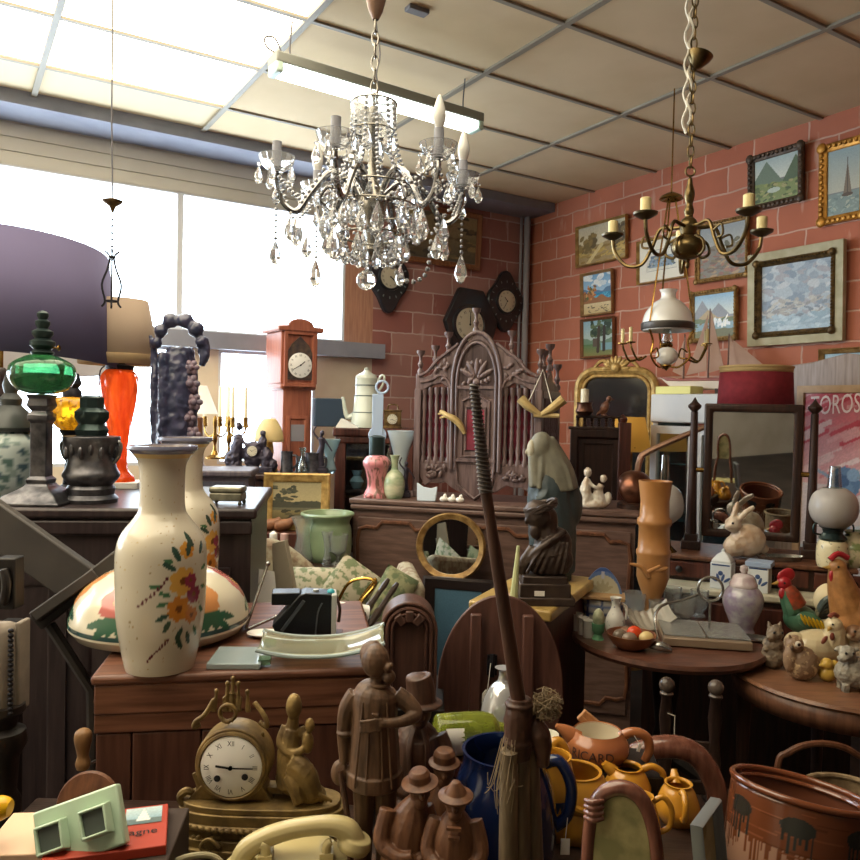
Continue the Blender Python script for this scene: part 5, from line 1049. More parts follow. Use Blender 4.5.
# wall salt box of faience
q, k = on(ZR, 605, 3.2)
t = T('faience_salt_box', 'blue and cream faience wall salt box with arched back on round table', 'salt box', q, face(605))
def sbx(qq): x = qq[:, 0]/k; z = qq[:, 2]/k; P_ = Pt(x, z, '#b9b49a'); r = np.hypot(x, (z-26)*.8); P_.put(r > 17, '#5f78a8'); P_.put(r > 20, '#3f5a94'); [P_.leaf(0, 30, PI/2+a, 12, '#a39c80') for a in (-1, -.5, 0, .5, 1)]; return P_.c
p('back', MB(k).grid(lambda a, b: ((a-.5)*40*math.cos(max(0, b-.35)/.65*PI/2*.98)**.6, 0, 4+b*50), 40, 50), PAINT, t, col=sbx, thick=.012, fix=False)
def sbp(qq): x = qq[:, 0]/k; z = qq[:, 2]/k; P_ = Pt(x, z, '#c9c8c0'); [P_.rect(a-1.4, 0, a+1.4, 30, '#44598f') for a in (-14, 0, 14)]; P_.rect(-40, 8, 40, 11, '#44598f').rect(-40, 18, 40, 20, '#7085b3'); return P_.c
p('pot', MB(k).lathe([(15, 0)]+[(16+4*i/10, 26*i/10) for i in range(11)]+[(17, 26), (14, 4)], 60, (0, -4, 0), sy=.7), PAINT, t, col=sbp)
p('rim', MB(k).box((0, -6, 27), (44, 26, 4)), M('biscuit', '#b08d62', .5), t, bev=.004)
p('hook_slot', MB(k).box((0, -2, 47), (3, 1, 7)), M('pale_metal', '#b9bcc9', .3), t)
# three white pots, egg cup
for i, (u, v) in enumerate(((577, 630), (583, 634), (588, 637))):
    q, k = ot(u, v); S('spice_pot', ['small white spice pot, furthest left on the round table', 'small white spice pot, middle of the left row', 'small white spice pot next to the green egg cup'][i], 'pot', MB(k).lathe(vessel([(5, 0), (5.4, 2), (5.4, 15), (6, 17)], .8), 16), white, q, group='white spice pots')
q, k = ot(598, 639); t = T('egg_cup', 'green egg cup holding a speckled egg at round table edge', 'egg cup', q)
p('cup', MB(k).lathe(vessel([(6, 0), (5, 2), (4, 5), (6, 8), (6.6, 16)], .9), 20), M('green_china', '#6fae83', .35), t)
S('egg', 'pale speckled egg sitting in the green egg cup', 'egg', MB(k).lathe(smooth_prof([(0, 0), (4, 2), (6, 8), (5, 14), (2, 18), (0, 18.6)], 3), 18), M('egg_speckled', '#bfbf9f', .5, col2='#9fa585', vs=60), q+Vector((0, 0, 12*k)))
# speckled jug, leaf dish
q, k = ot(615, 633); t = T('china_jug', 'small white speckled china jug behind the bowl of eggs', 'jug', q)
p('body', MB(k).lathe(vessel(smooth_prof([(8, 0), (10, 6), (9, 16), (5, 24), (4, 30), (6, 36)], 4), .8), 24), M('spotted_china', '#d5d3cc', .3, col2='#6d7286', vs=90, th=(.62, .68)), t); p('handle', MB(k).t([(5, 0, 30), (11, 0, 26), (10, 0, 14)], 1.2, 6, 4), white, t)
q, k = ot(646, 628); shl = M('shell_glass', '#d6d0c2', .12, trans=.5, ior=1.3, coat=.5)
S('shell_dish', 'fluted leaf shaped glass dish tilted behind the bowl of eggs', 'dish', MB(k).grid(lambda a, b: ((a-.5)*46, (b-.5)*26, 6+18*(abs(a-.45)*1.6)**2+10*(b-.3)**2+.9*math.sin(a*40)*b), 60, 10), shl, q, .2, thick=.004, fix=False, rx=.35)
# bowl with eggs
q, k = ot(631, 648); t = T('wooden_bowl', 'shallow brown bowl of stone eggs on the round table', 'bowl', q)
p('bowl', MB(k).lathe(vessel([(12, 0), (18, 4), (23, 11), (24.5, 15)], 1.2), 36), M('bowl_brown', '#6d3f26', .3, col2='#8a5535', vs=9), t)
for u_, y_, z_, c_, lab in ((-11, 2, 12, '#77685a', 'grey brown stone egg at left in the bowl'), (-4, -8, 12, '#8d7a6a', 'greyish pink stone egg at front of the bowl'), (4, 4, 15, '#d9471f', 'bright orange stone egg in the bowl'), (14, -4, 12, '#d6bf84', 'cream yellow stone egg at right in the bowl'), (-2, 12, 12, '#8f6d58', 'brown stone egg at back of the bowl')):
    S('stone_egg', lab, 'egg', MB(k).e(0, 0, 0, 8, 6.4, 6.2, None, 18, 12), M('egg_'+c_[1:], c_, .25, coat=.4), q+Vector((u_, y_, z_))*k, .4)
# silver fish
q, k = ot(661, 652)
S('silver_bird', 'small silver duck shaped dish lying at round table front edge', 'ornament', MB(k).t([(-11, 4, 4), (-4, 1, 6), (4, -2, 5), (10, -5, 2.5)], [2, 5, 4.4, 1.6], 10, 4).e(-12, 5, 7, 3.4, 3, 3), silver, q, vox=.7*k)
# cruet tray with glass boxes and a looped handle
q, k = ot(702, 640); t = T('serving_tray', 'rectangular silver and glass serving tray with looped handle on round table', 'tray', q, -.18)
p('base', MB(k).box((0, 4, 5), (82, 74, 8)), M('tray_wood', '#8d7a66', .4, .2), t, bev=.004)
p('glass_dish', MB(k).rframe(40, 60, [(0, 0), (0, -8), (1.4, -8), (1.4, 0)], (-20, 4, 9), (PI/2, 0, 0)).box((-20, 4, 10), (39, 60, 1)), cut, t); p('glass_dish', MB(k).rframe(40, 60, [(0, 0), (0, -8), (1.4, -8), (1.4, 0)], (21, 4, 9), (PI/2, 0, 0)).box((21, 4, 10), (39, 60, 1)), cut, t)
p('handle', MB(k).t([(-46, -30, 6), (-48, -20, 24), (-40, -8, 34), (-20, 2, 38), (-4, 6, 44)], 1.4, 8, 4).ring((8, 8, 50), 12, 1.4).t([(8, 8, 38), (8, 8, 10)], 1.2, 6), silver, t)
# cluster of glasses behind
gl2 = pane_mat('glass_grey', '#d5d6d0', .28)
for i, (u, v, r, hh, lab) in enumerate(((634, 618, 11, 26, 'squat cut glass bowl left of the bamboo vase foot'), (672, 617, 9, 30, 'clear stemmed glass right of the bamboo vase foot'), (684, 621, 12, 24, 'round clear glass bowl behind the serving tray'), (699, 616, 9, 26, 'straight glass tumbler behind the tray handle'), (655, 622, 7, 22, 'small clear glass in front of the bamboo vase'))):
    q, k = ot(u, v); S('glass_bowl' if r > 10 else 'drinking_glass', lab, 'glass', MB(k).lathe(vessel([(r*.7, 0), (r*.5, 3), (r*.9, hh*.4), (r, hh)], .8), 20), cut, q, sm=25)
# bamboo vase
q, k = on(ZR, 655, 3.27); bam = M('bamboo_glaze', '#b5824f', .4, col2='#a8733f', vs=6, coat=.2)
t = T('bamboo_vase', 'tall tan bamboo shaped ceramic vase at back of round table', 'vase', q)
zo = 10
prof = [(10, 0), (9, 6), (7, 14), (9, 22), (13, 32), (16, 42), (16, 62), (17, 65), (17, 68), (15.5, 70), (15, 92), (17, 95), (17, 99), (14.5, 102), (14, 118), (16.5, 138)]
p('body', MB(k).lathe(vessel(prof, 1.6), 32), bam, t)
p('branch', MB(k).t([(-8, -13, 44), (-16, -14, 54), (-26, -10, 56)], [3, 2.2, 1.4], 8, 4).t([(-12, -14, 48), (2, -17, 56)], [2.2, 1.2], 6).e(4, -15.5, 52, 7, 1.5, 2.5, (0, -.3, 0)), bam, t)
# ginger jar with lid
q, k = ot(742, 631); lus = M('lustre_china', '#a3a1a6', .2, col2='#8d7f96', vs=26, coat=.6, th=(.4, .6))
t = T('ginger_jar', 'lustre grey and lilac ginger jar with domed lid on round table', 'jar', q)
p('body', MB(k).lathe(smooth_prof([(12, 0), (11, 4), (14, 12), (19, 26), (19, 36), (14, 44), (11, 45)], 4)+[(0, 45)], 36), lus, t); p('lid', MB(k).lathe(smooth_prof([(13, 44), (13.5, 47), (11, 52), (9, 56), (3, 58)], 3)+[(2, 58), (4, 61), (3.6, 65), (0, 67)], 28), M('lustre_lid', '#b49aa3', .2, col2='#c9c2c0', vs=20, coat=.6), t)
q, k = ot(752, 640); S('silver_tray', 'thin silver dish edge under the ginger jar', 'tray', MB(k).lathe([(0, 0), (14, 0), (20, 2), (20, 3), (14, 1.4), (0, 1.4)], 30, sx=1.0, sy=.6), silver, q, -.3)
# ---------------------------------------------------------------- dresser with swing mirror
ZD = .86
A = at(640, 582, ZD)[0]; B = at(862, 604, ZD)[0]
mrb = M('white_marble', '#cfcab4', .3, col2='#b3ab93', vs=7)
t, w, h = cabinet_between('dressing_table', 'dark dressing table with cream marble top and swing mirror', 'dressing table', A, B, ZD, .5, wdk)
for c in list(t.children):
    if c.name.startswith('top'): c.data.materials[0] = mrb; c.name = 'marble_top'
DRA = t.rotation_euler.z; DRO = t.location.copy(); DRM = Matrix.Rotation(DRA, 3, 'Z'); ZH = .975
ins = MB
p('drawer', MB().box((0, .01, h-.13), (w*.9, .03, .14)), wrd, t, bev=.006)
p('shelf_box', MB().box((0, .34, (ZD+ZH)/2-.01), (w*.96, .4, ZH-ZD-.02)), wdk, t, bev=.004)
p('shelf_top', MB().box((0, .33, ZH-.01), (w, .42, .02)), wmd, t, bev=.006)
dw = []
for x in (-.28, .1, .42):
    d_ = p('drawer', MB().box((x, .135, (ZD+ZH)/2-.006), (.3, .02, .07)), wrd, t, bev=.004); p('knob', MB().e(x, .12, (ZD+ZH)/2-.006, .016, .012, .016), wbk, d_)
def drp(u, y): r = ray(u, 500); n = DRM @ Vector((0, 1, 0)); o_ = DRO+n*y; s_ = Vector((r.x, r.y, 0)); tt = o_.dot(n)/s_.dot(n); q = s_*tt; return (DRM.transposed() @ (q-DRO)).x, tt/F
xl, k = drp(692, .34); xr, kr = drp(812, .34)
for nm, x, kk in (('left', xl, k), ('right', xr, kr)):
    hgt = .6
    po = p('mirror_post', MB().box((x, .34, ZH+.02), (.085, .1, .04)).box((x, .34, ZH+.05), (.06, .07, .04)).lathe([(.018, 0), (.026, .03), (.02, .3), (.017, hgt)], 8, (x, .34, ZH+.05)), wdk, t, bev=.004)
    p('finial', MB().lathe([(.012, 0), (.03, .02), (.03, .03), (.014, .045), (0, .07)], 8, (x, .34, ZH+.05+hgt)), wdk, po)
xc = (xl+xr)/2; mw = (xr-xl)-.09; mh = .63
fr = p('mirror_frame', MB().rframe(mw, mh, [(0, .012), (0, -.012), (.03, -.016), (.04, -.004), (.04, .012)], (0, 0, 0)), wdk, t, bev=.008, loc=(xc, .34, ZH+.06+mh/2), rot=(.065, 0, 0))
p('mirror_glass', MB().box((0, .004, 0), (mw-.07, .004, mh-.07)), MIR, fr, sm=0); p('backboard', MB().box((0, .01, 0), (mw-.04, .004, mh-.04)), wbk, fr)
for s in (-1, 1): p('pivot', MB().lathe([(0, 0), (.012, 0), (.012, .07), (0, .07)], 10, (s*mw/2-.035, 0, 0), (0, PI/2, 0)), brass, fr)
def ods(u, y, z=None):                                   # on the dresser shelf or marble
    x, k = drp(u, y); return DRO+DRM @ Vector((x, y, 0))+Vector((0, 0, z or ZH)), k
dl = M('delft_white', '#d8dbd8', .25, coat=.4); bl = M('delft_blue', '#42567f', .35)
for u, lab in ((725, 'square blue and white canister with lid, left of the pair on marble'), (762, 'square blue and white canister without lid, right of the pair on marble')):
    q, k = ods(u, .055, ZD); t2 = T('canister', lab, 'canister', q, DRA-.2)
    p('body', MB(k).box((0, 0, 13), (20, 19, 26)), dl, t2, bev=.004)
    m = MB(k)
    for i, a in enumerate((-.9, -.3, .3, .9)): m.e(8*math.sin(a), -9.6, 6+6*math.cos(a), 1.4, .3, 4, (0, a, 0), 8, 5)
    m.e(0, -9.6, 16, 2.4, .3, 2.4).box((0, -9.6, 24), (17, .3, 1.4)); p('decoration', m, bl, t2)
    p('lid' if u == 725 else 'rim', MB(k).lathe([(13, 26), (13, 28), (7, 34), (2, 36), (2.4, 38), (0, 40)], 4, rot=(0, 0, PI/4)) if u == 725 else MB(k).box((0, 0, 28), (24, 22, 5)), dl if u == 725 else M('delft_rim', '#9fb0c8', .3), t2, bev=.002)
q, k = ods(745, .18)
rb = M('rabbit_glaze', '#b99a7c', .3, col2='#d2c4b0', vs=12, coat=.5)
t2 = T('rabbit_figurine', 'peach glazed ceramic rabbit tureen in front of the dresser mirror', 'figurine', q)
p('body', MB(k).e(4, 0, 18, 18, 13, 17).e(-8, 0, 12, 12, 11, 11).e(-12, -2, 34, 8, 8, 8).t([(-12, 0, 38), (-8, 2, 50), (-6, 2, 56)], [2.6, 3, 1.4], 8, 3).t([(-8, -3, 38), (0, -3, 46), (8, -3, 52)], [2.6, 3, 2], 8, 3).e(-17, -4, 32, 4, 5, 4).e(20, 0, 10, 5, 5, 5), rb, t2, vox=1.0*k, disp=1.5*k, ds=5*k, smo=2); p('eye', MB(k).e(-15, -9, 36, 1.2, 1, 1.2), black, t2)
S('silver_dish', 'low silver tray on the shelf right of the ceramic rabbit', 'tray', MB(k).lathe([(0, 0), (20, 0), (24, 5), (23, 5), (19, 1), (0, 1)], 30, sy=.45), silver, ods(782, .2)[0])
# globe oil lamp
q, k = ods(834, .15); flw = M('lamp_china', '#d5c9a4', .3, col2='#75704f', vs=50, th=(.58, .66), coat=.4)
t2 = T('globe_lamp', 'oil lamp with frosted white globe and flowered china base on dresser', 'lamp', q)
p('base', MB(k).lathe(smooth_prof([(13, 0), (14.5, 6), (14.5, 20), (12, 26), (9, 27)], 4)+[(0, 27)], 28), flw, t2)
p('burner', MB(k).lathe([(11, 26), (13, 29), (9, 34), (10, 38), (13, 40), (0, 41)], 20).t([(12, 0, 32), (20, 0, 34), (20, 0, 42), (14, 0, 44)], 1, 6, 3).t([(-12, 0, 32), (-19, 0, 34), (-19, 0, 42), (-14, 0, 44)], 1, 6, 3), M('burner_dark'), t2)
p('globe', MB(k).lathe(smooth_prof([(10, 39), (19, 47), (22.5, 59), (19, 72), (10, 79)], 4), 32), M('frost_globe', '#c9c3bd', .35, col2='#b9b1ac', vs=5, tl=.3, coat=.3), t2, fix=False, thick=.003)
p('chimney', MB(k).lathe([(7, 42), (7, 79), (5, 101)], 16), pane_mat('thin_glass2'), t2, fix=False)
q, k = ods(856, .2); S('flower_vase', 'cream and green flowered vase at right edge beside the globe lamp', 'vase', MB(k).lathe(vessel(smooth_prof([(9, 0), (14, 8), (15, 20), (9, 28), (8, 32), (11, 36)], 4), 1), 28), M('vase_flowered', '#cfc4a3', .3, col2='#7d8a55', vs=22, th=(.5, .58), coat=.4), q)
q, k = ods(664, .2); t2 = T('globe_lamp', 'oil lamp with plain white globe behind the bamboo vase', 'lamp', q); p('base', MB(k).lathe([(0, 0), (14, 0), (8, 6), (6, 22), (10, 28), (0, 30)], 20), brass, t2)
p('globe', MB(k).lathe(smooth_prof([(8, 28), (17, 36), (19, 48), (15, 60), (8, 66)], 4), 28), M('frost_globe'), t2, fix=False, thick=.003); p('chimney', MB(k).lathe([(5, 30), (5, 66), (4, 96)], 14), pane_mat('thin_glass2'), t2, fix=False)
# red lampshade behind the mirror, on its stand
q, k = on(0, 752, 4.15); zz = P(752, 408, 4.15).z/k
t2 = T('floor_lamp', 'lamp with large dark red drum shade behind the dressing mirror', 'lamp', q)
p('stand', MB(k).lathe([(0, 0), (26, 0), (24, 5), (5, 10), (4, zz+20), (0, zz+20)], 20), wdk, t2); p('lamp_shade', MB(k).lathe([(36, zz-4), (33.5, zz+40)], 48), M('shade_red', '#7d1f2a', .85, col2='#6d1822', vs=30), t2, thick=.003, fix=False)
p('shade_trim', MB(k).ring((0, 0, zz+40), 33.6, 1.3, (PI/2, 0, 0), 48).lathe([(33.9, zz+35), (33.9, zz+41)], 48), M('trim_straw', '#b59a68', .8), t2, thick=.002, fix=False); p('shade_frame', MB(k).box((0, 0, zz+12), (70, 1, 1)).box((0, 0, zz+12), (1, 70, 1)), brass, t2)
# copper bed warmer
q, k = sb(634, .2); k *= 1.2
t2 = T('bed_warmer', 'round copper warming pan with long bent handle left of dresser mirror', 'warming pan', q)
zq = 16
p('pan', MB(k).lathe(smooth_prof([(0, -6), (12, -5), (16, 0), (12, 10), (6, 13), (0, 14)], 3), 30, (0, 0, zq), (1.1, 0, .5)), M('copper', '#8a5a45', .3, .85, '#5f4034', 20), t2); p('handle', MB(k).t([(2, 0, zq+10), (4, 0, zq+24), (12, 0, zq+32), (58, -4, zq+54)], [2.5, 2.8, 2.6, 2.2], 8, 4), M('copper_light', '#a98570', .3, .7), t2)
p('stand', MB(k).lathe([(0, 0), (14, 0), (14, 4), (8, 7), (10, zq-4), (0, zq-3)], 16), wdk, t2)
# ---------------------------------------------------------------- second round table with the animals
ZA = .70; c2 = Vector((1.49, 2.76, 0)); r2 = .385
t = T('round_table', 'round table with worn wooden apron carrying the ceramic hens', 'table', Vector((c2.x, c2.y, 0)))
p('tabletop', MB().lathe([(0, ZA-.02), (r2-.01, ZA-.02), (r2, ZA-.01), (r2-.006, ZA), (0, ZA)], 64), wood('worn_wood', '#8a6248', '#6f4c39', .3, st=(2, 10, 10)), t)
p('apron', MB().lathe([(r2-.03, ZA-.09), (r2-.02, ZA-.02)], 64), wood('apron_wood', '#75503c', '#5a3b2d', .4), t, thick=.02, fix=False)
for i in range(4): a = PI/2*i+2.9; p('leg', MB().lathe([(.015, 0), (.02, .2), (.026, ZA-.12), (.03, ZA-.1), (.03, ZA-.02), (0, ZA-.02)], 12, ((r2-.06)*math.cos(a), (r2-.06)*math.sin(a), 0)), wdk, t)
def oa(u, v): return at(u, v, ZA)
stone = M('stoneware', '#8f7f6a', .5, col2='#5f5346', vs=30, bump=.5, bs=60)
def animal(name, lab, u, v, build, mat, rz=0, d=.0, ds=4, extra=None, vox=.9):
    q, k = oa(u, v); k *= .78 if v == 662 else 1; t = T(name, lab, 'figurine', q, rz); p('body', build(MB(k)), mat, t, vox=vox*k, disp=d*k, ds=ds*k, smo=1 if d else 2)
    if extra: extra(t, k)
    return t
eyes = lambda *pts: (lambda t, k: [p('eye', MB(k).e(*q, 1.3, 1, 1.3), black, t) for q in pts])
animal('squirrel_figurine', 'brown grey ceramic squirrel figurine at left edge of hen table', 773, 668, lambda m: m.e(0, 0, 12, 12, 10, 13).e(-1, 0, 24, 10, 9, 8).e(0, -2, 36, 8, 8, 8).e(-6, -6, 33, 5, 5, 4).t([(-5, 0, 42), (-6, 0, 47)], [2.6, 1], 8).t([(5, 0, 42), (6, 0, 47)], [2.6, 1], 8).e(-10, -4, 20, 3, 3, 3), stone, 0, 2, 3, eyes((-4, -9.2, 38), (4, -9, 38)))
animal('owl_figurine', 'spotted brown ceramic owl figurine in front of the white hen', 799, 679, lambda m: m.e(2, 0, 16, 17, 14, 17).e(-7, -2, 36, 9, 9, 9).e(-12, -4, 22, 6, 7, 14).t([(-12, -4, 42), (-14, -6, 46)], [2.4, .8], 6).e(10, 2, 10, 9, 9, 8), M('owl_glaze', '#8a7058', .45, col2='#c9b08a', vs=45, th=(.55, .6)), 0, 1.4, 2.5, lambda t, k: (p('eye', MB(k).e(-7, -10.6, 38, 3.2, 1.6, 3.2), M('eye_white', '#d8d0c0', .3), t), p('eye', MB(k).e(-7, -12.3, 38, 1.6, .8, 1.6), black, t), p('beak', MB(k).e(-13, -10, 34, 1.4, 2, 2.4), M('beak_dark', '#4d3a2c', .4), t)))
hen = M('cream_glaze', '#cfc09c', .3, col2='#bfae88', vs=8, coat=.5)
hr = M('comb_brown', '#7d4233', .4)
animal('hen_figurine', 'large cream ceramic hen with brown comb on the right hand table', 818, 662, lambda m: m.e(0, 0, 20, 38, 24, 22).e(-30, 0, 24, 14, 14, 14).t([(14, -8, 26), (14, -12, 42), (12, -14, 52)], [17, 13, 10], 12, 4).e(11, -14, 52, 11, 11, 10).e(34, 0, 20, 14, 14, 14), hen, 0, 0, 4, lambda t, k: (p('comb', MB(k).t([(4, -15, 62), (10, -15, 66), (16, -14, 63)], 2.6, 8, 3), hr, t), p('wattle', MB(k).e(4, -25, 40, 3.2, 2, 5).e(-6, -26, 36, 3, 2, 6, (0, .6, 0)), hr, t), p('beak', MB(k).lathe([(3, 0), (0, 8)], 10, (2, -22, 50), (PI/2+.4, 0, -.8)), M('beak_yellow', '#a9853f', .4), t), p('eye', MB(k).e(5, -23.5, 55, 1.2, 1, 1.2), black, t)))
animal('duckling_figurine', 'tiny yellow ceramic duckling below the cream hen', 827, 681, lambda m: m.e(0, 0, 8, 9, 8, 8).e(-2, -2, 18, 6, 6, 6).e(6, -2, 18, 4, 4, 4).e(-9, -4, 17, 3, 3, 1.6), M('duck_yellow', '#c9a64a', .3, coat=.4), 0)
animal('lamb_figurine', 'grey ceramic lamb figurine at right edge in front of hen', 852, 690, lambda m: m.e(4, 0, 18, 22, 14, 16).e(-8, -4, 38, 8, 8, 8).e(-14, -7, 34, 5, 5, 4).t([(-4, 0, 40), (5, 0, 41)], [3, 2], 8).t([(-12, 0, 42), (-19, 0, 40)], [3, 1.6], 8).box((-10, -6, 4), (6, 6, 8)).box((14, -6, 4), (6, 6, 8)).box((-8, 6, 4), (6, 6, 8)).box((14, 6, 4), (6, 6, 8)), M('lamb_grey', '#77726a', .6, col2='#a39c8c', vs=30), 0, 2, 3, eyes((-13, -11, 40), (-6, -11.4, 40)))
animal('puppy_figurine', 'cream and brown ceramic puppies resting behind the lamb', 858, 665, lambda m: m.e(0, 0, 14, 14, 12, 14).e(-8, -6, 34, 8, 8, 8).e(8, -4, 42, 9, 8, 8).e(-14, -10, 32, 4, 4, 3).t([(8, -2, 48), (14, -2, 44)], [3, 2], 6), M('puppy_glaze', '#b9a78c', .4, col2='#7d5a3f', vs=14, th=(.5, .56)), 0, 0, 4, eyes((-11, -12.6, 37), (-5, -13, 37)))
# rooster
q, k = oa(800, 645); k *= 1.0
t = T('rooster_figurine', 'painted rooster with red comb, yellow wing and dark tail', 'figurine', q, 0)
rg = M('rooster_green', '#57836a', .3, col2='#3f6a52', vs=14, coat=.4)
p('body', MB(k).e(0, 0, 26, 18, 11, 14, (0, .25, 0)).t([(-8, 0, 34), (-14, 0, 48), (-16, 0, 56)], [10, 8, 6], 10, 4).lathe([(12, 0), (12, 6), (6, 10), (4, 18), (0, 18)], 16), rg, t, vox=.9*k)
p('neck_feathers', MB(k).t([(-6, -1, 40), (-12, -1, 52), (-16, 0, 58)], [10.5, 8.6, 5.6], 12, 4), M('rooster_neck', '#5a3a26', .35, col2='#a8442c', vs=30), t)
p('head', MB(k).e(-18, 0, 62, 7, 6, 7), M('rooster_red', '#a5202a', .35, coat=.4), t); p('comb', MB(k).e(-15, 0, 70, 8, 2.2, 7, (0, -.4, 0)).e(-20, 0, 68, 5, 2, 6), M('rooster_red'), t); p('wattle', MB(k).e(-20, -2, 52, 4, 3, 6), M('rooster_red'), t); p('beak', MB(k).lathe([(2.4, 0), (0, 8)], 8, (-24, 0, 62), (0, -PI/2-.2, 0)), M('beak_yellow'), t); p('eye', MB(k).e(-20, -5.6, 63, 1.2, .8, 1.2), black, t)
p('wing', MB(k).e(4, -10, 27, 14, 3, 8, (0, .35, 0)), rg, t)
for i in range(6): p('wing_feather', MB(k).e(-4+i*4, -13, 29-i*1.2, 1.5, 1, 6.5, (0, -.5, 0), 8, 6), M('feather_yellow', '#d2ae2c', .35), t)
for i in range(6): a = i*.22; p('tail_feather', MB(k).t([(12, i-3, 26), (20+i*2, i-3, 44-i*3), (34+i*1.5, i-3, 50-i*5), (46-i, i-3, 40-i*6), (50-i*2, i-3, 26-i*4)], [3, 4.4, 4.6, 4, 1.5], 8, 4, flat=.6), M('tail_dark', '#39443f', .3, col2='#8a8466', vs=18, th=(.55, .6)), t)
# large orange hen and egg behind
q, k = on(ZA, 858, 2.95); t = T('hen_figurine', 'big orange brown ceramic hen at right edge above the rooster', 'figurine', q)
p('body', MB(k).e(10, 0, 36, 34, 24, 34).t([(-6, 0, 50), (-14, 0, 74), (-18, 0, 88)], [18, 13, 9], 12, 4).e(-18, 0, 90, 9, 8, 9).lathe([(18, 0), (18, 8), (8, 12), (0, 14)], 20, (8, 0, 0)), M('hen_orange', '#b07c4a', .4, col2='#8d6238', vs=30, bump=.3), t, vox=1.2*k); p('comb', MB(k).t([(-26, 0, 98), (-18, 0, 104), (-8, 0, 100)], 3, 8, 4), M('rooster_red'), t); p('wattle', MB(k).e(-25, -3, 82, 3, 2.4, 6), M('rooster_red'), t); p('beak', MB(k).lathe([(2.6, 0), (0, 8)], 8, (-26, 0, 90), (0, -PI/2, 0)), M('beak_yellow'), t); p('eye', MB(k).e(-21, -7.4, 92, 1.2, .8, 1.2), black, t)
q, k = oa(828, 640)
S('ostrich_egg', 'big smooth cream egg behind the rooster tail', 'egg', MB(k).e(0, 0, 40, 15, 13, 17, None, 24, 16).lathe([(0, 0), (9, 0), (10, 4), (6, 12), (10, 26), (0, 28)], 16), M('egg_cream', '#dcc9a0', .45), q)
# ---------------------------------------------------------------- chairs in the dark below the tables
d0 = 2.3; q, k = on(0, 697, d0)
chd = wood('chair_dark', '#3a2b25', '#241a17', .3)
t = T('wooden_chair', 'dark turned wooden chair with two ball finial posts below round table', 'chair', q, -.1)
zz = P(697, 680, d0).z/k
for x in (-24, 24):
    p('post', MB(k).lathe([(0, 0), (5, 0), (6, zz*.35), (4, zz*.4), (6, zz*.55), (5, zz*.62), (7, zz*.7), (5, zz-60), (7, zz-40), (5, zz-20), (7, zz-17), (0, zz-16)], 14, (x, 0, 0)), chd, t); p('finial', MB(k).e(x, 0, zz-8, 8, 8, 8).lathe([(6, 0), (7, 2), (5, 4)], 14, (x, 0, zz-18)), M('worn_finial', '#5a4f48', .25, col2='#3a2f2a', vs=14), t)
for z in (zz-70, zz-110): p('rail', MB(k).box((0, 0, z), (46, 4, 14)), chd, t, bev=.004)
p('seat', MB(k).box((0, 38, zz-150), (60, 76, 6)), chd, t, bev=.008)
for x in (-24, 24): p('front_leg', MB(k).lathe([(0, 0), (5, 0), (6, 60), (4, 70), (6, zz-153), (0, zz-153)], 12, (x, 68, 0)), chd, t)
p('price_string', MB(k).t([(-24, -7, zz-34), (-17, -8, zz-36), (-17, -8, zz-62)], .5, 5), string_m, t)
# ladder back chair and basket in the shadow at right
q, k = on(0, 838, 2.25); 
t = T('cane_chair', 'bentwood chair with round cane seat in shadow behind the stoneware pot', 'chair', q)
zz = P(838, 752, 2.25).z/k; p('back_hoop', MB(k).t([(-44, 14, 0), (-46, 14, zz-40), (-34, 14, zz-10), (0, 14, zz), (34, 14, zz-10), (46, 14, zz-40), (44, 14, 0)], 3.4, 8, 5), wmd, t); p('seat', MB(k).lathe([(0, zz-84), (44, zz-84), (46, zz-80), (44, zz-76), (0, zz-77)], 36, (0, -22, 0)), M('cane', '#8d7350', .7, col2='#5f4a30', vs=90), t)
for x in (-28, 28): p('front_leg', MB(k).t([(x, -50, 0), (x*.9, -46, zz-82)], 3.4, 8), wmd, t)
# ---------------------------------------------------------------- foreground left: chest, vases, lamp dome, camera, trays
ZX = .97
A = at(93, 676, ZX)[0]; B = at(380, 667, ZX)[0]
bw_ = wood('chest_wood', '#7d5340', '#573527', .4, st=(1.2, 14, 14)); bw2 = wood('chest_wood_dark', '#5d3b2f', '#46291f', .45)
A0, B0 = Vector((A.x, A.y, 0)), Vector((B.x, B.y, 0)); dv = B0-A0; w = dv.length; OX = (A0+B0)/2; XR = math.atan2(dv.y, dv.x)
t = T('wooden_chest', 'brown wooden barrel organ chest carrying the painted vases', 'chest', OX, XR)
p('body', MB().box((0, .34, ZX/2-.02), (w-.03, .64, ZX-.04)), bw2, t)
p('top', MB().box((0, .335, ZX-.012), (w+.012, .68, .024)), bw_, t, bev=.009)
p('frieze', MB().box((0, .018, ZX-.058), (w-.004, .036, .07)), bw_, t, bev=.004)
p('moulding', MB().t([(-w/2, .012, ZX-.062), (w/2, .012, ZX-.062)], .008, 8).box((0, .02, ZX-.115), (w-.004, .034, .045)), bw_, t, bev=.008)
for x, ww in ((-w/2+.045, .078), (-w/2+.165, .155), (.11, w-.27)): p('board', MB().box((x, .016, ZX-.45), (ww, .02, .62)), bw2, t, bev=.004)
cq = P(83, 750, 1.83)-OX; cq = Matrix.Rotation(-XR, 3, 'Z') @ cq
cr_ = p('crank', MB().t([(-w/2+.02, cq.y+.05, cq.z-.038), (cq.x, cq.y, cq.z-.038)], .004, 8), silver, t)
p('crank_handle', MB().lathe(smooth_prof([(.014, -.044), (.017, -.03), (.013, -.015), (.015, .0), (.02, .025), (.018, .042), (.008, .05), (0, .051)], 3), 18, (cq.x, cq.y, cq.z)), wood('handle_wood', '#a07a52', '#85623f'), cr_)
vb = '#d2c8b0'
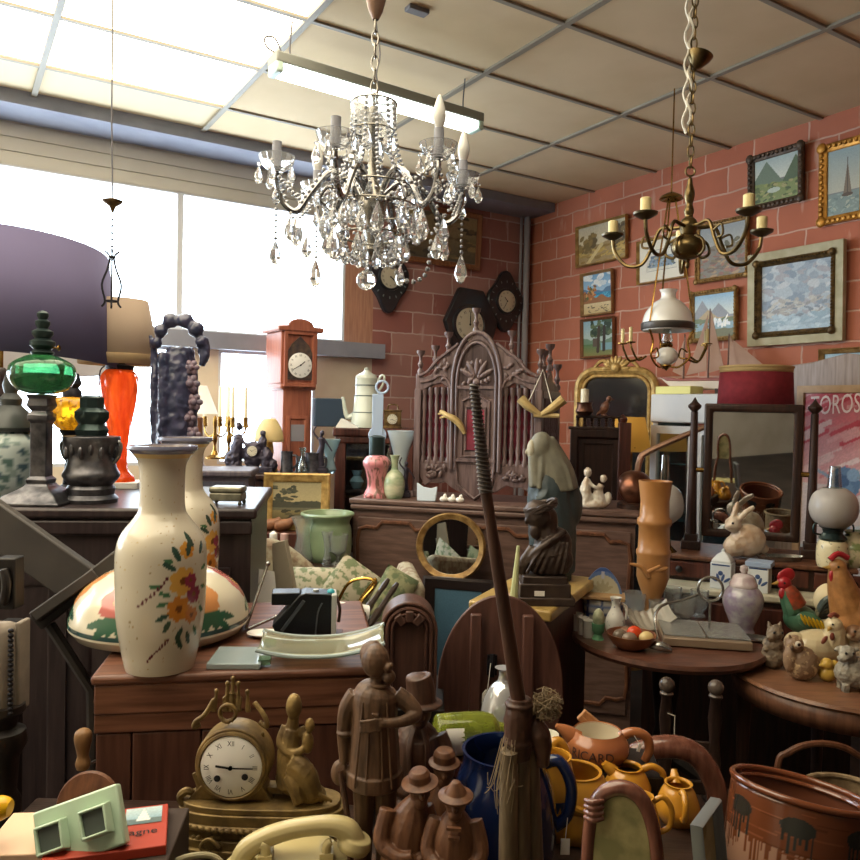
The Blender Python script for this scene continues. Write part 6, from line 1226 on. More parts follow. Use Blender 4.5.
def painted(seed, turn):
    def f(q, k):
        th = np.arctan2(q[:, 1], q[:, 0])+turn; x = th*43; z = q[:, 2]/k; P_ = Pt(x, z, '#c9c1ae')
        g = random.Random(seed)
        for i in range(260): P_.el(g.uniform(-140, 140), g.uniform(0, 200), g.uniform(.4, 1.5), g.uniform(.3, 1.1), g.choice(['#a58a62', '#bda983', '#94815f', '#b7a283']))
        G_, G2 = '#2f4a3f', '#3f6a4a'
        for cx in (0,):
            for (a, b, c_, r) in ((4, 122, '#c98f3a', 8), (0, 92, '#d0a04c', 14), (12, 78, '#7d2440', 9), (8, 92, '#8c2b48', 7), (-4, 66, '#c07a2c', 12), (10, 58, '#b96f2a', 8)): P_.flower(cx+a, b, r, c_, '#6d3f1c', 7)
            for (a, b, an, l) in ((-8, 104, 2.6, 14), (-4, 112, 2.0, 16), (4, 116, 1.3, 15), (-10, 112, 2.9, 10), (-12, 80, 2.9, 12), (-14, 74, 3.5, 12), (-14, 62, 3.6, 13), (-12, 56, 4.2, 13), (0, 48, 4.3, 13), (-6, 40, 5.2, 16), (6, 42, 5.0, 14), (-20, 88, 3.0, 12), (12, 124, 2.0, 16), (20, 116, 1.0, 14), (22, 100, .4, 12), (22, 84, -.2, 12), (20, 64, -.6, 12), (14, 46, -1, 12)): P_.leaf(cx+a, b, an, l, G_ if l > 12 else G2, .38)
            for i in range(9): P_.el(cx-16-i*2.3-(i*i)*.12, 96-i*3.2, 1.5, 1.9, '#5d2430'); P_.el(cx-14-i*2.6, 36-i*2.4, 1.3, 1.6, '#5d2430')
        return P_.put(z > 213.5, '#6d6f86').put((z > 209) & (z < 213.5), '#cdb27c').c
    return f
vprof = smooth_prof([(33, 0), (36, 14), (42, 50), (43.5, 90), (43, 118), (38, 134), (26, 150), (22, 160), (21.5, 185), (23, 203), (30, 214), (33.5, 217), (33, 221)], 18)
PAINTG = M('painted_glaze', rough=.22, attr=True, coat=.4)
for u, v, lab, tn, sd in ((160, 666, 'tall cream vase painted with flowers, nearest on the brown chest', .75, 3), (183, 611, 'second cream flowered vase half hidden behind the nearest vase', .35, 9)):
    q, k = at(u, v, ZX); kk = at(160, 666, ZX)[1]*1.0; fn = painted(sd, tn)
    t = T('painted_vase', lab, 'vase', q)
    p('body', MB(kk).lathe([(0, 0)]+vprof+[(29, 221), (26, 213), (19, 200), (18, 160), (20, 140), (0, 130)], 280), PAINTG, t, col=lambda Q, fn=fn, kk=kk: fn(Q, kk))
# painted glass dome
q, k = on(ZX, 163, 2.16); dprof = smooth_prof([(86, 12), (85, 22), (76, 42), (58, 57), (34, 67), (12, 71)], 12)
def domec(Q):
    th = np.arctan2(Q[:, 1], Q[:, 0]); x = th*60; z = Q[:, 2]/k; P_ = Pt(x, z, '#d3cbb5'); P_.put((z > 14) & (z < 18.5), '#2c4a4a')
    for i in range(6):
        cx = -188+i*63+18
        P_.flower(cx, 48, 16, '#b0605a' if i % 2 else '#c98a55', '#c9a05a', 8)
        for a in (-2.7, -2.2, -1.8, -1.3, -.9, -.4): P_.leaf(cx+2, 34, a, 24 if abs(a+1.57) > .5 else 17, '#2f5a44', .3)
    return P_.c
t = T('glass_lampshade', 'wide painted glass lamp dome with lilies behind the nearest vase', 'lamp shade', q)
p('dome', MB(k).lathe([(70, 0), (80, 4), (86, 12)]+dprof+[(10, 69), (0, 68)], 300), PAINTG, t, col=domec)
# black instant camera
q, k = at(313, 642, ZX)
blk = M('camera_black', '#10141a', .35, bump=.15, bs=120); cgrey = M('camera_grey', '#b9bbb8', .4)
t = T('instant_camera', 'black folded instant camera behind the curved glass tray', 'camera', q, .15)
zl = 8
p('body', MB(k).prism([(-34, zl), (18, zl), (18, zl+42), (-8, zl+44), (-14, zl+42), (-40, zl+12)], -12, 14), blk, t, bev=.003)
p('flash_bar', MB(k).box((-27, 0, zl+38), (28, 22, 12)), blk, t, bev=.003); p('lens_panel', MB(k).box((-20, -13, zl+22), (3, 2, 36), (0, .62, 0)), M('camera_edge', '#4a4f55', .3), t)
p('back_plate', MB(k).box((20, 0, zl+21), (5, 26, 42)), cgrey, t, bev=.002); p('side_seam', MB(k).t([(2, -13, zl+2), (4, -13, zl+24), (8, -13, zl+34)], .8, 5, 3), M('camera_edge'), t)
p('button', MB(k).lathe([(0, 0), (3, 0), (3, 2), (0, 2)], 12, (2, 0, zl+43)), cgrey, t); p('strap', MB(k).t([(22, 0, zl+38), (26, -2, zl+26), (25, 0, zl+12)], 1.6, 6, 4), M('strap_brown', '#4a3026', .6), t)
L2 = q+Vector((12*k, 0, 0)); S('turquoise_bead', 'tiny turquoise cap on the paper behind the black camera', 'ornament', MB(k).e(0, 0, 0, 4, 4, 3.4), M('turquoise', '#3fa6b5', .4), P(331, 592, (q-CAM).dot(FWD)))
S('book', 'flat brown book under the black instant camera', 'book', MB(k).box((0, 2, 4), (60, 30, 8)), wrd, q, .15, bev=.002)
# glass trays
gt = M('glass_tray', '#d3dcc8', .05, trans=.8, ior=1.4, col2='#dcd9b8', vs=8); gt2 = M('glass_sheet', '#c9dbe0', .06, trans=.5, ior=1.4)
q, k = at(322, 660, ZX)
t = T('glass_tray', 'long greenish curved glass tray on the chest in front of camera', 'tray', q+Vector((0, 0, .012)), .07, rx=.12)
p('dish', MB(k).grid(lambda a, b: ((a-.5)*122, (b-.5)*46, 6+20*abs(a-.42)**2.2*2.4+3*(2*b-1)**2), 30, 8), gt, t, thick=.008, fix=False)
p('rim', MB(k).t([((a-.5)*124, -24, 9+20*abs(a-.42)**2.2*2.4) for a in [i/20 for i in range(21)]], 2.2, 8).t([((a-.5)*124, 24, 9+20*abs(a-.42)**2.2*2.4) for a in [i/20 for i in range(21)]], 2.2, 8), gt2, t)
for i in (-1, 1): p('foot', MB(k).box((i*54, -18, 3), (12, 10, 6)).box((i*54, 18, 3), (12, 10, 6)), M('green_glass_foot', '#8fb59a', .08, trans=.5), t, bev=.002)
q, k = at(238, 662, ZX); S('glass_sheet', 'thick clear glass slab left of the curved glass tray', 'tray', MB(k).box((0, 4, 3), (52, 56, 6)), gt2, q, .05, bev=.003)
q, k = at(262, 640, ZX); S('saucer', 'white oval saucer between painted dome and black camera', 'dish', MB(k).lathe([(0, 0), (10, 0), (18, 4), (17, 5), (9, 1.6), (0, 1.6)], 28, sy=.7), white, q+Vector((0, .03, 0)))
for i, (u0, v0, u1, v1, lab) in enumerate(((268, 564, 246, 616, 'thin metal rod leaning upright behind the saucer'), (276, 617, 248, 624, 'thin metal rod lying across behind the saucer'))):
    a, b = P(u0, v0, 2.28), P(u1, v1, 2.2); b2 = Vector((b.x, b.y, ZX+.004)) if i else Vector((b.x, b.y, ZX+.004))
    S('metal_rod', lab, 'rod', MB().t([(0, 0, 0), b2-a], [.004, .004], 8).e(0, 0, 0, .007, .007, .007), silver, a)
# ---------------------------------------------------------------- dark folding frame, armchair edge and turned post at far left
def W_(pts): return [P(u, v, d) for u, v, d in pts]
dkf = M('frame_charcoal', '#37322f', .55, col2='#2a2624', vs=6)
a0, a1 = P(-20, 512, 2.32), P(92, 592, 2.24); b0, b1 = P(38, 622, 2.18), P(122, 556, 2.24)
o_ = Vector((a1.x, a1.y, 0)); t = T('folding_stand', 'dark crossed wooden folding stand in front of the left cabinet', 'stand', o_)
p('board', MB().beam(a0-o_, a1-o_, .13, .03, (0, 1, .1)), dkf, t, bev=.006); p('cross_board', MB().beam(b0-o_, b1-o_, .05, .06, (0, 1, .1)), dkf, t, bev=.005)
p('ledge', MB().beam(P(96, 574, 2.2)-o_, P(34, 618, 2.12)-o_, .03, .09, (0, 1, 0)), dkf, t, bev=.004)
e0, e1 = P(50, 625, 2.2), P(92, 690, 2.18); p('leg', MB().t([e0-o_, e1-o_, Vector((e1.x+.02, e1.y, 0))-o_], .016, 8), dkf, t); p('leg', MB().t([a0-o_, Vector((a0.x, a0.y, 0))-o_], .02, 8), dkf, t)
q = P(8, 612, 1.95); q0 = Vector((q.x, q.y, 0))
gfab = M('taupe_velvet', '#8a8074', .85, col2='#746a60', vs=12)
t = T('armchair', 'taupe velvet armchair with dark studded edge at far left', 'armchair', P(-2, 700, 1.75).to_2d().to_3d())
oo = t.location; k = 1.75/F
zz0, zz1 = P(2, 716, 1.75).z, P(2, 624, 1.75).z
p('back', MB().box((-.12, .02, (zz0+zz1)/2), (.3, .06, zz1-zz0), (0, .0, 0)), gfab, t, bev=.02)
m = MB()
for i in range(18): m.e(.034, -.012, zz0+.01+(zz1-zz0-.02)*i/17, .007, .006, .0055, None, 8, 5)
p('studs', m, iron, t); p('edge', MB().box((.033, .04, (zz0+zz1)/2), (.012, .05, zz1-zz0)), gfab, t, bev=.004)
zp = P(8, 708, 1.75).z
p('turned_post', MB().lathe([(.03, 0), (.035, zp*.3), (.028, zp-.3), (.04, zp-.27), (.04, zp-.22), (.03, zp-.2), (.036, zp-.12), (.052, zp-.09), (.048, zp-.06), (.03, zp-.05), (.034, zp-.03), (.048, zp-.015), (.046, zp), (0, zp+.004)], 24, (-.0, .02, 0)), wbk, t)
p('seat', MB().box((-.3, -.25, .42), (.6, .55, .12)), gfab, t, bev=.03)
q = P(10, 582, 1.98); t = T('carved_chair', 'small dark carved wooden bracket behind the velvet armchair', 'chair', q.to_2d().to_3d()); kz = 1.98/F
p('crest', MB().box((0, 0, q.z), (.05, .05, .13)).t([(0, -.03, q.z-.05), (.01, -.035, q.z), (0, -.03, q.z+.04)], .012, 8, 4), wbk, t, bev=.008); p('post', MB().box((0, .01, q.z/2-.05), (.04, .04, q.z-.1)), wbk, t)
# ---------------------------------------------------------------- front tables
ZF = .72
drk_t = wood('table_dark', '#3a2820', '#261a15', .4, st=(2, 12, 12))
def ftable(lab, x0, x1, y0, y1, z):
    t = T('table', lab, 'table', Vector(((x0+x1)/2, (y0+y1)/2, 0))); w, d = x1-x0, y1-y0
    p('tabletop', MB().box((0, 0, z-.02), (w, d, .04)), drk_t, t, bev=.006)
    for sx in (-1, 1):
        for sy in (-1, 1): p('leg', MB().box((sx*(w/2-.05), sy*(d/2-.05), (z-.04)/2), (.05, .05, z-.04)), drk_t, t)
ftable('dark table in front of chest carrying gilt clock and telephone', -.86, -.02, 1.12, 1.72, ZF)
t = T('table', 'dark table carrying carved figures, blue jug and yellow jugs', 'table', Vector((.25, 1.5, 0)))
p('tabletop', MB().prism([(-.265, -.38), (.36, -.38), (.36, .26), (.25, .38), (.25, .52), (-.265, .52)], 0, .04, (-PI/2, 0, 0), (0, 0, ZF)), drk_t, t, bev=.006)
for x, y in ((-.22, -.33), (.31, -.33), (.31, .2), (-.22, .47), (.2, .47)): p('leg', MB().box((x, y, (ZF-.04)/2), (.05, .05, ZF-.04)), drk_t, t)
S('low_table', 'small dark box supporting the carved clock hood', 'box', MB().box((0, 0, .37), (.22, .3, .74)), wbk, on(0, 412, 2.38)[0], bev=.004)
# gilt figural mantel clock
q, k = at(262, 842, ZF); ormolu = M('ormolu', '#8f7748', .48, .35, '#5f4c30', 24, bump=.1, bs=90)
t = T('mantel_clock', 'gilt mantel clock with seated mother and child beside white dial', 'clock', q, 0)
m = MB(k)
base = lambda s, z0, z1: [(z0, s), (z1, s)]
def stad(m, a, b, z0, z1):
    pts = [(a*math.copysign(abs(math.cos(x))**.7, math.cos(x)), b*math.copysign(abs(math.sin(x))**.7, math.sin(x))) for x in [2*PI*i/48 for i in range(48)]]
    n = 48; return m.add([(x, y, z0) for x, y in pts]+[(x, y, z1) for x, y in pts], [tuple(range(n-1, -1, -1)), tuple(range(n, 2*n))]+[(i, (i+1) % n, (i+1) % n+n, i+n) for i in range(n)])
for a, b, z0, z1 in ((92, 34, 0, 8), (86, 31, 8, 16), (80, 28, 16, 24), (86, 31, 24, 30), (82, 29, 30, 40), (78, 27, 40, 46)): stad(m, a, b, z0, z1)
p('base', m, ormolu, t, bev=.002)
m = MB(k); gg_ = random.Random(8)
for i in range(-12, 13): x = i*6.6; y = -32*max(.05, 1-abs(x/84)**3)**.5; m.e(x, y, 27, 4, 2.5, 2.6, (0, .5, 0), 8, 5)
for s in (-1, 1):
    m.t([(s*70, -24, 10), (s*84, -22, 14), (s*90, -18, 24), (s*84, -18, 32), (s*78, -20, 26)], [4, 5, 5, 4, 2.5], 8, 4).t([(s*34, -33, 12), (s*44, -33, 20), (s*52, -32, 12), (s*44, -33, 8)], 2.2, 7, 4)
m.e(0, -33, 14, 12, 3, 7)
for i in range(26): x = gg_.uniform(-70, 70); m.e(x, -30*max(.1, 1-abs(x/84)**3)**.5, gg_.uniform(8, 20), 4, 2, 3, (0, gg_.uniform(0, 3), 0), 7, 5)
p('scrollwork', m, ormolu, t, disp=1.0*k, ds=3*k)
cx, cz = -28, 83
p('drum', MB(k).lathe([(0, -18), (30, -18), (37, -14), (37, 10), (36, 14), (0, 14)], 48, (cx, 0, cz), (PI/2, 0, 0)).prism([(cx-44, 46), (cx+38, 46), (cx+26, 66), (cx-26, 66)], -9, 16), ormolu, t, bev=.002)
p('bezel', MB(k).oframe(34, 34, [(0, -14), (.5, -17), (2.5, -18), (4, -16), (4.5, -14)], c=(cx, 0, cz)), ormolu, t)
dial(t, (cx*k, -14.5*k, cz*k), 30*k, dialm, 9, 15)
p('winding_hole', MB(k).lathe([(0, 0), (3.2, 0), (3.2, .6), (0, .6)], 14, (cx-13, -18.2, cz-11), (PI/2, 0, 0)), ink, t); p('winding_hole', MB(k).lathe([(0, 0), (3.2, 0), (3.2, .6), (0, .6)], 14, (cx+14, -18.2, cz-9), (PI/2, 0, 0)), ink, t)
m = MB(k)
m.t([(cx-34, -4, cz+36), (cx-40, -6, cz+34), (cx-38, -6, cz+40), (cx-30, -4, cz+46), (cx-22, 0, cz+60)], 2.6, 8, 4).t([(cx+24, -4, cz+40), (cx+32, -6, cz+36), (cx+30, -6, cz+46), (cx+18, 0, cz+58)], 2.6, 8, 4)
m.lathe([(12, 36), (13, 42), (9, 52), (10, 62), (4, 66), (0, 68)], 12, (cx-4, 0, cz))
for x, h in ((-22, 68), (-10, 76), (-4, 81), (2, 76), (12, 68)): m.t([(cx+x, 0, cz+48), (cx+x*.9, 0, cz+h)], [3, 1.4], 8).e(cx+x*.9, 0, cz+h, 2.4, 2.4, 3)
m.ring((cx-6, -9, cz+50), 8, 2); p('crest', m, ormolu, t, vox=.9*k, smo=1)
p('side_scroll', MB(k).t([(cx-40, -4, 50), (cx-46, -8, 54), (cx-52, -8, 48), (cx-48, -8, 42), (cx-38, -6, 44), (cx-34, -4, 56), (cx-40, -4, 70)], [3, 4, 4, 3.6, 3.6, 3.6, 2], 8, 4), ormolu, t)
m = MB(k)
m.e(34, 0, 62, 22, 14, 14).t([(30, 0, 60), (26, -2, 84), (28, 0, 102)], [17, 12, 9], 12, 4).t([(28, 0, 100), (30, -2, 116)], [7, 5], 10).e(30, -3, 121, 8, 8.5, 10.5).t([(22, 0, 104), (18, -6, 92), (30, -12, 86), (42, -12, 90)], [5, 4.6, 4, 3], 8, 4).t([(36, 0, 102), (44, -4, 94), (46, -8, 88)], [5, 4, 3], 8, 4).e(45, -8, 94, 6, 6, 9).e(47, -9, 108, 5, 5, 6).t([(40, -10, 88), (30, -12, 82)], 3, 8).t([(30, -10, 78), (44, -14, 70), (54, -12, 54)], [11, 11, 8], 10, 4).t([(30, -12, 70), (36, -16, 62), (40, -16, 50)], [9, 9, 7], 10, 4).e(48, -4, 52, 16, 14, 7)
for i in range(6): m.t([(24+i*3, -12, 80-i*3), (36+i*4, -17, 68-i*2), (46+i*5, -14, 50)], 1.8, 6, 4)
m.v = [Vector((v.x, v.y, (v.z/k-50)*1.25*k+50*k)) for v in m.v]
p('figures', m, ormolu, t, vox=1.0*k, disp=.8*k, ds=4*k, smo=1)
p('prayer_stool', MB(k).t([(0, 2, 50), (-2, 2, 80), (-2, 0, 104), (0, -2, 112)], [3.5, 3, 3, 1], 8, 4).box((22, 4, 54), (34, 16, 6)).box((8, 2, 49), (5, 12, 8)), ormolu, t, bev=.002)
# telephone
q, k = at(312, 900, ZF); q, k = on(ZF, 303, 1.38)
cream = M('bakelite_cream', '#bdae7e', .3, coat=.4)
t = T('telephone', 'cream bakelite telephone with handset in front of the gilt clock', 'telephone', q, .12)
p('body', MB(k).prism([(-62, 0), (62, 0), (60, 14), (40, 42), (30, 50), (-34, 50), (-44, 40), (-60, 14)], -52, 34), cream, t, bev=.012)
m = MB(k).t([(-56, -6, 44), (-48, -6, 58), (-26, -6, 70), (4, -6, 77), (34, -6, 78), (50, -6, 72), (56, -6, 60)], [10, 10.5, 10, 9.5, 10, 12, 13], 14, 5).lathe([(0, -8), (16, -8), (18, -2), (16, 6), (0, 8)], 24, (58, -6, 60), (0, .3, 0)).lathe([(0, -8), (15, -8), (17, -2), (15, 6), (0, 8)], 24, (-56, -6, 42), (0, -.4, 0))
p('handset', m, cream, t, vox=1.1*k)
for x in (-30, 30): p('cradle', MB(k).t([(x, -12, 48), (x, -14, 62), (x*1.15, -14, 66)], [6, 5, 4], 10, 3).box((x, -6, 52), (14, 26, 8)), cream, t, bev=.003)
p('dial', MB(k).lathe([(0, 0), (26, 0), (26, 4), (20, 5), (0, 5)], 36, (4, -46, 26), (1.1, 0, 0)), M('dial_cream', '#b9aa76', .3), t)
cq = P(215, 850, 1.46)
p('cord', MB(k).t([(-58, 10, 8), (-80, 16, 36), (-104, 10, 44), (-128, 0, 40), (-150, -6, 22), (-160, -10, 3)], 3, 8, 6).t([(-58, 14, 6), (-84, 24, 22), (-112, 20, 28), (-140, 10, 18), (-152, 4, 3)], 3, 8, 6), M('cord_beige', '#9d9478', .6), t)
# stereoscope on its books
q, k = on(ZF, 95, 1.36)
red_ = M('book_red', '#a83a26', .5)
S('cardboard_box', 'dark low cardboard box under the red book', 'box', MB(k).box((0, 0, 32), (170, 120, 64)), M('card_dark', '#3b2e28', .8), q, .1, bev=.003)
zq = 64*k
t = T('book', 'red covered book with a blue sailing picture under the green viewer', 'book', q+Vector((18*k, 0, zq)), .3)
p('cover', MB(k).box((0, 0, 5), (112, 84, 10)), red_, t, bev=.002)
def bkc(P_): return P_.grad(0, 1, '#6f97ab', '#b7c9cc').rect(0, 0, 1, .3, '#5d6f70').put((np.abs(P_.x-.5) < .2*(1-(P_.y-.2)/.7)) & (P_.y > .2) & (P_.y < .9), '#d9dcd8').jit()
p('cover_picture', MB(k).grid(lambda a, b: (14+a*36, 4+b*34, 10.6), 24, 24), PAINT, t, col=lambda Q: bkc(Pt(Q[:, 0]/k/36-.39, Q[:, 2]*0+(Q[:, 1]/k-4)/34, '#888888')).c, fix=False)
p('lettering', MB(k).text('Bretagne', 15, lambda X, Y: (20+X, -12+Y, 10.7)), ink, t, sm=0, fix=False)
q2 = q+Vector((-56*k, -6*k, zq)); S('pink_book', 'pale pinkish cardboard sheet at lower left corner', 'book', MB(k).box((0, 0, 5), (70, 80, 10)), M('pinkish', '#d9b79a', .6), q2, .1, bev=.002)
mint = M('mint_plastic', '#b4ccb2', .3, coat=.3)
q3 = P(74, 830, 1.32); t = T('stereo_viewer', 'mint green plastic stereo slide viewer with two square eyepieces', 'viewer', Vector((q3.x, q3.y, q3.z)), .12, rx=-.45, ry=-.33)
k = 1.32/F
p('body', MB(k).box((4, 8, 0), (86, 14, 58)), mint, t, bev=.004); p('rear_housing', MB(k).box((-8, 28, -14), (78, 34, 40)), mint, t, bev=.008)
for x in (-20, 24):
    e_ = p('eyepiece', MB(k).rframe(30, 30, [(0, 0), (1.5, -14), (4, -14), (5, 0)], (x, 1, 0)), mint, t, bev=.002)
    p('lens', MB(k).box((x, -8, 0), (22, 1, 22)), M('lens_dark', '#4d5550', .1), e_)
q4 = P(84, 805, 1.5); S('round_box', 'brown round wooden lid half hidden behind the green viewer', 'box', MB(1.5/F).lathe([(0, -4), (30, -4), (32, 0), (30, 4), (0, 6)], 32, (4, 0, 0), (1.25, 0, 0)), wmd, q4)
q5, k = on(ZF, -44, 1.3); zk = (P(0, 812, 1.3).z-ZF)/k; t = T('watering_can', 'bright yellow can whose rounded spout pokes in at left edge', 'can', q5)
p('body', MB(k).lathe(vessel([(30, 0), (30, zk+10), (26, zk+16)], 2), 28, (-10, 0, 0)), M('yellow_plastic', '#e0ab18', .3), t); p('spout', MB(k).t([(14, 0, zk-14), (32, 0, zk-4), (48, 0, zk), (57, 0, zk)], [9, 10, 12, 8], 16, 4), M('yellow_plastic'), t)
# ---------------------------------------------------------------- carved wooden figures
cwood = M('carved_wood', '#6b503b', .5, col2='#4a3627', vs=9, st=(10, 10, 1.5)); cw2 = M('carved_wood_dark', '#54392b', .5, col2='#3d2920', vs=9, st=(10, 10, 1.5)); cw3 = M('carved_wood_red', '#6f4a32', .45, col2='#523424', vs=9, st=(10, 10, 1.5))
q, k = on(ZF, 380, 1.45)
t = T('carved_figure', 'tall carved wooden peasant in long tunic with hand on chest', 'figurine', q)
z0 = (P(380, 645, 1.45).z-ZF)/k-239+0      # figure drawn 239 high
m = MB(k)
m.t([(0, 0, 96), (0, 0, 130), (-1, 0, 165), (0, 0, 190), (2, 0, 200)], [27, 25, 23, 22, 10], 14, 4)
m.t([(0, 0, 112), (0, 0, 98)], [29, 29], 14)
m.t([(1, 0, 196), (2, -1, 214)], [8, 8], 10).e(-1, -2, 222, 14.5, 15, 17).e(-5, 6, 226, 13, 12, 14).e(12, -10, 218, 4, 6, 5).e(13, -8, 208, 7, 7, 7).e(15, -13, 221, 2.4, 2.6, 3.4)
m.t([(-20, 0, 188), (-28, 0, 172), (-31, 2, 146), (-30, 0, 118)], [9, 9.5, 8, 5.5], 10, 5).e(-31, -2, 110, 5, 5, 8).e(-35, 0, 107, 9, 8, 13).e(-30, 0, 148, 9.4, 9.4, 4)
m.t([(20, 0, 188), (32, -2, 180), (40, -6, 170), (26, -20, 168), (6, -25, 168)], [9, 9, 7.5, 5.5, 4.5], 10, 5)
for i in range(4): m.t([(8, -26, 172-i*3.2), (-4, -27, 171-i*3.4), (-14, -25, 169-i*3.2)], [1.9, 1.9, 1.3], 6, 2)
m.t([(4, -25, 174), (-2, -27, 178)], [2, 1.4], 6, 2)
m.t([(-10, 2, 104), (-10, 2, 60), (-10, 0, 10)], [13, 10, 9], 10, 4).t([(11, 2, 104), (12, 2, 60), (12, 0, 10)], [13, 10, 9], 10, 4).e(-10, -8, 6, 9, 15, 6).e(13, -8, 6, 9, 15, 6)
p('body', m, cwood, t, vox=.95*k, disp=.5*k, ds=5*k, smo=2)
m = MB(k)
for x in (-14, -5, 8, 15): m.t([(x*.8, -20.5-abs(x)*-.1, 186), (x, -23, 150), (x*1.25, -26, 104)], 1.1, 6, 4)
m.ring((2, -1, 199), 11, 2.4, (PI/2, 0, 0)); p('tunic_folds', m, cwood, t)
p('stick', MB(k).t([(-34, -6, 112), (-24, -12, 60), (-20, -12, 2)], [3, 3, 3.4], 8, 3), cw2, t); p('base', MB(k).lathe([(0, 0), (38, 0), (37, 4), (0, 6)], 24), cw2, t)
# seated man with hat
q, k = on(ZF, 424, 1.58); k *= .91
t = T('carved_figure', 'dark carved wooden man with felt hat leaning forward behind the group', 'figurine', q)
m = MB(k)
m.t([(0, 2, 20), (0, 2, 60), (0, 0, 100), (-2, 0, 122), (0, -4, 132)], [24, 24, 26, 22, 10], 14, 4).t([(0, -4, 128), (0, -6, 140)], [9, 8], 10).e(1, -7, 148, 12.5, 14, 17).e(3, -20, 146, 3, 4, 4).e(2, -14, 138, 7, 5, 6)
m.t([(-22, 0, 120), (-32, -6, 96), (-28, -16, 72), (-10, -24, 62)], [10, 9, 8, 6], 10, 5).t([(22, 0, 120), (32, -6, 94), (24, -18, 72), (4, -24, 60)], [10, 9, 8, 6], 10, 5).e(-4, -25, 60, 9, 6, 6)
m.t([(-14, -10, 40), (-16, -24, 34), (-16, -22, 6)], [13, 11, 9], 10, 4).t([(14, -10, 40), (16, -24, 34), (16, -22, 6)], [13, 11, 9], 10, 4).lathe([(0, 0), (36, 0), (34, 8), (26, 24), (0, 26)], 20)
p('body', m, cw2, t, vox=1.0*k, disp=.5*k, ds=5*k, smo=2)
p('hat', MB(k).t([(0, -5, 158), (1, -5, 172), (-2, -5, 186)], [18, 16, 14.5], 18, 3).lathe([(0, 156), (23, 154), (25, 157), (22, 159), (0, 162)], 28, (1, -5, 0), None).e(-2, -5, 184, 14, 14, 5), cw2, t, vox=.9*k)
for s in (-1, 1): p('lapel', MB(k).t([(s*5, -16, 132), (s*10, -24, 112), (s*8, -26, 84)], [3.4, 3.8, 2], 8, 4, flat=.6), cw2, t)
# group of three little men
def little(u, d, lab, top, rz, hatb, lean=0, s=1.0, cone=False, rib=False):
    q, k = on(ZF, u, d); k *= s; t = T('carved_figure', lab, 'figurine', q, rz)
    H_ = (P(u, top, d).z-ZF)/k; b = H_-34
    m = MB(k); m.t([(0, 2, 2), (0, 2, b*.45), (lean*.5, -2, b*.8), (lean, -6, b+2)], [24, 25, 22, 9], 14, 5).t([(lean, -6, b), (lean*1.1, -8, b+8)], [8, 8], 10).e(lean*1.15, -9, b+13, 11, 12, 14).e(lean*1.15, -21, b+11, 2.6, 4, 3.4).e(lean*1.15, -15, b+3, 7, 6, 7)
    m.t([(-19, -2, b-8), (-26, -10, b-36), (-12, -24, b-46), (2, -27, b-44)], [8.5, 8.5, 6.5, 5], 10, 5).t([(19, -2, b-8), (26, -10, b-36), (14, -24, b-48), (0, -27, b-50)], [8.5, 8.5, 6.5, 5], 10, 5).e(0, -27, b-47, 7, 5, 5)
    if rib:
        for i in range(5): m.t([(-14, -25, b-56-i*6), (2, -29, b-60-i*6), (16, -24, b-54-i*6)], 2.2, 6, 3)
    p('body', m, cw3, t, vox=.9*k, disp=.6*k, ds=4*k, smo=2)
    hx, hz = lean*1.15, b+20
    hm = MB(k).lathe(([(0, -1), (hatb, -3), (hatb+1, 0), (11, 3), (9, 7), (4, 14), (0, 15)] if cone else [(0, -1), (hatb, -2), (hatb+1, 0), (11, 2), (11, 9), (8, 13), (0, 14)]), 24, (hx, -9, hz), (.1, -.012*lean, 0)); p('hat', hm, cw3, t, bev=.001)
    p('belt', MB(k).ring((lean*.2, 0, b*.55), 26.5, 1.4, (PI/2, 0, 0)), cw2, t)
    return t, k, b
little(450, 1.47, 'small carved man with brimmed hat at back of the group of three', 747, 0, 15)
little(413, 1.36, 'small carved bent man with flat hat at left of the group of three', 768, .2, 18, lean=10, rib=True)
t, k, b = little(463, 1.33, 'small carved man with pointed hat at right of the group of three', 780, -.1, 17, cone=True)
for i, (z, r) in enumerate(((b-6, 5), (b-10, 4))): p('clasp', MB(k).box((0, -25+i, z-i*6), (14-i*3, 4, 3)), cw3, t)
q, k = on(ZF, 366, 1.6)
S('openwork_ornament', 'dark openwork metal ornament between peasant and gilt clock', 'ornament', MB(k).ring((0, 0, 30), 16, 2).ring((0, 0, 66), 12, 2).ring((6, 0, 48), 8, 1.6).box((0, 0, 3), (36, 14, 6)).t([(-14, 0, 4), (-18, 0, 40), (-8, 0, 84)], 2, 7, 4).t([(14, 0, 4), (18, 0, 40), (8, 0, 84)], 2, 7, 4), pewter, q+Vector((30*k, 0, 0)))
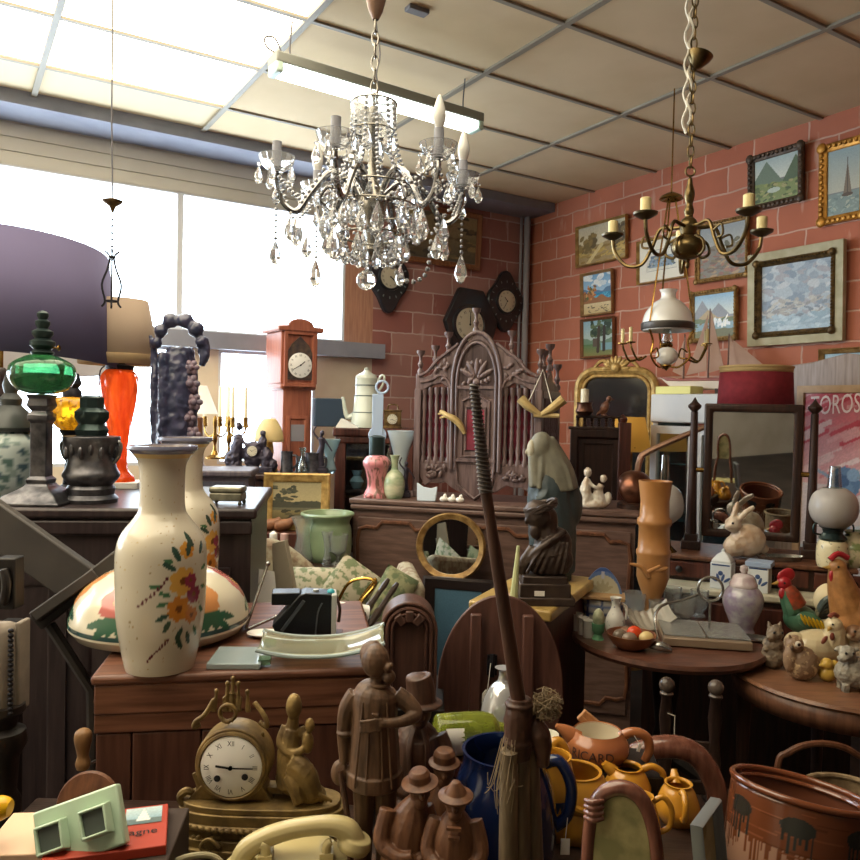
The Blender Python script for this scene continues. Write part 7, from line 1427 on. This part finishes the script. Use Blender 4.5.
# ---------------------------------------------------------------- staff with bundle
d0 = 1.27; k = d0/F; q, _ = on(ZF, 524, 1.3)
stf = wood('staff_wood', '#54392d', '#38241b', .4); t = T('spiral_staff', 'tall wooden staff with spiral ribbed tip and frayed twine bundle at base', 'staff', q)
top, jn, mid = P(474, 384, 1.22)-q, P(486, 492, 1.23)-q, P(519, 704, 1.27)-q
p('shaft', MB().t([jn, jn.lerp(mid, .15), jn.lerp(mid, .25), mid], [.0095, .0085, .010, .0125], 14), stf, t)
m = MB(); n = 26
for i in range(n): c = top.lerp(jn, (i+.5)/n); m.e(c.x, c.y, c.z, .0085+.005*i/n, .0085+.005*i/n, .0035, (0, .15, 0), 12, 6)
m.t([top, jn], [.006, .011], 10); p('ribbed_tip', m, M('horn_dark', '#5a524e', .4, col2='#3a3431', vs=20), t)
B0 = mid
m = MB(); m.t([mid+Vector((-.0, 0, .01)), mid+Vector((.0, 0, -.03)), mid+Vector((0, 0, -.09))], [.019, .024, .021], 14, 3).t([mid+Vector((.01, .01, -.02)), mid+Vector((.036, .0, -.05)), mid+Vector((.042, 0, -.1))], [.014, .018, .01], 12, 3).e(B0.x, B0.y, B0.z-.06, .026, .026, .01).e(B0.x, B0.y, B0.z-.0, .024, .024, .008)
p('turned_socket', m, stf, t, vox=.002, disp=.004, ds=.02, smo=1)
for x0, x1, r, nm in ((-.016, -.006, .017, 'pipe'), (.022, .045, .017, 'pipe'), (.004, .018, .018, 'pipe')): p(nm, MB().t([B0+Vector((x0, x0, -.07)), Vector((B0.x+x1, x0*.5, .01))], [r*.85, r], 14), wood('pipe_wood', '#85745a', '#54473a', .6) if x0 else cw2, t)
g2 = random.Random(12); m = MB()
for i in range(16):
    x, y = g2.gauss(-.03, .012), g2.gauss(-.02, .012); z = B0.z-.03; m.t([B0+Vector((x*.6, y, -.05)), B0+Vector((x, y-.01, -.12)), B0+Vector((x+g2.gauss(0, .012), y-.01, -.1-g2.random()*.07))], .0006, 4, 3)
for i in range(90):
    c = B0+Vector((.045, -.0, .0)); v1 = Vector((g2.gauss(0, 1), g2.gauss(0, 1), g2.gauss(0, 1))).normalized()*.025; v2 = Vector((g2.gauss(0, 1), g2.gauss(0, 1), g2.gauss(0, 1))).normalized()*.028
    m.t([c+v1*.2, c+v1, c+v2], .0009, 4, 3)
f_ = p('twine', m, M('twine', '#86745a', .9), t); f_['kind'] = 'stuff'
# ---------------------------------------------------------------- blue jug, yellow jugs, ricard jug
q, k = on(ZF, 511, 1.5)
navy = M('navy_glaze', '#0f1c3f', .15, col2='#16264f', vs=5, coat=.5)
t = T('jug', 'big navy blue ceramic jug behind the staff with loop handle', 'jug', q)
H_ = (P(511, 752, 1.5).z-ZF)/k
p('body', MB(k).lathe(vessel(smooth_prof([(40, 0), (50, 14), (54, 44), (50, 80), (42, H_-14), (43, H_)], 5), 3), 48), navy, t); p('handle', MB(k).t([(38, -4, H_-12), (54, -8, H_-8), (66, -10, H_-32), (62, -10, H_-62), (44, -6, H_-78)], [6.5, 6, 6, 6, 6.5], 12, 6), navy, t)
p('price_tag', MB(k).t([(62, -16, H_-60), (60, -18, H_-80)], .4, 5).box((60, -18, H_-88), (9, .5, 16)), paper, t)
yel = M('yellow_glaze', '#c28a2c', .25, col2='#b07a24', vs=4, coat=.5)
q, k = on(ZF, 584, 1.64)
H_ = (P(584, 773, 1.64).z-ZF)/k
t = T('jug', 'largest mustard yellow jug with wide collar left of the small jugs', 'jug', q)
p('body', MB(k).lathe(vessel(smooth_prof([(34, 0), (38, 10), (34, 30), (30, H_-44), (34, H_-24), (30, H_-10), (25, H_-2), (25, H_)], 5), 3), 48), yel, t)
p('handle', MB(k).t([(-20, 22, H_-8), (-22, 30, H_+8), (-14, 34, H_+14), (-6, 34, H_+4), (-6, 32, H_-14)], [5.5, 5.5, 5.5, 5.5, 5.5], 10, 5), yel, t); p('collar', MB(k).t([(29*math.cos(a), 30*math.sin(a)-5, H_-24-8*math.cos(a*1.0)) for a in [-PI*.98+i*PI*.96/12 for i in range(13)]], 3.4, 8, 2), yel, t)
q, k = on(ZF, 560, 1.6); t = T('mug', 'yellow jug with small blue label seen through the navy handle', 'jug', q+Vector((0, .02, 0)))
# small ones
def sjug(u, d, r, vtop, lab, ha, mat=yel, z=ZF, spout=None, tilt=0):
    q, k = on(z, u, d); H_ = (P(u, vtop, d).z-z)/k; t = T('jug', lab, 'jug', q)
    p('body', MB(k).lathe(vessel(smooth_prof([(r*.75, 0), (r, H_*.22), (r*1.02, H_*.45), (r*.8, H_*.78), (r*.62, H_*.93), (r*.66, H_)], 5), 2), 40), mat, t)
    X = lambda rr, zz: (rr*math.cos(ha), rr*math.sin(ha), zz)
    p('handle', MB(k).t([X(r*.62, H_*.9), X(r*1.1, H_*1.0), X(r*1.55, H_*.8), X(r*1.5, H_*.45), X(r*.95, H_*.3)], r*.15, 10, 6), mat, t)
    sa = ha+PI if spout is None else spout; X = lambda rr, zz: (rr*math.cos(sa), rr*math.sin(sa), zz)
    p('spout', MB(k).t([X(r*.6, H_*.8), X(r*.85, H_*.95), X(r*1.05, H_*1.08)], [r*.3, r*.24, r*.14], 10, 3), mat, t); return t
bpos, bk = on(ZF, 640, 1.78)
zb_ = ZF
sjug(635, 1.78, 23, 769, 'medium mustard yellow jug with handle to the right behind balloon chair', 0, z=zb_)
sjug(650, 1.58, 19, 799, 'small yellow jug partly hidden by the carved armchair top', -.15)
sjug(687, 1.68, 21, 786, 'small round yellow jug with handle facing front, furthest right', -PI/2-.1)
mm = [o for o in COL.objects if o.name.startswith('mug')][0]; k = 1.62/F
p('body', MB(k).lathe(vessel(smooth_prof([(20, 0), (26, 14), (26, 50), (20, 74), (20, 80)], 4), 2), 32), yel, mm); p('label', MB(k).lathe([(26.6, 30), (26.6, 44)], 12, arc=(-PI*.62, -PI*.38)), M('label_blue', '#20304f', .4), mm, fix=False)
# ricard jug
tan = M('tan_glaze', '#a4683f', .22, col2='#96593a', vs=4, coat=.5); cin = M('cream_glaze_in', '#d6cdb9', .3)
z1 = .772; q, k = on(ZF, 610, 1.86)
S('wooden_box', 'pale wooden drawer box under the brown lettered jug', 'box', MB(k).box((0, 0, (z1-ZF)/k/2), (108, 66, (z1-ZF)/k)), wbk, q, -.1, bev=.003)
q, k = on(z1, 604, 1.86); H_ = (P(604, 733, 1.86).z-z1)/k
t = T('jug', 'brown squat advertising jug with dark lettering and cream inside', 'jug', q)
pr = smooth_prof([(22, 0), (28, H_*.12), (32, H_*.4), (30.5, H_*.7), (25.5, H_*.93), (24, H_)], 5)
p('body', MB(k).lathe([(0, 0)]+pr+[(23.4, H_+1), (22.5, H_-1)], 48), tan, t); p('inside', MB(k).lathe([(22.5, H_), (23.5, H_-5), (27, H_*.5), (25, H_*.3), (0, H_*.25)], 40), cin, t, fix=False)
rad = lambda z: np.interp(z, [a[1] for a in pr], [a[0] for a in pr])
def wrap(X, Y):
    z = H_*.5+Y; a = -PI/2-.38+X/31; r = rad(z)+.7; return (r*math.cos(a), r*math.sin(a), z)
p('lettering', MB(k).text('RICARD', 12, wrap), M('letter_brown', '#3a2016', .5), t, sm=0, fix=False)
p('spout', MB(k).t([(-22, 0, H_*.68), (-32, 0, H_*.95), (-42, 0, H_*1.15)], [10, 7, 2.4], 12, 4), tan, t, vox=0); p('handle', MB(k).t([(23, 0, H_*.8), (34, -2, H_*1.0), (48, -2, H_*.86), (52, -2, H_*.4), (47, -2, H_*.02)], [5, 5, 5, 4.6, 4], 12, 6), tan, t)
p('price_tag', MB(k).t([(34, -6, H_), (40, -8, H_-9)], .4, 5).box((40, -8.5, H_-13), (3, .5, 8), (0, .3, 0)), paper, t)
sl = wood('slat_pale', '#b98758', '#9a6a40')
for i, (u0, v0, u1, v1, lab) in enumerate(((583, 712, 655, 772, 'pale orange wooden slat behind the brown jug, upper one'), (579, 716, 645, 776, 'pale orange wooden slat behind the brown jug, lower one'))):
    a, b = P(u0, v0, 1.98), P(u1-24, v1-20, 1.96); b = Vector((b.x, b.y, max(b.z, ZF+.006))); S('wooden_plank', lab, 'plank', MB().beam((0, 0, 0), b-a, .016, .02), sl, a, bev=.002)
# green bottle and small pieces behind the blue jug
q, k = on(ZF, 474, 1.72)
S('low_box', 'brown low box under the yellow green bottle', 'box', MB(k).box((0, 6, 28), (96, 60, 56)), wrd, q, bev=.003)
zq = ZF+56*k
t = T('glass_bottle', 'yellow green glass bottle lying with paper label behind the felt hat man', 'bottle', Vector((q.x, q.y, zq)))
p('body', MB(k).lathe(smooth_prof([(0, -42), (17, -40), (20, -30), (20, 14), (10, 26), (7, 44)], 4)+[(0, 45)], 28, (6, 0, 20), (0, PI/2, .15)), M('lime_glass', '#a9b545', .05, trans=.6, ior=1.4, col2='#7f8c34', vs=24), t); p('label', MB(k).lathe([(20.6, -32), (20.6, -14)], 16, (6, 0, 20), (0, PI/2, .15), arc=(-2.2, .6)), paper, t, fix=False)
q, k = on(ZF, 508, 1.9); zc0 = (P(508, 712, 1.9).z-ZF)/k
t = T('carafe', 'round silvered glass carafe behind the staff in front of oval table', 'carafe', q); p('body', MB(k).lathe(smooth_prof([(18, 0), (22, 14), (22, zc0), (14, zc0+22), (6, zc0+30), (5, zc0+40), (9, zc0+43)], 4)+[(0, zc0+43)], 28), M('silver_glass', '#c9cbd0', .12, .6), t)
q, k = on(ZF, 552, 1.78); t = T('jar', 'small pale green banded jar behind the yellow jugs', 'jar', q); zj = (P(552, 760, 1.78).z-ZF)/k
p('body', MB(k).lathe([(0, 0), (15, 0), (16, zj+6), (13, zj+10), (0, zj+10)], 24, (0, 0, 0)), M('jar_green', '#b3b894', .3), t); p('band', MB(k).lathe([(16.4, zj-8), (16.5, zj+3)], 24), M('jar_band', '#7d5a40', .4), t, fix=False); p('lid', MB(k).lathe([(14, zj+10), (15, zj+14), (13, zj+24), (0, zj+25)], 24), M('jar_lid', '#c9c7b4', .3), t)
q, k = on(ZF, 548, 1.68); S('glass_ashtray', 'clear glass dish beside the big yellow jug', 'dish', MB(k).lathe(vessel([(20, 30), (22, 34), (24, 46), (23, 50)], 3), 28).lathe([(0, 0), (18, 0), (16, 6), (10, 12), (12, 30), (0, 31)], 24), cut, q)
# ---------------------------------------------------------------- chairs in front
d0 = 2.1; q, k = on(0, 678, d0); k *= 1.06; zz = P(690, 742, d0).z/k
mah = wood('mahogany', '#7d5040', '#5d372b', .22, coat=.5)
t = T('balloon_chair', 'polished balloon back wooden chair behind the yellow jugs', 'chair', q, -.12)
p('back_hoop', MB(k).t([(-28, 0, zz-150), (-40, 0, zz-100), (-50, 0, zz-62), (-40, 0, zz-24), (-8, 0, zz-8), (24, 0, zz-14), (44, 0, zz-50), (40, 0, zz-96), (28, 0, zz-150)], [8, 8, 9, 10, 11, 11, 10, 9, 8], 14, 6, flat=1), mah, t)
p('seat', MB(k).lathe([(0, 0), (50, 0), (54, 8), (50, 14), (0, 15)], 36, (0, 40, zz-165)), M('seat_cloth', '#5a4638', .8), t)
for x in (-30, 30): p('leg', MB(k).t([(x, 0, zz-150), (x*1.1, 2, 0)], [8, 5], 10), mah, t); p('leg', MB(k).t([(x, 76, zz-160), (x*1.05, 80, 0)], [7, 5], 10), mah, t)
q, k = on(0, 632, 1.05); zz = P(625, 790, 1.05).z/k
olv = M('olive_damask', '#a59a6a', .8, col2='#7f7a50', vs=18, th=(.45, .6))
t = T('armchair', 'carved wooden armchair top with olive damask back at lower centre right', 'armchair', q, -.35)
o = [(-30, zz-150), (-34, zz-80), (-28, zz-24), (-8, zz-3), (16, zz-8), (30, zz-40), (36, zz-90), (38, zz-150)]
p('back_frame', MB(k).t([(x, 0, z) for x, z in o], [7, 7, 7.5, 8, 8, 7, 7, 7], 12, 6), mah, t); p('upholstery', MB(k).prism([(v.x, v.z) for v in crs([(x*.92, 0, z) for x, z in o], 5)], -4, 4), olv, t, bev=.01)
m = MB(k)
for i in range(4): m.t([(-38, -6+i*.5, zz-18-i*6), (-28, -12, zz-16-i*6), (-18, -8, zz-14-i*6)], [2.2, 3.4, 2.2], 8, 3)
p('acanthus', m, mah, t, vox=.8*k)
p('seat', MB(k).box((0, -90, zz-320), (150, 170, 40)), olv, t, bev=.02)
for sx in (-1, 1): p('stile', MB(k).t([(sx*34, 0, zz-145), (sx*50, 10, zz-300), (sx*52, 14, 0)], [7, 8, 6], 10, 3), mah, t); p('front_leg', MB(k).t([(sx*60, -160, zz-335), (sx*62, -164, 0)], [9, 6], 10), mah, t)
q, k = on(ZF, 700, 1.32); zz = (P(712, 816, 1.32).z-ZF)/k
picture('photo_frame', 'grey metal picture frame standing at angle by the stoneware pot', 'picture frame', q+Vector((.03, 0, zz*k/2)), .95, 70*k, zz*k, 7*k, M('frame_metal', '#8f969a', .35, .6), lambda P_: P_.grad(0, 1, '#9a9468', '#a8a27a').dabs(20, 0, 1, 0, 1, .2, ['#8d8758', '#b3ac84'], 61), tilt=-.12, dep=.02)
# stoneware pot on stool
d0 = 1.6; zr = P(795, 797, d0).z; q, k = on(.52, 798, d0)
H_ = (zr-.52)/k
S('stool', 'low dark wooden stool under the brown stoneware pot', 'stool', MB().box((0, 0, .505), (.34, .34, .03)).box((-.13, -.13, .25), (.04, .04, .49)).box((.13, -.13, .25), (.04, .04, .49)).box((-.13, .13, .25), (.04, .04, .49)).box((.13, .13, .25), (.04, .04, .49)), wbk, Vector((q.x, q.y, 0)), bev=.003)
t = T('stoneware_pot', 'wide brown glazed stoneware pot with dark drips at lower right', 'pot', q, rx=-.16, ry=.17)
def potc(Q):
    th = np.arctan2(Q[:, 1], Q[:, 0]); x = th*66; z = Q[:, 2]/k; P_ = Pt(x, z, '#633721')
    P_.put(z < H_-50, '#93705c'); g = random.Random(2)
    for i in range(150): a = g.uniform(-207, 207); P_.rect(a, H_-52-g.uniform(0, 22), a+g.uniform(1, 3.4), H_-46, '#633721')
    for i in range(60): zz_ = g.uniform(H_-58, H_-6); a = g.uniform(-207, 207); P_.rect(a, zz_, a+g.uniform(10, 60), zz_+g.uniform(.8, 2), g.choice(['#552e1a', '#744229', '#7d4a30']))
    for i in range(7):
        a = -195+i*60; P_.el(a, H_-26, 16, 9, '#2a2a26')
        for j in range(6): b = a-13+j*5; P_.rect(b, H_-32-g.uniform(6, 26), b+2.6, H_-24, '#2a2a26')
    return P_.c
p('body', MB(k).lathe([(0, 0), (54, 0)]+smooth_prof([(54, 0), (64, 30), (68, H_-60), (68, H_-14), (67, H_-8)], 34)+[(64, H_-4)], 300), PAINTG, t, col=potc)
p('rim', MB(k).ring((0, 0, H_-3), 67, 3.6, (PI/2, 0, 0), 64, 10).ring((0, 0, H_-9), 62, 2.4, (PI/2, 0, 0), 64, 8), M('rim_glaze', '#6d3c24', .2, coat=.6), t); p('inside', MB(k).lathe([(65, H_-3), (63, H_-30), (58, 20), (0, 14)], 60), M('inside_glaze', '#5d3524', .25, coat=.5), t, fix=False)
q, k = on(0, 842, 1.85); S('wicker_basket', 'pale wicker basket rim in shadow behind the stoneware pot', 'basket', MB(k).ring((10, -10, P(842, 792, 1.85).z/k), 40, 3, (PI/2, 0, 0)).lathe([(0, 0), (34, 0), (39, P(842, 795, 1.85).z/k)], 32, (10, -10, 0)), M('wicker', '#8a7558', .8, col2='#6a573f', vs=60), q)
# small grey detector plate on the ceiling
q = at(417, 13, WZ-.02)[0]
S('ceiling_sensor', 'small grey rectangular plate fixed on the ceiling near the chandelier', 'sensor', MB().box((0, 0, .01), (.1, .05, .02)), M('sensor_grey', '#77757a', .5), q, RZB, bev=.004)
